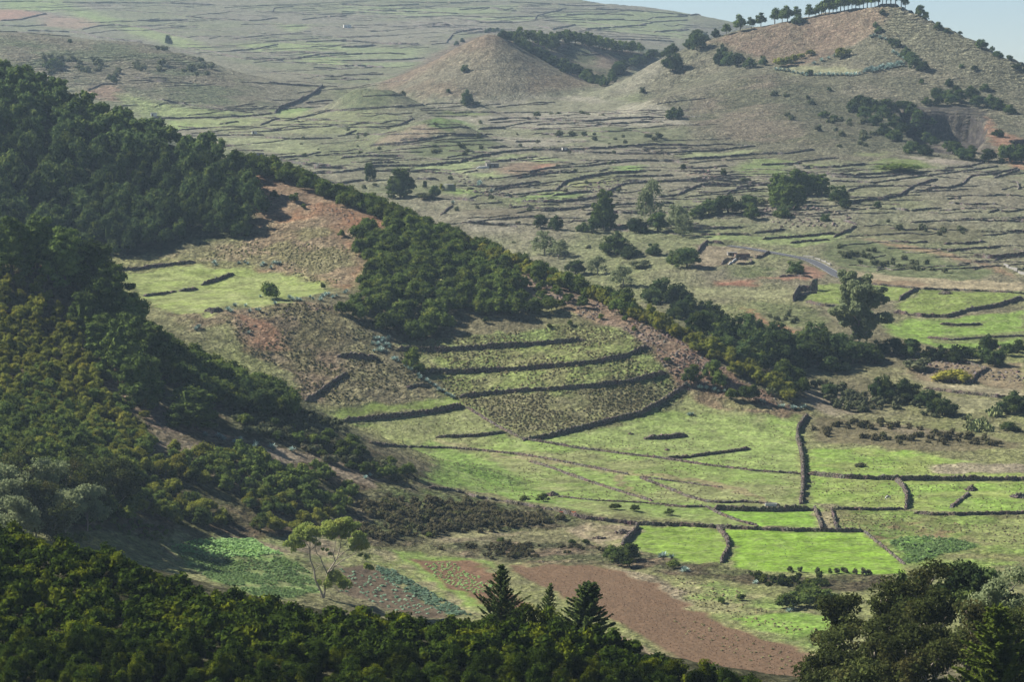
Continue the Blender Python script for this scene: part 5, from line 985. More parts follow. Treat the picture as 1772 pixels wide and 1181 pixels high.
# --- trees of the plain: region, foot, width, height factor, kind
for r, X_, Y_, s, h, P, lab in [
    (2, 150, 925, 9, 1.9, "T", "narrow upright tree left of the wide dark tree near the round tank"), (2, 305, 1010, 21, 1.0, "P", "wide dark tree with layered branches left of the round tank"),
    (2, 480, 1010, 9, 1.15, "T", "small round tree with a leaning trunk just left of the round tank"), (2, 430, 965, 4, 1.5, "T", "tiny upright bush between the wide dark tree and the tank"), (2, 430, 1015, 13, .5, "G", "low grey bush under the small tree beside the tank"),
    (2, 645, 540, 13, 1.25, "T", "pointed dark tree at the foot of the cone with its shadow to the right"), (2, 690, 535, 9, .5, "T", "low bush touching the pointed tree at the foot of the cone"), (2, 635, 365, 9, .9, "T", "lone bush halfway up the front of the cone"), (2, 548, 475, 5, .9, "T", "tiny bush at the foot of the cone, left of the pointed tree"),
    (2, 1695, 360, 21, 1.0, "T", "big rounded dark tree on the left shoulder of the big hill"), (2, 1540, 475, 7, 1.0, "T", "small round bush below the saddle between cone and big hill"), (2, 1020, 1165, 10, .9, "T", "round bush, left of a pair above the spur crest"), (2, 1100, 1175, 11, .85, "T", "round bush, right of a pair above the spur crest"),
    (2, 1700, 610, 16, .7, "T", "clump of dark bushes beside the wall at the foot of the big hill"), (3, 12, 600, 8, 1.2, "T", "small dark tree beside the bush clump at the foot of the big hill"),
    (2, 1580, 1140, 18, 1.5, "E", "tall pale leafy eucalyptus in the tree group left of the pine grove"), (2, 1340, 1175, 19, 1.3, "P", "dark pointed tree, tallest at the left of the mid-valley tree group"), (2, 1290, 1190, 12, .8, "T", "dark rounded tree below the pointed one in the mid-valley group"), (2, 1240, 1185, 10, .7, "T", "low tree at the left end of the mid-valley group"), (2, 1520, 1185, 15, .7, "T", "low dark tree under the tall pale eucalyptus"),
    (2, 1620, 1180, 15, .8, "T", "dark tree right under the tall pale eucalyptus"), (2, 1720, 1180, 16, 1.0, "E", "grey-green tree at the right end of the mid-valley group"),
    (6, 30, 60, 15, .9, "E", "dark leafy tree left of the short walls above the old farmstead"), (6, 50, 215, 17, .7, "T", "wide dark bush on the plain left of the old farmstead"), (5, 1410, 150, 20, .7, "T", "wide dark tree, largest of the middle row above the pale meadow"), (5, 1480, 165, 12, .7, "T", "dark tree right of the largest of the middle row"), (5, 1600, 150, 10, .8, "T", "small round tree with a visible stem above the pale meadow"), (5, 1710, 195, 11, .8, "T", "rounded bush at the right end of the middle row"), (5, 1540, 215, 15, .45, "G", "low green-grey shrub on the pale meadow"), (6, 600, 245, 12, .7, "T", "rounded bush beside the red plot left of the road"),
    (5, 1040, 150, 17, .8, "E", "pale grey-green tree just above the crest of the spur"), (5, 1110, 165, 14, .7, "E", "pale tree right of the other pale tree above the spur crest"), (5, 1200, 250, 14, .6, "T", "dark tree just above the rubble crest"), (5, 1310, 250, 13, .8, "E", "light green tree above the rubble crest, right of the dark one"), (5, 1440, 310, 16, .7, "E", "light green tree above the lower crest"), (5, 1630, 400, 20, .8, "T", "dark broad tree behind the lower crest"), (5, 1720, 420, 18, .9, "T", "dark tree behind the lower crest, right of the broad one"),
    (3, 160, 1100, 17, .75, "T", "dark bush, left of the row beside the pine grove"), (3, 260, 1090, 19, .8, "T", "dark bush, second in the row beside the pine grove"), (3, 370, 1090, 16, .8, "T", "dark bush, third in the row beside the pine grove"), (3, 380, 1120, 12, .8, "T", "green bush in front of the row beside the pine grove"), (3, 100, 1110, 11, .6, "T", "low bush at the left end of the row beside the pine grove"), (3, 430, 1050, 13, .6, "G", "grey-green bush touching the left side of the pine grove"),
    (3, 820, 1030, 16, .8, "T", "dark tree at the right end of the pine grove"), (3, 860, 1060, 9, .8, "T", "small bush right of the pine grove in its shadow"), (3, 545, 1110, 15, .6, "T", "low bush at the foot of the pine grove"), (3, 1025, 1068, 6, .9, "T", "small round bush alone right of the pine grove"), (3, 760, 1130, 8, .7, "T", "small bush on the stony ground below the pine grove"), (3, 30, 870, 6, .8, "T", "small bush near the left end of the quarry fields"), (3, 235, 895, 5, 1.2, "T", "small upright bush by the pale rocks"),
    (3, 345, 925, 9, .4, "G", "low bright green shrub in the fields left of the pine grove"), (3, 1130, 870, 40, .16, "B", "long low mound of bright green scrub below the quarry"), (3, 1500, 470, 7, .9, "T", "bush above the quarry rim, rightmost but two"),
    (1, 862, 225, 12, 1.35, "T", "lone tree on the brow of the far left hillock"), (1, 358, 222, 6, .9, "T", "tiny bush left of the lone tree on the far left hillock"), (1, 583, 420, 7, 1.1, "T", "tiny tree on the curved wall below the far left hillock"), (1, 270, 350, 20, .6, "T", "dark bushy patch on the face of the far left hillock")]:
    pr = {"T": P_TREE, "P": P_PINE, "E": None, "G": P_GREY, "B": P_BUSH}[P]
    if P == "E":
        if 'P_EUCF' not in globals():
            P_EUCF = [make_proto("pale_eucalyptus_tree", crown_arr(330 + i, 26, 1300, 0.05, h=0.8, z0=0.4, rl=(0.08, 0.15), low=-0.4, core=0.55), M_EUCG, tube([(0, 0, -0.1), (0.03, 0, 0.3), (0, 0.02, 0.8)], [0.03, 0.025, 0.01]), M_PALEBARK) for i in range(3)]
        pr = P_EUCF
    put_px(pr, r, X_, Y_, s, lab, "bush" if ("bush" in lab.split(" ")[:4] or "shrub" in lab or "bushy" in lab) else "tree", 1500 if r in (1, 2, 3) else 1290, sz=h)
# pine grove on the plain
for X_, Y_, s, h in [(510, 1010, 14, 1.25), (550, 1030, 15, 1.35), (600, 1000, 15, 1.3), (640, 1000, 13, 1.3), (690, 1000, 14, 1.15), (740, 1000, 14, 1.05), (520, 1060, 14, 1.1), (575, 1075, 16, 1.1), (620, 1050, 12, 1.2), (500, 1040, 10, 1.0)]:
    put_px(P_PINE, 3, X_, Y_, s, "dark pine in the dense square grove in the middle of the plain", "pine", 1500, "pines of the dense square grove", sz=h)
# crest pines of the big hill
n_ = 0
for px, s in [(1192, 9), (1206, 13), (1222, 8), (1257, 11), (1281, 11), (1300, 10), (1317, 12), (1341, 12), (1354, 10), (1363, 11), (1378, 12), (1400, 9), (1412, 7), (1418, 11)] + [(1422 + 6.6 * i, rp.uniform(9, 13)) for i in range(18)] + [(1542, 12), (1550, 13), (1560, 12), (1567, 8)]:
    py = float(np.interp(px, [p[0] for p in BH], [p[1] for p in BH])); h = hit(px, py + 2.5, 2300, 2800)
    put(P_TALL if px > 1245 else P_TREE, h[0], h[1] + 2, s * rp.uniform(0.95, 1.35), "pine in the single row standing on the skyline of the big hill", "pine", "skyline pines of the big hill", sz=(1.0 if px < 1420 else 1.35) if px > 1245 else 0.9)
for X_, Y_, s, h in [(100, 255, 20, .9), (60, 235, 14, .9), (140, 195, 14, .9), (195, 190, 10, .9), (620, 118, 14, .7), (230, 310, 14, 1.2), (215, 330, 13, 1), (260, 330, 15, 1), (310, 340, 17, .8), (370, 345, 14, .7), (440, 330, 9, 1.1), (1048, 75, 7, .9), (1012, 140, 6, 1), (1030, 165, 9, .8), (1100, 225, 9, .8), (1120, 245, 11, .8), (1170, 290, 12, .8), (1195, 310, 13, .8), (1215, 345, 15, .8), (1255, 360, 13, .8), (675, 385, 9, .8),
    (1335, 150, 10, .9), (1240, 85, 10, 1.2), (1270, 98, 8, 1), (1555, 245, 13, .8), (1610, 250, 6, .8), (1640, 290, 11, .6), (1735, 350, 9, .6), (1250, 430, 6, .9), (1390, 440, 9, .8), (1430, 465, 9, .7), (1570, 465, 10, .8), (775, 462, 5, .8), (750, 600, 10, .7), (800, 618, 9, .6), (1455, 345, 6, .7), (1520, 360, 7, .7), (1380, 165, 8, .5), (1445, 175, 5, .8), (1700, 300, 7, .6)]:
    put_px(P_TREE, 3, X_, Y_, s, "small dark tree or bush scattered over the big hill", "tree", 2000, "scattered trees and bushes of the big hill", sz=h)
for px0, py0, s in [(930, 540, 15), (900, 570, 14), (960, 610, 15), (1010, 640, 14), (1060, 690, 15), (1110, 720, 14), (1130, 560, 12), (1150, 620, 12), (1250, 700, 10), (1335, 500, 14), (1390, 510, 14), (1440, 520, 14), (1510, 500, 14), (1530, 545, 13), (1600, 545, 14), (1640, 560, 13), (1700, 580, 12), (980, 560, 17), (1030, 575, 17), (1080, 560, 15), (1060, 600, 14), (1110, 650, 14), (1150, 680, 13), (1200, 780, 14), (1270, 790, 12), (1420, 790, 14), (1460, 810, 13), (1700, 830, 22), (1760, 830, 22), (1590, 830, 14), (1500, 820, 12), (1640, 700, 10)]:
    put_px(P_TREE, 3, px0, py0, s, "dark bush growing around the shadowed quarry", "bush", 1950, "bushes around the quarry", sz=0.8)
for X_, Y_, s in [(520, 340, 13), (560, 335, 13), (600, 320, 12), (630, 300, 10), (680, 285, 11), (850, 290, 16), (830, 300, 9)]:
    put_px(P_HEATHY, 3, X_, Y_, s, "yellow-green shrub in the reddish bowl of the big hill", "bush", 2200, "yellow-green shrubs in the reddish bowl", sz=0.7)
for X_, Y_, s in [(700, 150, 12), (760, 190, 13), (820, 240, 11), (860, 280, 9), (950, 290, 8), (800, 330, 13), (850, 400, 13), (900, 450, 12), (960, 470, 11), (1080, 500, 9), (1180, 520, 10), (1300, 540, 9), (1000, 120, 11), (1120, 110, 12), (900, 110, 10)]:
    put_px(P_TREE, 14, X_, Y_, s, "dark bush growing around the shadowed quarry", "bush", 1950, "bushes around the quarry", sz=0.8)
for X_, Y_, s in [(430, 640, 14), (480, 680, 13), (600, 640, 14), (660, 620, 13), (760, 640, 15), (600, 710, 12), (850, 640, 14), (960, 670, 12), (1010, 690, 10), (250, 650, 13), (440, 720, 11)]:
    put_px(P_TREE, 6, X_, Y_ + 14, s, "dark rounded tree in the belt between the rubble spur and the tall eucalyptus", "tree", 1180, "trees of the belt left of the tall eucalyptus", sz=0.85)
# wooded hollow of the cone
X, Y = scatter(2, [(870, 165), (1000, 175), (1010, 195), (1090, 185), (1300, 205), (1500, 235), (1600, 250), (1560, 275), (1350, 265), (1120, 245), (1000, 240), (900, 215)], 9, 2760, 3150, seed=21)
for x, y in zip(X, Y): put(P_TALL, x, y, rp.uniform(9, 13), "tree of the light green plantation along the rim of the hollow behind the cone", "tree", "plantation behind the cone", sz=1.0)
crest_line([(1010, 300), (1100, 340)], 1, 1, 10, 11, P_TREE, "dark tree alone in the hollow behind the cone", "tree", None, 2700, 2900)
for a, b_, n in [((800, 160), (900, 215), 8), ((900, 225), (1010, 290), 16), ((1010, 295), (1150, 370), 14), ((1150, 350), (1290, 430), 22), ((1230, 400), (1360, 440), 10), ((1380, 400), (1450, 350), 10), ((1450, 360), (1530, 320), 7), ((1530, 330), (1600, 290), 8), ((1600, 260), (1700, 250), 6)]:
    for i in range(n):
        t = rp.uniform(); px, py = fp(2, [(a[0] + (b_[0] - a[0]) * t, a[1] + (b_[1] - a[1]) * t + rp.uniform(-12, 6))])[0]
        x, y, z = hit(px, py, 2600, 3300); put(P_TREE, x, y, rp.uniform(8, 13), "dark tree lining the hollow behind the right flank of the cone", "tree", "dark trees lining the hollow behind the cone", sz=0.9)
for X_, Y_ in [(745, 150), (760, 145), (780, 150), (800, 148), (825, 152), (590, 215), (622, 200)]:
    put_px(P_TREE, 2, X_, Y_ + 16, 8, "small tree on the top and left edge of the cone", "tree", 2500, "small trees on top of the cone", sz=1.0)
# scrub that nobody could count
SC_ = [(0, [(-40, 890), (200, 890), (300, 915), (280, 945), (130, 945), (-40, 920)], 2.6, 1.4, 2.6, 650, 1000), (0, [(660, 870), (900, 870), (1000, 892), (980, 915), (800, 925), (680, 940), (640, 900)], 3.0, 2.0, 3.8, 850, 1000), (6, [(390, 395), (700, 430), (780, 520), (500, 530)], 7, 4, 7, 1250, 1500), (6, [(680, 990), (1100, 1010), (1772, 1120), (1700, 1150), (900, 1110), (700, 1080)], 4.5, 2.5, 4.5, 950, 1250),
  (6, [(800, 110), (1100, 130), (1640, 250), (1500, 285), (1100, 250), (880, 220)], 7, 4, 8, 1400, 1700), (6, [(920, 5), (1500, 5), (1590, 60), (1400, 90)], 8, 4, 8, 1500, 1900), (6, [(260, 200), (500, 225), (460, 265), (280, 255)], 6, 4, 7, 1400, 1600), (5, [(850, 60), (1300, 60), (1300, 150), (1100, 110), (900, 110)], 7, 4, 8, 1350, 1800),
  (6, [(640, 740), (1000, 780), (1300, 900), (1500, 1000), (1100, 1000), (700, 930)], 6, 3, 6, 1000, 1300), (3, [(480, 400), (900, 560), (1200, 760), (800, 770), (500, 560)], 13, 6, 11, 2050, 2500), (1, [(50, 240), (850, 225), (1200, 400), (900, 470), (400, 430), (100, 330)], 17, 8, 15, 2450, 3100),
  (2, [(0, 500), (350, 490), (400, 540), (0, 570)], 12, 6, 11, 2150, 2800), (2, [(1100, 700), (1400, 670), (1772, 660), (1772, 730), (1400, 740)], 10, 5, 9, 1950, 2300), (2, [(450, 720), (800, 740), (700, 800), (400, 790)], 10, 5, 9, 1950, 2300), (3, [(900, 1110), (1300, 1080), (1700, 1150), (1300, 1175)], 8, 4, 7, 1550, 2000),
  (8, [(0, 260), (250, 230), (700, 270), (1180, 340), (1150, 380), (700, 400), (450, 420), (240, 480), (20, 420)], 3.0, 1.8, 3.6, 800, 1000), (8, [(440, 500), (760, 470), (1200, 480), (1500, 530), (1730, 610), (1560, 600), (1300, 570), (700, 550)], 2.4, 1.4, 2.6, 750, 950), (9, [(120, 620), (500, 650), (1040, 650), (1000, 710), (700, 710), (450, 700), (350, 680)], 2.8, 1.6, 3.6, 700, 950),
  (2, [(230, 600), (700, 580), (1500, 560), (1772, 560), (1772, 600), (600, 600)], 16, 5, 10, 2200, 2700), (4, [(1120, 900), (1400, 880), (1772, 1030), (1772, 1150), (1450, 1110), (1250, 1060)], 3.8, 2.2, 4.5, 850, 1060)]
for k, (r, q, sp_, a, b_, lo, hi) in enumerate(SC_):
    X, Y = scatter(r, q, sp_, lo, hi, 0.42, seed=40 + k, feather=sp_ * (4 if lo > 1200 else 2))
    if len(X): merged("scrub", L_LOW, X, Y, rp.uniform(a, b_, len(X)) * (0.8 if lo > 1200 else 1), M_SCRUB if lo > 1200 else M_BROWN if k in (1, 3, 15, 16) else M_BUSH if k in (0, 17) else M_GREY, "low scrub covering the ground", None)
X, Y = scatter(0, [(760, 600), (1400, 600), (1772, 700), (1772, 230), (1200, 240), (500, 190), (500, 300)], 46, 1250, 2500, 0.55, seed=77)
merged("scrub", L_LOW, X, Y, rp.uniform(2.5, 5, len(X)), M_GREY, "scattered low scrub of the plain", None)
# ------------------------------------------------------------------ eucalyptus and conifers with limbs
def limb(p0, d, L, r0, r1, rng, n=6, wob=0.12, lift=0.15):
    P = [np.array(p0, float)]; d = np.array(d, float); d /= np.linalg.norm(d)
    for i in range(n):
        d = d + rng.normal(0, wob, 3) + np.array([0, 0, lift / n]); d /= np.linalg.norm(d); P.append(P[-1] + d * L / n)
    return np.array(P), np.linspace(r0, r1, n + 1)
def eucalyptus(name, H, W, seed, leafn, label, cat, x, y, mat=None, z=None, low=0.35, leaf=0.34, group=None, rl=(0.9, 1.8), bark=None, nb=9, core=0.34):
    rng = np.random.default_rng(seed); parts = []; lobes = []
    P, R = limb((0, 0, -0.5), (rng.normal(0, 0.05), rng.normal(0, 0.05), 1), H * 0.80, H * 0.018, H * 0.006, rng, 10, 0.05, 0.2); parts.append(tube(P, R))
    for i in range(nb):
        t = low + (1 - low) * (i + rng.uniform(0, 0.6)) / nb; k = t * (len(P) - 1); p = P[min(int(k), len(P) - 1)]
        a = i * 2.4 + rng.uniform(-0.4, 0.4); L = W * 0.5 * rng.uniform(0.65, 1.05) * (1.05 - 0.45 * max(0, t - 0.5))
        Q, S = limb(p, (math.cos(a), math.sin(a), rng.uniform(0.35, 0.9)), L, H * 0.008 * (1.2 - t * 0.5), H * 0.002, rng, 6, 0.15, 0.5); parts.append(tube(Q, S, 5))
        for j in range(4):
            q = Q[rng.integers(2, len(Q))]; d = rng.normal(0, 1, 3); d[2] = abs(d[2]) * 0.6
            B, T = limb(q, d, L * 0.35, H * 0.003, H * 0.001, rng, 3, 0.2, 0.3); parts.append(tube(B, T, 4))
            for e in (B[-1], B[2]):
                r = rng.uniform(*rl); lobes.append((e[0] + rng.normal(0, .3), e[1] + rng.normal(0, .3), e[2] + 0.2, r, r, r * 0.62))
        r = rng.uniform(*rl); lobes.append((*Q[-1], r, r, r * 0.6))
    r = rl[1]; lobes.append((*P[-1], r, r, r * 0.8))
    e = bpy.data.objects.new(name, None); COL.objects.link(e)
    V, Q, T = foliage(lobes, leafn, leaf, rng, core=core, jit=0.9, asp=1.5)
    mesh_np("crown", V, [Q, T], mat or M_EUC, False, parent=e); v, f = join(parts); mesh_np("trunk", v, [f], bark or M_PALEBARK, True, parent=e)
    e.location = (x, y, float(hz(x, y)) if z is None else z); return tag(e, label, cat, group)
def top_at(px, py, d):            # world point where a tree top at that pixel stands, distance d
    return at_depth(px, py, d)
def conifer(name, px, py, d, H, W, seed, label, nw=26, leafn=5200, up=0.55, mat=None, taper=0.9, leaf=0.20, cat="conifer", lean=0.0, start=0.12, thick=0.4):
    x, y, zt = top_at(px, py, d); zb = zt - H; rng = np.random.default_rng(seed)
    e = bpy.data.objects.new(name, None); COL.objects.link(e); e.location = (x, y, zb)
    TP = np.array([(lean * (t ** 2), 0, H * t) for t in np.linspace(-0.03, 1, 9)]); parts = [tube(TP, np.linspace(0.26, 0.03, 9))]; C_ = []; N_ = []; A_ = []
    for i in range(nw):
        t = start + (1 - start) * (i / nw) ** 0.9; zc = H * t; Lb = W * 0.5 * ((1 - t) ** taper + 0.05)
        for j in range(6):
            a = i * 1.1 + j * 1.047 + rng.uniform(-0.3, 0.3); L = Lb * rng.uniform(0.6, 1.18)
            d0 = np.array([math.cos(a), math.sin(a), up * rng.uniform(0.5, 1.3)])
            P, R = limb((lean * t * t, 0, zc), d0, L, 0.05, 0.012, rng, 5, 0.06, 0.25); parts.append(tube(P, R, 4))
            m = max(6, int(leafn / (nw * 6) * (L / (W * 0.35) + 0.25)))
            u = rng.uniform(0.12, 1.06, m) * 5; k = np.clip(u.astype(int), 0, 4); f = (u - k)[:, None]; pos = P[k] * (1 - f) + P[k + 1] * f
            w_ = thick * (1.15 - u[:, None] / 6) * (0.5 + 0.5 * L / (W * 0.5))
            C_.append(pos + rng.normal(0, 1, (m, 3)) * w_ * np.array([0.5, 0.5, 0.28]) * 0.8); N_.append(rng.normal(0, 0.7, (m, 3)) + [0, 0, 0.9]); A_.append(np.repeat((P[-1] - P[0])[None] / (L + 1e-6), m, 0))
    V, Q = leaves(np.concatenate(C_), np.concatenate(N_), leaf, rng, 2.1, np.concatenate(A_))
    mesh_np("crown", V, [Q], mat or M_CONI, False, parent=e); v, f = join(parts); mesh_np("trunk", v, [f], M_BARK, True, parent=e)
    return tag(e, label, cat)
conifer("conifer_tree", 868, 978, 428, 12.0, 13.0, 1, "slender conifer with bare spire and upswept separate branches rising from the foreground wood", nw=24, leafn=8000, up=0.62, leaf=0.26, thick=0.26, taper=1.1)
conifer("conifer_tree", 1003, 1009, 424, 13.5, 13.0, 2, "dense dark conifer with ragged layered branches, right of the slender one in the foreground", nw=30, leafn=17000, up=0.34, leaf=0.30, thick=0.5, lean=1.6, taper=0.72)
conifer("conifer_tree", 945, 1010, 429, 9.0, 6.5, 3, "small conifer tip leaning between the two foreground conifers", nw=16, leafn=2000, up=0.9, leaf=0.22, thick=0.24, lean=0.8)
conifer("cypress_tree", 1725, 1052, 352, 26.0, 19.0, 4, "big yellow-green feathery cypress in the bottom right corner", nw=40, leafn=26000, up=0.30, mat=M_CONY, leaf=0.34, thick=0.7, taper=0.7)
for px, py, s in [(845, 1052, 6.5), (905, 1046, 7.5), (950, 1040, 8), (930, 1075, 8), (975, 1065, 8), (860, 1085, 7), (1000, 1095, 8), (1080, 1125, 6.5), (800, 1085, 6), (1040, 1120, 6), (1180, 1150, 5.5), (1240, 1160, 5)]:
    x, y, z = at_depth(px, py, 424); put(P_HEATH, x, y, s, "taller rounded heath crown around the foot of the foreground conifers", "tree", "taller heath around the foreground conifers", z=z - s * 0.95, name="tall_heath_tree")

# --- lone open-crowned eucalyptus in front of the crop plot
zx, zy, zz = hit(560, 1036, 600, 1000); dq = zy; KM = dq / FPX / 5.905
def lz(X_, Z_, dep=0.0): return ((X_ - 480) * KM, dep, (1020 - Z_) * KM)
e = bpy.data.objects.new("open_crowned_tree", None); COL.objects.link(e); e.location = (zx + 0.0, zy, zz)
br = [([(480, 1035), (450, 940), (395, 830), (385, 720), (345, 620), (340, 510), (345, 440), (310, 380)], .34, .10, 0), ([(480, 1035), (492, 950), (505, 850), (520, 760), (575, 680), (620, 610), (650, 500), (665, 400), (690, 330)], .30, .08, 1.5),
      ([(520, 760), (470, 650), (450, 580), (415, 545), (400, 470), (420, 380)], .20, .06, -2), ([(600, 630), (580, 560), (600, 470), (610, 420), (560, 340)], .15, .05, 2.5), ([(530, 765), (600, 690), (680, 630), (800, 570), (850, 500)], .17, .05, 3), ([(630, 600), (700, 530), (780, 480), (860, 430)], .13, .05, -3),
      ([(340, 500), (300, 420), (230, 410), (160, 440)], .12, .04, -2), ([(345, 520), (400, 480), (450, 420), (500, 350)], .12, .04, 2), ([(395, 730), (440, 680), (465, 640)], .08, .03, 1), ([(640, 560), (740, 520), (820, 540), (900, 560)], .09, .03, 2), ([(505, 850), (560, 800), (620, 780)], .12, .04, -1), ([(650, 500), (720, 440), (780, 330)], .1, .04, 1)]
parts = []
for pts, r0, r1, dep in br:
    n = len(pts); P = np.array([lz(a, b_, dep * i / (n - 1)) for i, (a, b_) in enumerate(pts)]); t = np.linspace(0, n - 1, n * 3); P2 = np.stack([np.interp(t, np.arange(n), P[:, i]) for i in range(3)], 1); parts.append(tube(P2, np.linspace(r0, r1, n * 3), 6))
lob = []
rl_ = np.random.default_rng(3)
for a, b_, r in [(150, 430, 45), (190, 380, 50), (240, 340, 60), (300, 290, 60), (360, 300, 60), (300, 370, 45), (420, 320, 55), (480, 300, 60), (530, 260, 55), (590, 260, 55), (640, 300, 60), (690, 220, 50), (730, 210, 45), (700, 330, 55), (760, 280, 50), (840, 380, 55), (880, 430, 55), (850, 490, 50), (910, 470, 40), (930, 580, 28), (960, 680, 32), (920, 700, 28), (600, 770, 55), (560, 830, 50), (640, 840, 55), (700, 880, 60), (520, 880, 40), (250, 470, 35), (180, 500, 25), (380, 430, 30), (480, 500, 18), (560, 540, 18), (520, 520, 15), (760, 430, 30), (240, 430, 30), (560, 370, 45), (640, 230, 45), (800, 470, 35), (430, 460, 25)]:
    p = lz(a, b_, rl_.uniform(-3, 3)); r *= 1.3; lob.append((*p, r * KM, r * KM, r * KM * 0.7))
lob += [(p[0] + rl_.normal(0, 1), p[1] + rl_.normal(0, 1), p[2] + rl_.normal(0, .5), p[3] * .7, p[4] * .7, p[5] * .7) for p in lob[:30]]
V, Q, T = foliage(lob, 9500, 0.46, rl_, core=0.5, jit=0.9, asp=1.4)
mesh_np("crown", V, [Q, T], M_EUCL, False, parent=e); v, f = join(parts); mesh_np("trunk", v, [f], M_PALEBARK, True, parent=e)
tag(e, "open-crowned tree with pale forked trunks standing in front of the crop plot", "tree")
# --- right foreground group: top pixel, distance, height, width
FG = [(1470, 1005, 415, 22, 11), (1545, 985, 405, 24, 11), (1628, 950, 410, 27, 12), (1600, 1010, 385, 22, 10), (1700, 965, 395, 26, 13), (1765, 985, 380, 25, 13), (1660, 1020, 375, 22, 10), (1440, 1075, 395, 19, 10), (1500, 1060, 380, 20, 10), (1560, 1080, 370, 20, 10), (1430, 1120, 380, 16, 10), (1740, 1060, 370, 20, 10), (1480, 1125, 365, 17, 10), (1420, 1150, 372, 14, 8), (1630, 1100, 360, 18, 10)]
FGL = ["tree at the left of the lower right grove, its top just above the bank", "tree with a brownish crown in the lower right grove, below the bright field corner", "tallest tree of the lower right grove with a forked pale top", "tree with pale dead limbs in the middle of the lower right grove", "broad grey-green tree near the top right of the lower right grove", "olive tree crown cut by the right edge of the photo", "dark tree in the middle of the lower right grove below the tallest one",
       "tree at the left fringe of the lower right grove beside the green slope", "tree with a brown-green crown left of centre in the lower right grove", "tree with a dark upright stem in the lower right grove", "low tree at the leftmost edge of the lower right grove", "tree at the right edge just above the feathery cypress", "low bushy tree at the bottom left of the lower right grove", "lowest leftmost tree of the grove beside the ploughed field", "low dark tree left of the feathery cypress"]
for i, (px, py, d, H, W) in enumerate(FG):
    x, y, zt = at_depth(px, py, d)
    eucalyptus("eucalyptus_tree", H, W, 500 + i, 6500, FGL[i], "tree", x, y, mat=M_EUCG if i in (4,) else M_EUC, z=zt - H * 0.93, leaf=0.30, low=0.30, rl=(0.9, 1.9))
for px, py, s, lab in [(1580, 985, 9, "round black-green crown behind the lower right grove, left of the tallest tree"), (1665, 965, 10, "dark round crown behind the lower right grove, right of the tallest tree"), (1690, 955, 10, "second dark round crown right of the tallest tree of the grove"), (1750, 1000, 9, "dark round crown among the olive crowns at the right edge")]:
    x, y, z = at_depth(px, py, 440); put(P_TREE, x, y, s, lab, "tree", z=z - s * 0.95)
for i in range(46):
    px = rp.uniform(1400, 1800); py = rp.uniform(1120, 1230); d = rp.uniform(360, 420); x, y, z = at_depth(px, py, d)
    put(P_BUSH, x, y, rp.uniform(4, 7), "dark undergrowth bush below the lower right grove", "bush", "undergrowth of the lower right grove", z=float(hz(x, y)) , name="undergrowth_bush")
# --- eucalyptus mass on the lower left
GL = ['leftmost high gum tree, cut by the left edge above the foreground wood', 'tall gum tree second from the left edge in the lower left stand', 'highest right-hand gum tree of the lower left stand, beside the yellow heath', 'gum tree cut by the left edge, halfway down the lower left stand', 'grey-green gum tree in the middle of the lower left stand', 'gum tree with pale limbs right of the middle of the lower left stand', 'gum tree beside the olive bushes on the right side of the lower left stand', 'small gum tree low on the right side of the lower left stand', 'rightmost low gum tree with pale bare limbs above the dark gully', 'low gum tree just above the foreground wood near the left edge', 'low gum tree just above the foreground wood, right of another low one', 'gum tree mostly outside the left edge, only its right side in view', 'small upper gum tree at the right end of the lower left stand']
for i, (px, py, d, H, W) in enumerate([(20, 690, 770, 20, 15), (70, 715, 775, 19, 14), (120, 740, 780, 18, 13), (10, 770, 750, 18, 14), (60, 790, 755, 17, 13), (110, 800, 765, 16, 13), (160, 790, 790, 16, 13), (150, 830, 780, 13, 11), (200, 830, 800, 14, 12), (30, 850, 740, 14, 12), (95, 860, 750, 13, 12), (-20, 730, 760, 20, 14), (215, 790, 810, 12, 10)]):
    x, y, zt = at_depth(px, py, d)
    eucalyptus("gum_tree", H, W, 700 + i, 4200, GL[i], "tree", x, y, mat=M_EUCG if i % 2 else M_EUC, z=float(hz(x, y)), leaf=0.46, low=0.25, group="gum trees at the lower left edge", rl=(1.3, 2.5))
X, Y = scatter(0, [(-50, 700), (60, 700), (150, 780), (220, 830), (235, 880), (190, 910), (110, 915), (-50, 900)], 5, 640, 1000, seed=88)
for x, y in zip(X, Y): put(P_BUSH, x, y, rp.uniform(4.5, 8), "dark bush under the gum trees at the lower left", "bush", "bushes under the gum trees", name="understorey_bush")
# --- tall eucalyptus of the valley
x, y, z = hit(*fp(6, [(930, 650)])[0], 1150, 1400)
eucalyptus("tall_eucalyptus_tree", 36, 31, 901, 26000, "tall airy eucalyptus towering over the bushes left of the green fields", "tree", x, y, mat=M_EUCG, leaf=0.75, low=0.14, rl=(1.5, 3.0), z=z, nb=17, core=0.2)

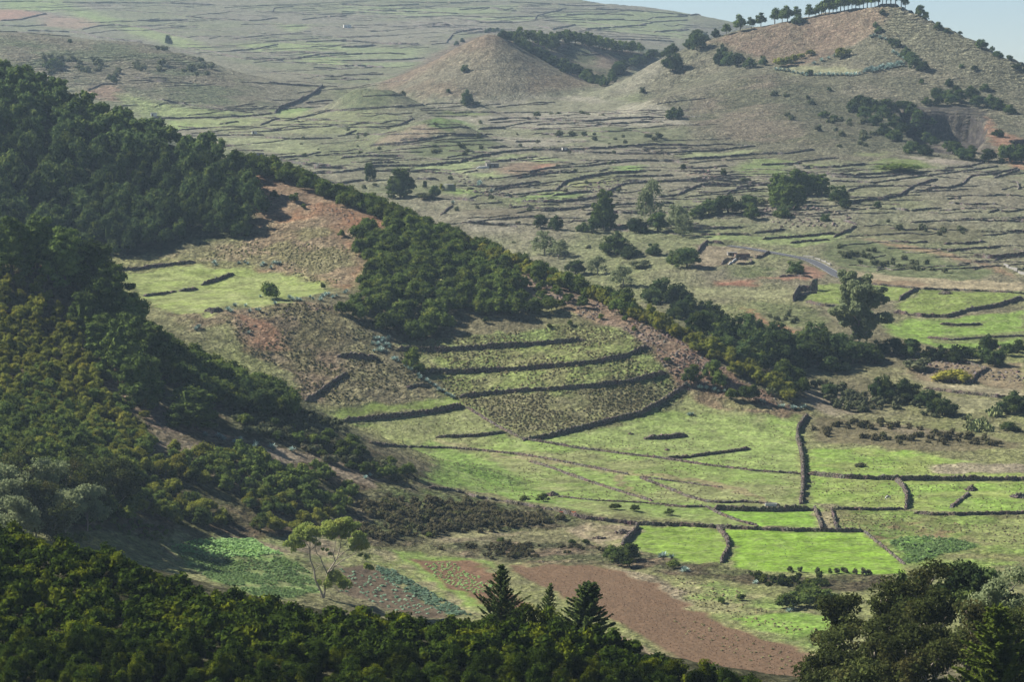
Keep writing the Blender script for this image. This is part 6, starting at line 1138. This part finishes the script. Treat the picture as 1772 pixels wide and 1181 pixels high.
# ------------------------------------------------------------------ road, parapets, buildings
M_ASPH = plain("asphalt", (0.085, 0.088, 0.095), 0.9, 0.1, 0.15, 0.8)
M_WHITE = plain("whitewash", (0.72, 0.70, 0.64), 0.8, 0.1, 0.12, 1.0)
M_PAINT = plain("road_paint", (0.7, 0.7, 0.68), 0.8, 0.1, 0.1)
M_CONC = plain("concrete", (0.24, 0.23, 0.21), 0.9, 0.1, 0.25, 1.0)
M_DARKW = plain("weathered_wood", (0.09, 0.06, 0.045), 0.9, 0.1, 0.3)
def ribbon(name, L, offs, mat, dz, kind=None, parent=None):
    L = np.array(L); t = np.gradient(L[:, :2], axis=0); t /= np.linalg.norm(t, axis=1, keepdims=True); n = np.stack([-t[:, 1], t[:, 0]], 1); m = len(offs)
    V = np.concatenate([np.concatenate([L[:, :2] + n * o, L[:, 2:] + dz], 1)[:, None] for o in offs], 1).reshape(-1, 3)
    i = np.arange(len(L) - 1)[:, None] * m; j = np.arange(m - 1)[None]; F = np.stack([i + j, i + j + 1, i + j + 1 + m, i + j + m], -1).reshape(-1, 4)
    o = mesh_np(name, V, [F], mat, True, parent)
    if kind: o["kind"] = kind
    return o
RD2 = RD.copy()
ribbon("road", RD2, [-3.3, -1.5, 0, 1.5, 3.3], M_ASPH, 0.22, "structure")
ribbon("road_edge_line", RD2, [2.95, 3.08], M_PAINT, 0.226, "structure"); ribbon("road_edge_line", RD2, [-3.08, -2.95], M_PAINT, 0.226, "structure")
def box(c, s, rz=0.0):
    x, y, z = np.array(s) / 2; V = np.array([(a, b_, c_) for c_ in (-z, z) for b_ in (-y, y) for a in (-x, x)]); co, si = math.cos(rz), math.sin(rz)
    V = V @ np.array([[co, si, 0], [-si, co, 0], [0, 0, 1]]) + np.array(c); F = np.array([(0, 2, 3, 1), (4, 5, 7, 6), (0, 1, 5, 4), (2, 6, 7, 3), (0, 4, 6, 2), (1, 3, 7, 5)]); return V, F
def parapet(r, pts, label, h=0.75, lo=1350, hi=1700, seg=9.0):
    W = world_line(r, pts, 2.0, False, lo); W = np.array([q for q in W if q[1] < hi]); d = np.concatenate([[0], np.cumsum(np.hypot(*np.diff(W[:, :2], axis=0).T))]); ps = []
    for a in np.arange(0, d[-1] - 1, seg):
        b_ = min(a + seg * 0.93, d[-1]); p = [np.interp(a, d, W[:, i]) for i in range(2)]; q = [np.interp(b_, d, W[:, i]) for i in range(2)]
        cx, cy = (p[0] + q[0]) / 2, (p[1] + q[1]) / 2; ps.append(box((cx, cy, float(hz(cx, cy)) + h / 2 - 0.2), (math.hypot(q[0] - p[0], q[1] - p[1]), 0.5, h + 0.4), math.atan2(q[1] - p[1], q[0] - p[0])))
    v, f = join(ps); o = mesh_np("roadside_parapet", v, [f], M_CONC, False); bv = o.modifiers.new("b", 'BEVEL'); bv.width = 0.08; tag(o, label, "parapet")
parapet(10, [(945, 258), (1060, 278), (1120, 300), (1180, 325), (1225, 352)], "pale segmented parapet along the far side of the road bend")
parapet(6, [(1670, 203), (1710, 232), (1800, 262)], "pale angular wall beside the red track at the right edge", 1.4, 1350, 1900, 14)
def hut(name, r, X_, Y_, w, d, h, label, cat="hut", lo=1500, hi=6400, mat=None, roofm=None, rz=0.15, door=True, win=1, gable=0.0):
    p = fp(r, [(X_, Y_)])[0]; x, y, z = hit(p[0], p[1], lo, hi)
    e = bpy.data.objects.new(name, None); COL.objects.link(e); e.location = (x, y, z - 0.3); e.rotation_euler = (0, 0, rz)
    t = 0.45; v, f = join([box((0, -d / 2 + t / 2, h / 2), (w, t, h)), box((0, d / 2 - t / 2, h / 2), (w, t, h)), box((-w / 2 + t / 2, 0, h / 2), (t, d - 2 * t, h)), box((w / 2 - t / 2, 0, h / 2), (t, d - 2 * t, h))])
    mesh_np("wall", v, [f], mat or M_CONC, False, e)
    if gable:
        V = np.array([(-w / 2 - .2, -d / 2 - .3, h), (w / 2 + .2, -d / 2 - .3, h), (w / 2 + .2, d / 2 + .3, h), (-w / 2 - .2, d / 2 + .3, h), (-w / 2 - .2, 0, h + gable), (w / 2 + .2, 0, h + gable)])
        mesh_np("roof", V, [np.array([(0, 1, 5, 4), (2, 3, 4, 5), (0, 3, 2, 1)]), np.array([(0, 4, 3), (1, 2, 5)])], roofm or M_CONC, False, e)
    else:
        v, f = box((0, 0, h + 0.1), (w + 0.4, d + 0.4, 0.2)); mesh_np("roof", v, [f], roofm or M_CONC, False, e)
    if door: v, f = box((-w * 0.2, -d / 2 - 0.01, 1.0), (1.0, 0.08, 2.0)); mesh_np("door", v, [f], M_DARKW, False, e)
    for k in range(win): v, f = box((w * (0.15 + 0.2 * k), -d / 2 - 0.01, h * 0.58), (0.9, 0.08, 0.9)); mesh_np("window", v, [f], M_DARKW, False, e)
    return tag(e, label, cat)
hut("stone_cottage", 11, 1370, 236, 8.5, 5, 3.2, "small brown flat-roofed stone hut with a pale wall to its left, on the terraced plain", mat=M_CONC, win=1)
hut("stone_shed", 11, 1325, 222, 3.6, 3.2, 3.0, "small square stone shed touching the left side of the flat-roofed hut", mat=M_ROCK, win=0)
o = None
p = [hit(*q, 1500, 2600) for q in fp(11, [(1205, 248), (1270, 246), (1342, 240)])]
o = wall_mesh("white_wall", p, 1.5, 1.0, M_WHITE, rough_=0.02); tag(o, "long low whitewashed wall left of the stone hut on the plain", "wall")
hut("white_house", 2, 32, 140, 11, 7, 4.5, "tiny white house alone on the faraway slope", "house", 2800, mat=M_WHITE, roofm=M_WHITE, win=2)
hut("pale_hut", 1, 786, 592, 5, 4, 3.0, "tiny pale hut on the plain below the far left hillock", mat=M_WHITE, win=0, lo=1800)
hut("pale_hut", 1, 1318, 796, 9, 4, 2.4, "low pale hut on the plain just behind the upper crest of the spur", mat=M_CONC, win=1, lo=1700)
hut("pale_hut", 1, 1300, 682, 4, 3, 2.2, "tiny pale shelter on the long wall of the plain behind the dark ridge", mat=M_WHITE, win=0, lo=1800)
hut("pale_shelter", 2, 1142, 768, 3.5, 2.5, 2.4, "tiny white shelter on the long terrace wall of the plain", mat=M_WHITE, win=0, lo=1700)
hut("farm_shed", 10, 215, 250, 5, 3.5, 1.9, "pale-walled shed of the old farmstead beside the road", lo=1350, mat=M_CONC, roofm=M_CONC, win=1)
hut("farm_shed", 10, 320, 270, 8, 4.5, 2.2, "low dark stone shed of the old farmstead, right of the pale-walled shed", lo=1350, mat=M_ROCK, roofm=M_DARKW, win=0)
wall(10, [(110, 345), (150, 300), (260, 292), (400, 300), (420, 330), (380, 345), (260, 338)], 1.4, 0.8, "rough stone pen in front of the old farmstead sheds", 1350, hi=1700)
p = [hit(*q, 1350, 1700) for q in fp(10, [(185, 345), (225, 318), (262, 294)])]; tag(wall_mesh("white_wall", p, 1.0, 0.6, M_WHITE, rough_=0.02), "short pale slanting wall in front of the old farmstead", "wall")
# ruin
ex, ey, ez = hit(*fp(10, [(950, 640)])[0], 1300, 1600)
e = bpy.data.objects.new("ruined_house", None); COL.objects.link(e)
for nm, pts, h in [("wall", [(845, 725), (868, 690), (890, 655), (912, 630)], 5.0), ("wall", [(905, 625), (960, 618), (1030, 615)], 3.6), ("gable", [(1012, 612), (1050, 608), (1088, 604)], 5.5), ("wall", [(925, 668), (950, 655), (1000, 640), (1085, 640)], 1.6)]:
    W = [hit(*q, 1300, 1600) for q in dense(fp(10, pts), 3)]; o = wall_mesh(nm, W, h, 0.8, M_WALLF, rough_=0.05, ends=False, parent=e)
tag(e, "roofless stone ruin with a tall dark gable beside the green fields below the road", "ruin")
# round tank
x, y, z = hit(*fp(11, [(920, 478)])[0], 1500, 2300); e = bpy.data.objects.new("water_tank", None); COL.objects.link(e); e.location = (x, y, z - 0.3)
th = np.linspace(0, 2 * math.pi, 40, endpoint=False); R0 = 4.9
def rev(prof):
    V = np.concatenate([np.stack([r * np.cos(th), r * np.sin(th), th * 0 + z_], 1) for r, z_ in prof]); i = np.arange(len(prof) - 1)[:, None] * 40; j = np.arange(40)[None]; return V, np.stack([i + j, i + (j + 1) % 40, i + (j + 1) % 40 + 40, i + j + 40], -1).reshape(-1, 4)
v, f = rev([(R0, 0), (R0, 5.0), (R0 - 0.3, 5.0), (R0 - 0.3, 4.7)]); mesh_np("tank_wall", v, [f], plain("mossy_render", (0.19, 0.20, 0.13), var=0.35, scale=0.7), True, e)
v, f = rev([(R0 - 0.29, 4.72), (2.5, 4.95), (0.02, 5.05)]); mesh_np("tank_cover", v, [f], M_CONC, True, e)
tag(e, "round mossy water tank with a pale flat cover on the plain", "water tank")
iv = foliage([(-4.6, -1.5, 3, 1.0, 1.6, 2.2), (-4.2, -3, 4.2, 1.2, 1.0, 1.0), (4.4, -2.2, 4.6, 0.8, 0.8, 0.6), (-3, -4, 1, 1.2, .8, 1.0)], 420, 0.5, np.random.default_rng(1)); o = mesh_np("climbing_plant", iv[0], [iv[1], iv[2]], M_HEATHY, False); o.location = (x, y, z - 0.2); tag(o, "yellow-green climber growing up the left side of the round tank", "climber")
# white trough
x, y, z = hit(*fp(13, [(200, 333)])[0], 800, 1100); e = bpy.data.objects.new("water_trough", None); COL.objects.link(e); e.location = (x, y, z)
v, f = join([box((0, -0.5, .45), (3.9, .12, .9)), box((0, .5, .45), (3.9, .12, .9)), box((-1.89, 0, .45), (.12, .88, .9)), box((1.89, 0, .45), (.12, .88, .9)), box((0, 0, .1), (3.66, .88, .2))]); mesh_np("basin", v, [f], M_WHITE, False, e)
v, f = box((0, 0, 0.7), (3.64, .86, .02)); mesh_np("water", v, [f], plain("trough_water", (0.05, 0.07, 0.07), 0.1, 0.5, 0.1), False, e)
tag(e, "long white water trough on top of the dark wall left of the tall cross wall", "trough")
# ------------------------------------------------------------------ cow
def cow():
    x, y, z = hit(*fp(13, [(1400, 268)])[0], 850, 1100)
    J = {'pel': (0.75, 0, 1.18), 'spn': (0.2, 0, 1.12), 'sho': (-0.55, 0, 1.15), 'wth': (-0.75, 0, 1.12), 'nk': (-1.05, 0, 0.85), 'hd': (-1.28, 0, 0.45), 'mz': (-1.42, 0, 0.16), 'tail': (0.95, 0, 1.15), 't2': (1.05, 0, 0.55)}
    R = {'pel': .34, 'spn': .42, 'sho': .36, 'wth': .27, 'nk': .19, 'hd': .155, 'mz': .085, 'tail': .05, 't2': .03}
    E = [('pel', 'spn'), ('spn', 'sho'), ('sho', 'wth'), ('wth', 'nk'), ('nk', 'hd'), ('hd', 'mz'), ('pel', 'tail'), ('tail', 't2')]
    for s, n_ in ((-1, 'l'), (1, 'r')):
        for k, a, b_, c_, d_ in (('f', 'sho', (-0.58, .2 * s, .75), (-0.62, .2 * s, .42), (-0.6, .2 * s, .05)), ('h', 'pel', (0.72, .22 * s, .78), (0.95, .22 * s, .48), (0.85, .22 * s, .05))):
            for i, (q, r) in enumerate(((b_, .16 if k == 'h' else .13), (c_, .08), (d_, .06))): J[n_ + k + str(i)] = q; R[n_ + k + str(i)] = r
            E += [(a, n_ + k + '0'), (n_ + k + '0', n_ + k + '1'), (n_ + k + '1', n_ + k + '2')]
        J['e' + n_] = (-1.16, .26 * s, .62); R['e' + n_] = .04; E.append(('hd', 'e' + n_))
    K = list(J); me = bpy.data.meshes.new("cow"); me.from_pydata([J[k] for k in K], [(K.index(a), K.index(b_)) for a, b_ in E], []); o = bpy.data.objects.new("cow", me); COL.objects.link(o)
    o.modifiers.new("s", 'SKIN')
    for i, k in enumerate(K): me.skin_vertices[0].data[i].radius = (R[k], R[k])
    me.skin_vertices[0].data[0].use_root = True
    sub = o.modifiers.new("u", 'SUBSURF'); sub.levels = 2; sub.render_levels = 2
    m, n, l, b = new_mat("cow_hide"); rough(b, 0.7, 0.2); tc = n.new("ShaderNodeTexCoord"); nz = n.new("ShaderNodeTexNoise"); nz.inputs["Scale"].default_value = 1.7; nz.inputs["Detail"].default_value = 1; l.new(tc.outputs["Object"], nz.inputs["Vector"])
    cr = n.new("ShaderNodeValToRGB"); cr.color_ramp.elements[0].position = 0.49; cr.color_ramp.elements[0].color = (0.75, 0.73, 0.68, 1); cr.color_ramp.elements[1].position = 0.51; cr.color_ramp.elements[1].color = (0.015, 0.014, 0.013, 1); l.new(nz.outputs["Fac"], cr.inputs[0]); l.new(cr.outputs[0], b.inputs["Base Color"])
    me.materials.append(m); o.location = (x, y, z); o.rotation_euler = (0, 0, math.radians(35)); return tag(o, "black and white cow grazing alone in the pasture near the straight wall", "cow")
cow()
# ------------------------------------------------------------------ agaves, prickly pears, crops, tufts, stones
def agave_arr(seed):
    rng = np.random.default_rng(seed); V = []; Q = []; b_ = 0
    for i in range(26):
        a = i * 2.39996; el = 0.25 + 1.05 * (i / 26); L = rng.uniform(0.8, 1.1); d = np.array([math.cos(a) * math.cos(el), math.sin(a) * math.cos(el), math.sin(el)]); s = np.cross(d, [0, 0, 1]); s /= np.linalg.norm(s)
        up = np.cross(s, d); P = [(0, .07), (.35, .11), (.75, .07), (1.0, .01)]
        for t, w_ in P:
            c_ = d * L * t + np.array([0, 0, -0.12 * t * t]); V += [c_ - s * w_ + up * .03, c_ + s * w_ + up * .03]
        for k in range(3): Q.append([b_ + 2 * k, b_ + 2 * k + 1, b_ + 2 * k + 3, b_ + 2 * k + 2])
        b_ += 8
    return np.array(V), np.array(Q), np.zeros((0, 3), int)
AG = [agave_arr(i) for i in range(3)]; P_AG = [make_proto("agave", a, M_AGAVE) for a in AG]
def agaves(r, pts, lab, grp, s=(1.5, 2.3), lo=1000, hi=6400):
    for X_, Y_ in pts: put_px(P_AG, r, X_, Y_, rp.uniform(*s), lab, "agave", lo, grp, hi=hi, sz=1.0)
agaves(4, [(1105, 208), (1095, 195), (1220, 197), (1250, 192), (1265, 200), (1335, 210), (1385, 220), (1400, 197), (1430, 197), (1345, 200), (1415, 200)], "blue-grey agave along the upper edge of the green shelf field", "agaves above the shelf field", lo=1150)
agaves(4, [(1165, 435), (1180, 445), (1200, 415), (1255, 415), (1275, 445), (1310, 435), (1325, 440), (1395, 385), (1405, 405), (1330, 368), (1480, 375), (1495, 385), (1520, 385), (1535, 388), (1585, 370), (1600, 380), (1650, 370), (1665, 360), (1680, 355), (1700, 372), (1720, 365), (1640, 385), (1000, 535), (1015, 525), (1270, 555)], "blue-grey agave along the lower edge of the green shelf field", "agaves below the shelf field", lo=1100)
agaves(5, [(rp.uniform(160, 255), rp.uniform(578, 650)) for i in range(24)] + [(235, 650), (270, 690), (290, 700), (285, 685), (330, 722), (345, 735), (360, 745), (395, 772), (405, 785), (440, 800), (455, 812), (480, 825), (500, 845), (520, 852), (540, 868), (550, 872), (575, 885), (565, 878), (30, 340), (20, 350)], "blue-grey agave in the slanting row left of the terrace walls", "agaves of the slanting row", lo=1050)
agaves(6, [(60, 825), (45, 818), (110, 835), (125, 838), (150, 840), (190, 848), (210, 855), (240, 855), (290, 865), (430, 905), (445, 910), (520, 930), (540, 932), (590, 940), (605, 938), (630, 940), (650, 935), (60, 972), (75, 972)], "blue-grey agave at the red foot of the rubble slope above the big pasture", "agaves above the big pasture", lo=1000)
agaves(4, [(1050, 1080), (1120, 1085), (1140, 1100), (1130, 1090), (1200, 1112), (1210, 1120), (1230, 1100), (1300, 1135), (1310, 1125), (1390, 1142), (1400, 1150), (1490, 1155)], "pale agave on the dry strip of the near spur", "agaves on the near spur", lo=700)
agaves(8, [(1635, 545), (1650, 540), (1690, 550), (1755, 615), (1765, 620), (150, 130), (125, 140)], "blue-grey agave on the bank below the bright fields", "agaves on the bank", lo=650)
agaves(9, [(40, 620), (30, 610), (570, 825), (585, 815), (400, 680)], "blue-grey agave at the foot of the dark bank under the brightest field", "agaves under the brightest field", lo=600)
agaves(12, [(640 + t * 30, float(np.interp(640 + t * 30, [640, 820, 1000, 1200, 1280, 1400, 1480, 1530], [470, 510, 520, 515, 490, 465, 455, 445])) + rp.uniform(-6, 6)) for t in range(30)] + [(1250 + 9 * i, 485 - i * 1.8 + rp.uniform(-12, 12)) for i in range(28)] + [(1290, 255), (1310, 248), (1350, 262), (1385, 270), (1440, 360), (1460, 370), (1480, 385), (1510, 400), (1530, 420), (900, 435), (950, 415), (1000, 400), (1040, 385)], "tiny blue-grey agave in the hedge line crossing the big hill", "agave hedge of the big hill", (3.0, 4.6), 2100)
agaves(11, [(1230, 420), (1240, 400), (1250, 410), (1360, 490), (965, 605)], "blue-grey agave on the plain right of the round tank", "agaves right of the tank", (2.5, 3.6), 1500)
def pear_arr(seed):
    rng = np.random.default_rng(seed); V = []; T = []; b_ = 0
    for i in range(34):
        a = rng.uniform(0, 6.28); q = rng.uniform(0, .8); c_ = np.array([q * math.cos(a), q * math.sin(a), rng.uniform(.15, 1.0) * (1.1 - q * .6)]); Rz = rng.uniform(0, 3.14); v = ICO1[0] * np.array([.17, .035, .22]); co, si = math.cos(Rz), math.sin(Rz); v = v @ np.array([[co, si, 0], [-si, co, 0], [0, 0, 1]]) + c_; V.append(v); T.append(ICO1[1] + b_); b_ += 42
    return np.concatenate(V), np.zeros((0, 4), int), np.concatenate(T)
P_PEAR = [make_proto("prickly_pear", pear_arr(i), M_PEAR) for i in range(3)]
for X_, Y_ in [(1485, 1030), (1500, 1045), (1530, 1030), (1550, 1045), (1560, 1020), (1580, 1045), (1595, 1050), (1520, 1050), (1610, 965), (1635, 965), (1625, 975), (1490, 990), (860, 735), (480, 860), (1120, 885), (1100, 885)]:
    put_px(P_PEAR, 6, X_, Y_ + 6, rp.uniform(2.2, 3.4), "pale green prickly pear clump in the scrub at the right", "prickly pear", 950, "prickly pears in the scrub at the right", name="prickly_pear")
def tuft_arr(seed, n, size, w=0.5, h=0.5, up=0.3, flat=0.8):
    rng = np.random.default_rng(seed); D = rng.normal(0, 1, (n, 3)); D[:, 2] = np.abs(D[:, 2]) + up; D /= np.linalg.norm(D, axis=1, keepdims=True); V, Q = leaves(D * [w, w, h] * rng.uniform(.6, 1, (n, 1)), D * flat + [0, 0, 1.0 - flat] + rng.normal(0, .25, (n, 3)), size, rng, 1.2); return V, Q, np.zeros((0, 3), int)
def mound_arr(seed):
    rng = np.random.default_rng(seed); v = ICO[0] * rng.uniform(.8, 1.2, (12, 1)) * [.42, .42, .32]; a = tuft_arr(seed, 14, .34, .45, .42); return np.concatenate([a[0], v]), a[1], ICO[1] + len(a[0])
TUF = [mound_arr(i) for i in range(4)]; CRP = [tuft_arr(20 + i, 12, .5, .42, .4, flat=0.25) for i in range(4)]
def field(name, arrs, r, q, sp_, s0, s1, mat, label, lo, hi, gap=0.0, seed=0, cat=None, jit=0.48):
    X, Y = scatter(r, q, sp_, lo, hi, gap, seed, jit)
    if len(X): merged(name, arrs, X, Y, rp.uniform(s0, s1, len(X)), mat, label, cat)
field("dry_tussocks", TUF, 5, [(270, 600), (700, 570), (1240, 500), (1480, 560), (1600, 640), (1680, 740), (1740, 830), (1640, 900), (1530, 960), (1200, 1040), (930, 1080), (640, 925), (430, 750)], 1.9, .7, 1.6, M_TUS, "dry grass tussocks dotting the terraces of the spur", 1050, 1300, 0.40, 1)
field("dry_tussocks", TUF, 5, [(660, 890), (1080, 860), (1500, 810), (1700, 790), (1640, 890), (1500, 960), (1200, 1040), (940, 1060), (760, 990)], 1.8, .8, 1.4, M_TUS, "dense dry tussocks on the lowest terrace of the spur", 1050, 1250, 0.25, 2)
field("dry_tussocks", TUF, 4, [(1150, 500), (1480, 400), (1772, 410), (2000, 560), (2150, 700), (2230, 880), (1900, 900), (1540, 900), (1500, 760), (1280, 660)], 2.1, .8, 1.7, M_TUS, "dry tussocks on the brown slope at the foot of the spur", 1050, 1300, 0.42, 3)
field("dry_tussocks", TUF, 4, [(990, 130), (1330, 80), (1772, 100), (1800, 300), (1640, 300), (1350, 230), (1000, 190)], 2.4, .8, 1.6, M_TUS, "dry tussocks on the slope above the green shelf field", 1150, 1400, 0.42, 4)
field("crop_plants", CRP, 7, [(870, 490), (1000, 455), (1300, 450), (1440, 530), (1300, 545), (1050, 545)], 1.5, 1.2, 1.8, M_CROP, "leafy green crop filling the upper part of the plot behind the foreground wood", 650, 1000, 0.05, 5, jit=0.14)
field("crop_plants", CRP, 7, [(870, 490), (1050, 550), (1200, 560), (1440, 545), (1560, 600), (1640, 700), (1500, 760), (1300, 740), (1060, 650)], 1.55, 1.0, 1.6, M_CROP, "leafy green crop in the lower part of the plot behind the foreground wood", 650, 1000, 0.2, 6, jit=0.14)
field("crop_plants", CRP, 9, [(1090, 470), (1150, 440), (1300, 435), (1500, 470), (1530, 490), (1350, 530), (1250, 560), (1180, 580)], 1.5, .9, 1.5, M_CROP, "leafy green crop patch beyond the brightest field", 750, 1000, 0.2, 7)
field("cabbage_row", CRP, 8, [(165, 590), (260, 610), (420, 700), (560, 780), (680, 850), (560, 845), (380, 740), (240, 660)], 1.25, .9, 1.6, M_CABB, "row of bluish cabbages between the dark plot and the green strip", 600, 1000, 0.1, 8)
field("cabbages", CRP, 8, [(0, 600), (150, 600), (400, 760), (560, 850), (300, 820), (0, 720)], 3.2, .8, 1.3, M_CABB, "scattered bluish cabbages on the dark plot", 600, 1000, 0.35, 9)
field("seedlings", CRP, 8, [(430, 580), (560, 570), (680, 620), (780, 680), (800, 740), (640, 720), (480, 650)], 1.9, .6, 1.1, M_CROP, "yellow-green young plants on the small ploughed plot", 600, 1000, 0.35, 10)
ROCK = [(ICO[0] * np.random.default_rng(i).uniform(.7, 1.3, (12, 1)) * [.5, .5, .4], np.zeros((0, 4), int), ICO[1]) for i in range(5)]
for k, (r, q, sp_, a, b_, lo, hi) in enumerate([(5, [(620, 130), (900, 230), (1250, 340), (1450, 410), (1600, 490), (1772, 600), (1900, 720), (1772, 820), (1660, 740), (1560, 620), (1450, 540), (1250, 480), (1100, 400), (900, 330), (700, 250)], 2.2, .6, 1.9, 1060, 1400), (6, [(0, 560), (200, 700), (400, 830), (620, 940), (500, 960), (350, 880), (0, 830)], 2.4, .5, 1.4, 1050, 1300),
    (6, [(1170, 690), (1330, 690), (1560, 735), (1772, 720), (1772, 800), (1500, 790), (1200, 760)], 3.5, .8, 2.2, 1050, 1300), (3, [(420, 1060), (700, 1060), (900, 1110), (850, 1160), (500, 1160), (420, 1110)], 5, 1, 3.2, 1500, 2000), (2, [(600, 900), (780, 940), (1000, 1030), (900, 1070), (760, 1020), (620, 980)], 6, 1, 3, 1500, 2100), (2, [(1200, 960), (1400, 920), (1500, 960), (1380, 1010), (1220, 1010)], 6, 1, 3, 1500, 2100),
    (3, [(90, 870), (200, 850), (250, 900), (150, 930)], 5, 1.5, 3.5, 1700, 2200), (4, [(1000, 410), (1200, 470), (1700, 400), (1772, 460), (1300, 520), (900, 500)], 4, .5, 1.5, 1050, 1300), (0, [(380, 275), (560, 345), (700, 395), (640, 400), (450, 330)], 3.2, .5, 1.4, 1250, 1500)]):
    X, Y = scatter(r, q, sp_, lo, hi, 0.38, seed=200 + k)
    if len(X): merged("loose_stones", ROCK, X, Y, rp.uniform(a, b_, len(X)), M_ROCK, "loose stones strewn over the slope", None)
M_CLOD = plain("soil_clod", (0.135, 0.084, 0.050), var=0.3, scale=0.5)
X, Y = scatter(0, [(885, 983), (1000, 980), (1050, 986), (1130, 1012), (1190, 1052), (1260, 1087), (1400, 1132), (1430, 1190), (1320, 1195), (1200, 1145), (1080, 1082), (1000, 1048), (940, 1015)], 1.5, 600, 1000, seed=301, jitter=0.3)
merged("soil_clods", ROCK, X, Y, rp.uniform(.2, .5, len(X)), M_CLOD, "clods of turned earth on the big ploughed field")
X, Y = scatter(0, [(1150, 1060), (1300, 1110), (1430, 1160), (1400, 1185), (1300, 1150), (1200, 1110)], 4, 600, 1000, 0.5, seed=302)
merged("field_weeds", CRP, X, Y, rp.uniform(.5, 1.2, len(X)), M_TUS, "sparse dry weeds on the lower part of the ploughed field")
for k, q in enumerate([[(610, 735), (800, 712), (925, 765), (1050, 745), (1180, 700), (1380, 725), (1385, 868), (1200, 890), (930, 865), (740, 830), (760, 800)], [(1395, 775), (1772, 818), (1790, 885), (1400, 870)], [(1395, 725), (1700, 760), (1790, 800), (1400, 770)]]):
    X, Y = scatter(0, q, 3.0, 850, 1250, 0.5, seed=310 + k); merged("grass_tufts", TUF, X, Y, rp.uniform(.35, .85, len(X)), M_TUS, "tufts of coarse grass standing in the pasture")
X, Y = scatter(9, [(0, 395), (950, 415), (1150, 580), (900, 630), (280, 580), (0, 560)], 3.4, 750, 1000, 0.55, seed=320); merged("grass_tufts", TUF, X, Y, rp.uniform(.3, .6, len(X)), M_CROP, "tufts of fresh grass in the two brightest fields")
X, Y = scatter(9, [(0, 650), (250, 680), (500, 830), (800, 840), (780, 950), (500, 930), (0, 760)], 2.6, 640, 950, 0.45, seed=321); merged("grass_tufts", TUF, X, Y, rp.uniform(.5, 1.2, len(X)), M_TUS, "dry grass tufts on the slope between ploughed land and bank")
X, Y = scatter(9, [(650, 295), (1772, 335), (1772, 480), (1150, 440), (820, 405)], 2.8, 780, 1050, 0.45, seed=322); merged("grass_tufts", TUF, X, Y, rp.uniform(.5, 1.2, len(X)), M_TUS, "dry grass tufts in the rough field at the right")
# shrubs and saplings along banks
for X_, Y_ in [(590, 625), (575, 615), (630, 620), (715, 622), (735, 630), (780, 632), (815, 628), (850, 622), (862, 626), (910, 630), (950, 634), (975, 632), (990, 632), (380, 640), (400, 650), (370, 625)]:
    put_px(P_GREY if X_ % 4 else P_BUSH, 9, X_, Y_, rp.uniform(1.0, 2.3), "small sapling on the lip of the dark bank below the brightest field", "sapling", 650, "saplings on the lip of the dark bank", sz=1.5, name="sapling")
for X_, Y_, s in [(560, 790, 7), (620, 780, 8), (690, 770, 9), (745, 780, 8), (800, 770, 6), (640, 720, 6), (680, 700, 6), (230, 760, 3), (330, 745, 3)]:
    put_px(P_BUSH, 9, X_, Y_ + 20, s, "green bush on the slope below the dark bank under the brightest field", "bush", 620, "green bushes below the dark bank", sz=0.75, name="bank_bush")
for X_, Y_, s in [(1400, 560, 8), (1470, 560, 9), (1440, 590, 8), (1700, 600, 5), (1680, 330, 4), (1500, 310, 4), (1400, 300, 4), (1180, 480, 3), (1250, 480, 3), (820, 470, 3), (450, 440, 2.5), (1030, 260, 5), (940, 260, 4)]:
    put_px(P_BUSH, 8, X_, Y_, s, "dark bush on the scrubby bank between the ploughed land and the bright fields", "bush", 650, "bushes on the scrubby bank", sz=0.7, name="bank_bush")
for X_, Y_, s in [(940, 60, 5)]:
    put_px(P_GREY, 9, X_, Y_ + 22, s, "low thorny bush alone in the pasture right of the tall cross wall", "bush", 900, sz=0.5)
x, y, z = hit(*fp(8, [(1160, 318)])[0], 800, 1100); v, f = join([box((i * 1.1 - 2.2, 0.3 * math.sin(i), 0.3), (1.0, .5, .35), .2 * i) for i in range(5)]); o = mesh_np("red_planks", v, [f], plain("faded_red", (0.42, 0.10, 0.05)), False); o.location = (x, y, z); tag(o, "scatter of faded red boards in the brush beside the overgrown wall", "boards")

for o in list(COL.objects):                  # a plant kind that was never set down anywhere
    if o.parent is None and o.name.split(".")[0] in ("prickly_pear", "agave", "pine_tree", "broadleaf_tree", "pale_eucalyptus_tree", "ridge_pine") and "label" not in o:
        for ch in list(o.children): bpy.data.objects.remove(ch)
        bpy.data.objects.remove(o)
# ------------------------------------------------------------------ the hazy air of the valley
zlo = float(ZG.min()) - 1.0; zhi = float(ZG.max()) + 25.0
hx0, hx1, hy0, hy1 = -5700.0, 5700.0, -40.0, 9100.0
hv = [(x, y, z) for z in (zlo, zhi) for y in (hy0, hy1) for x in (hx0, hx1)]
hf = [(0, 2, 3, 1), (4, 5, 7, 6), (0, 1, 5, 4), (2, 6, 7, 3), (0, 4, 6, 2), (1, 3, 7, 5)]
hm = bpy.data.materials.new("haze"); hm.use_nodes = True; hn = hm.node_tree.nodes
for q in [x for x in hn if x.type != 'OUTPUT_MATERIAL']: hn.remove(q)
pv = hn.new("ShaderNodeVolumePrincipled"); pv.inputs["Color"].default_value = (0.60, 0.80, 1.0, 1); pv.inputs["Density"].default_value = HAZE
pv.inputs["Anisotropy"].default_value = 0.2
hm.node_tree.links.new(pv.outputs[0], [x for x in hn if x.type == 'OUTPUT_MATERIAL'][0].inputs["Volume"])
hm.cycles.homogeneous_volume = True
hz_o = mesh_np("haze", np.array(hv), [np.array(hf)], hm, smooth=False)
hz_o["kind"] = "stuff"
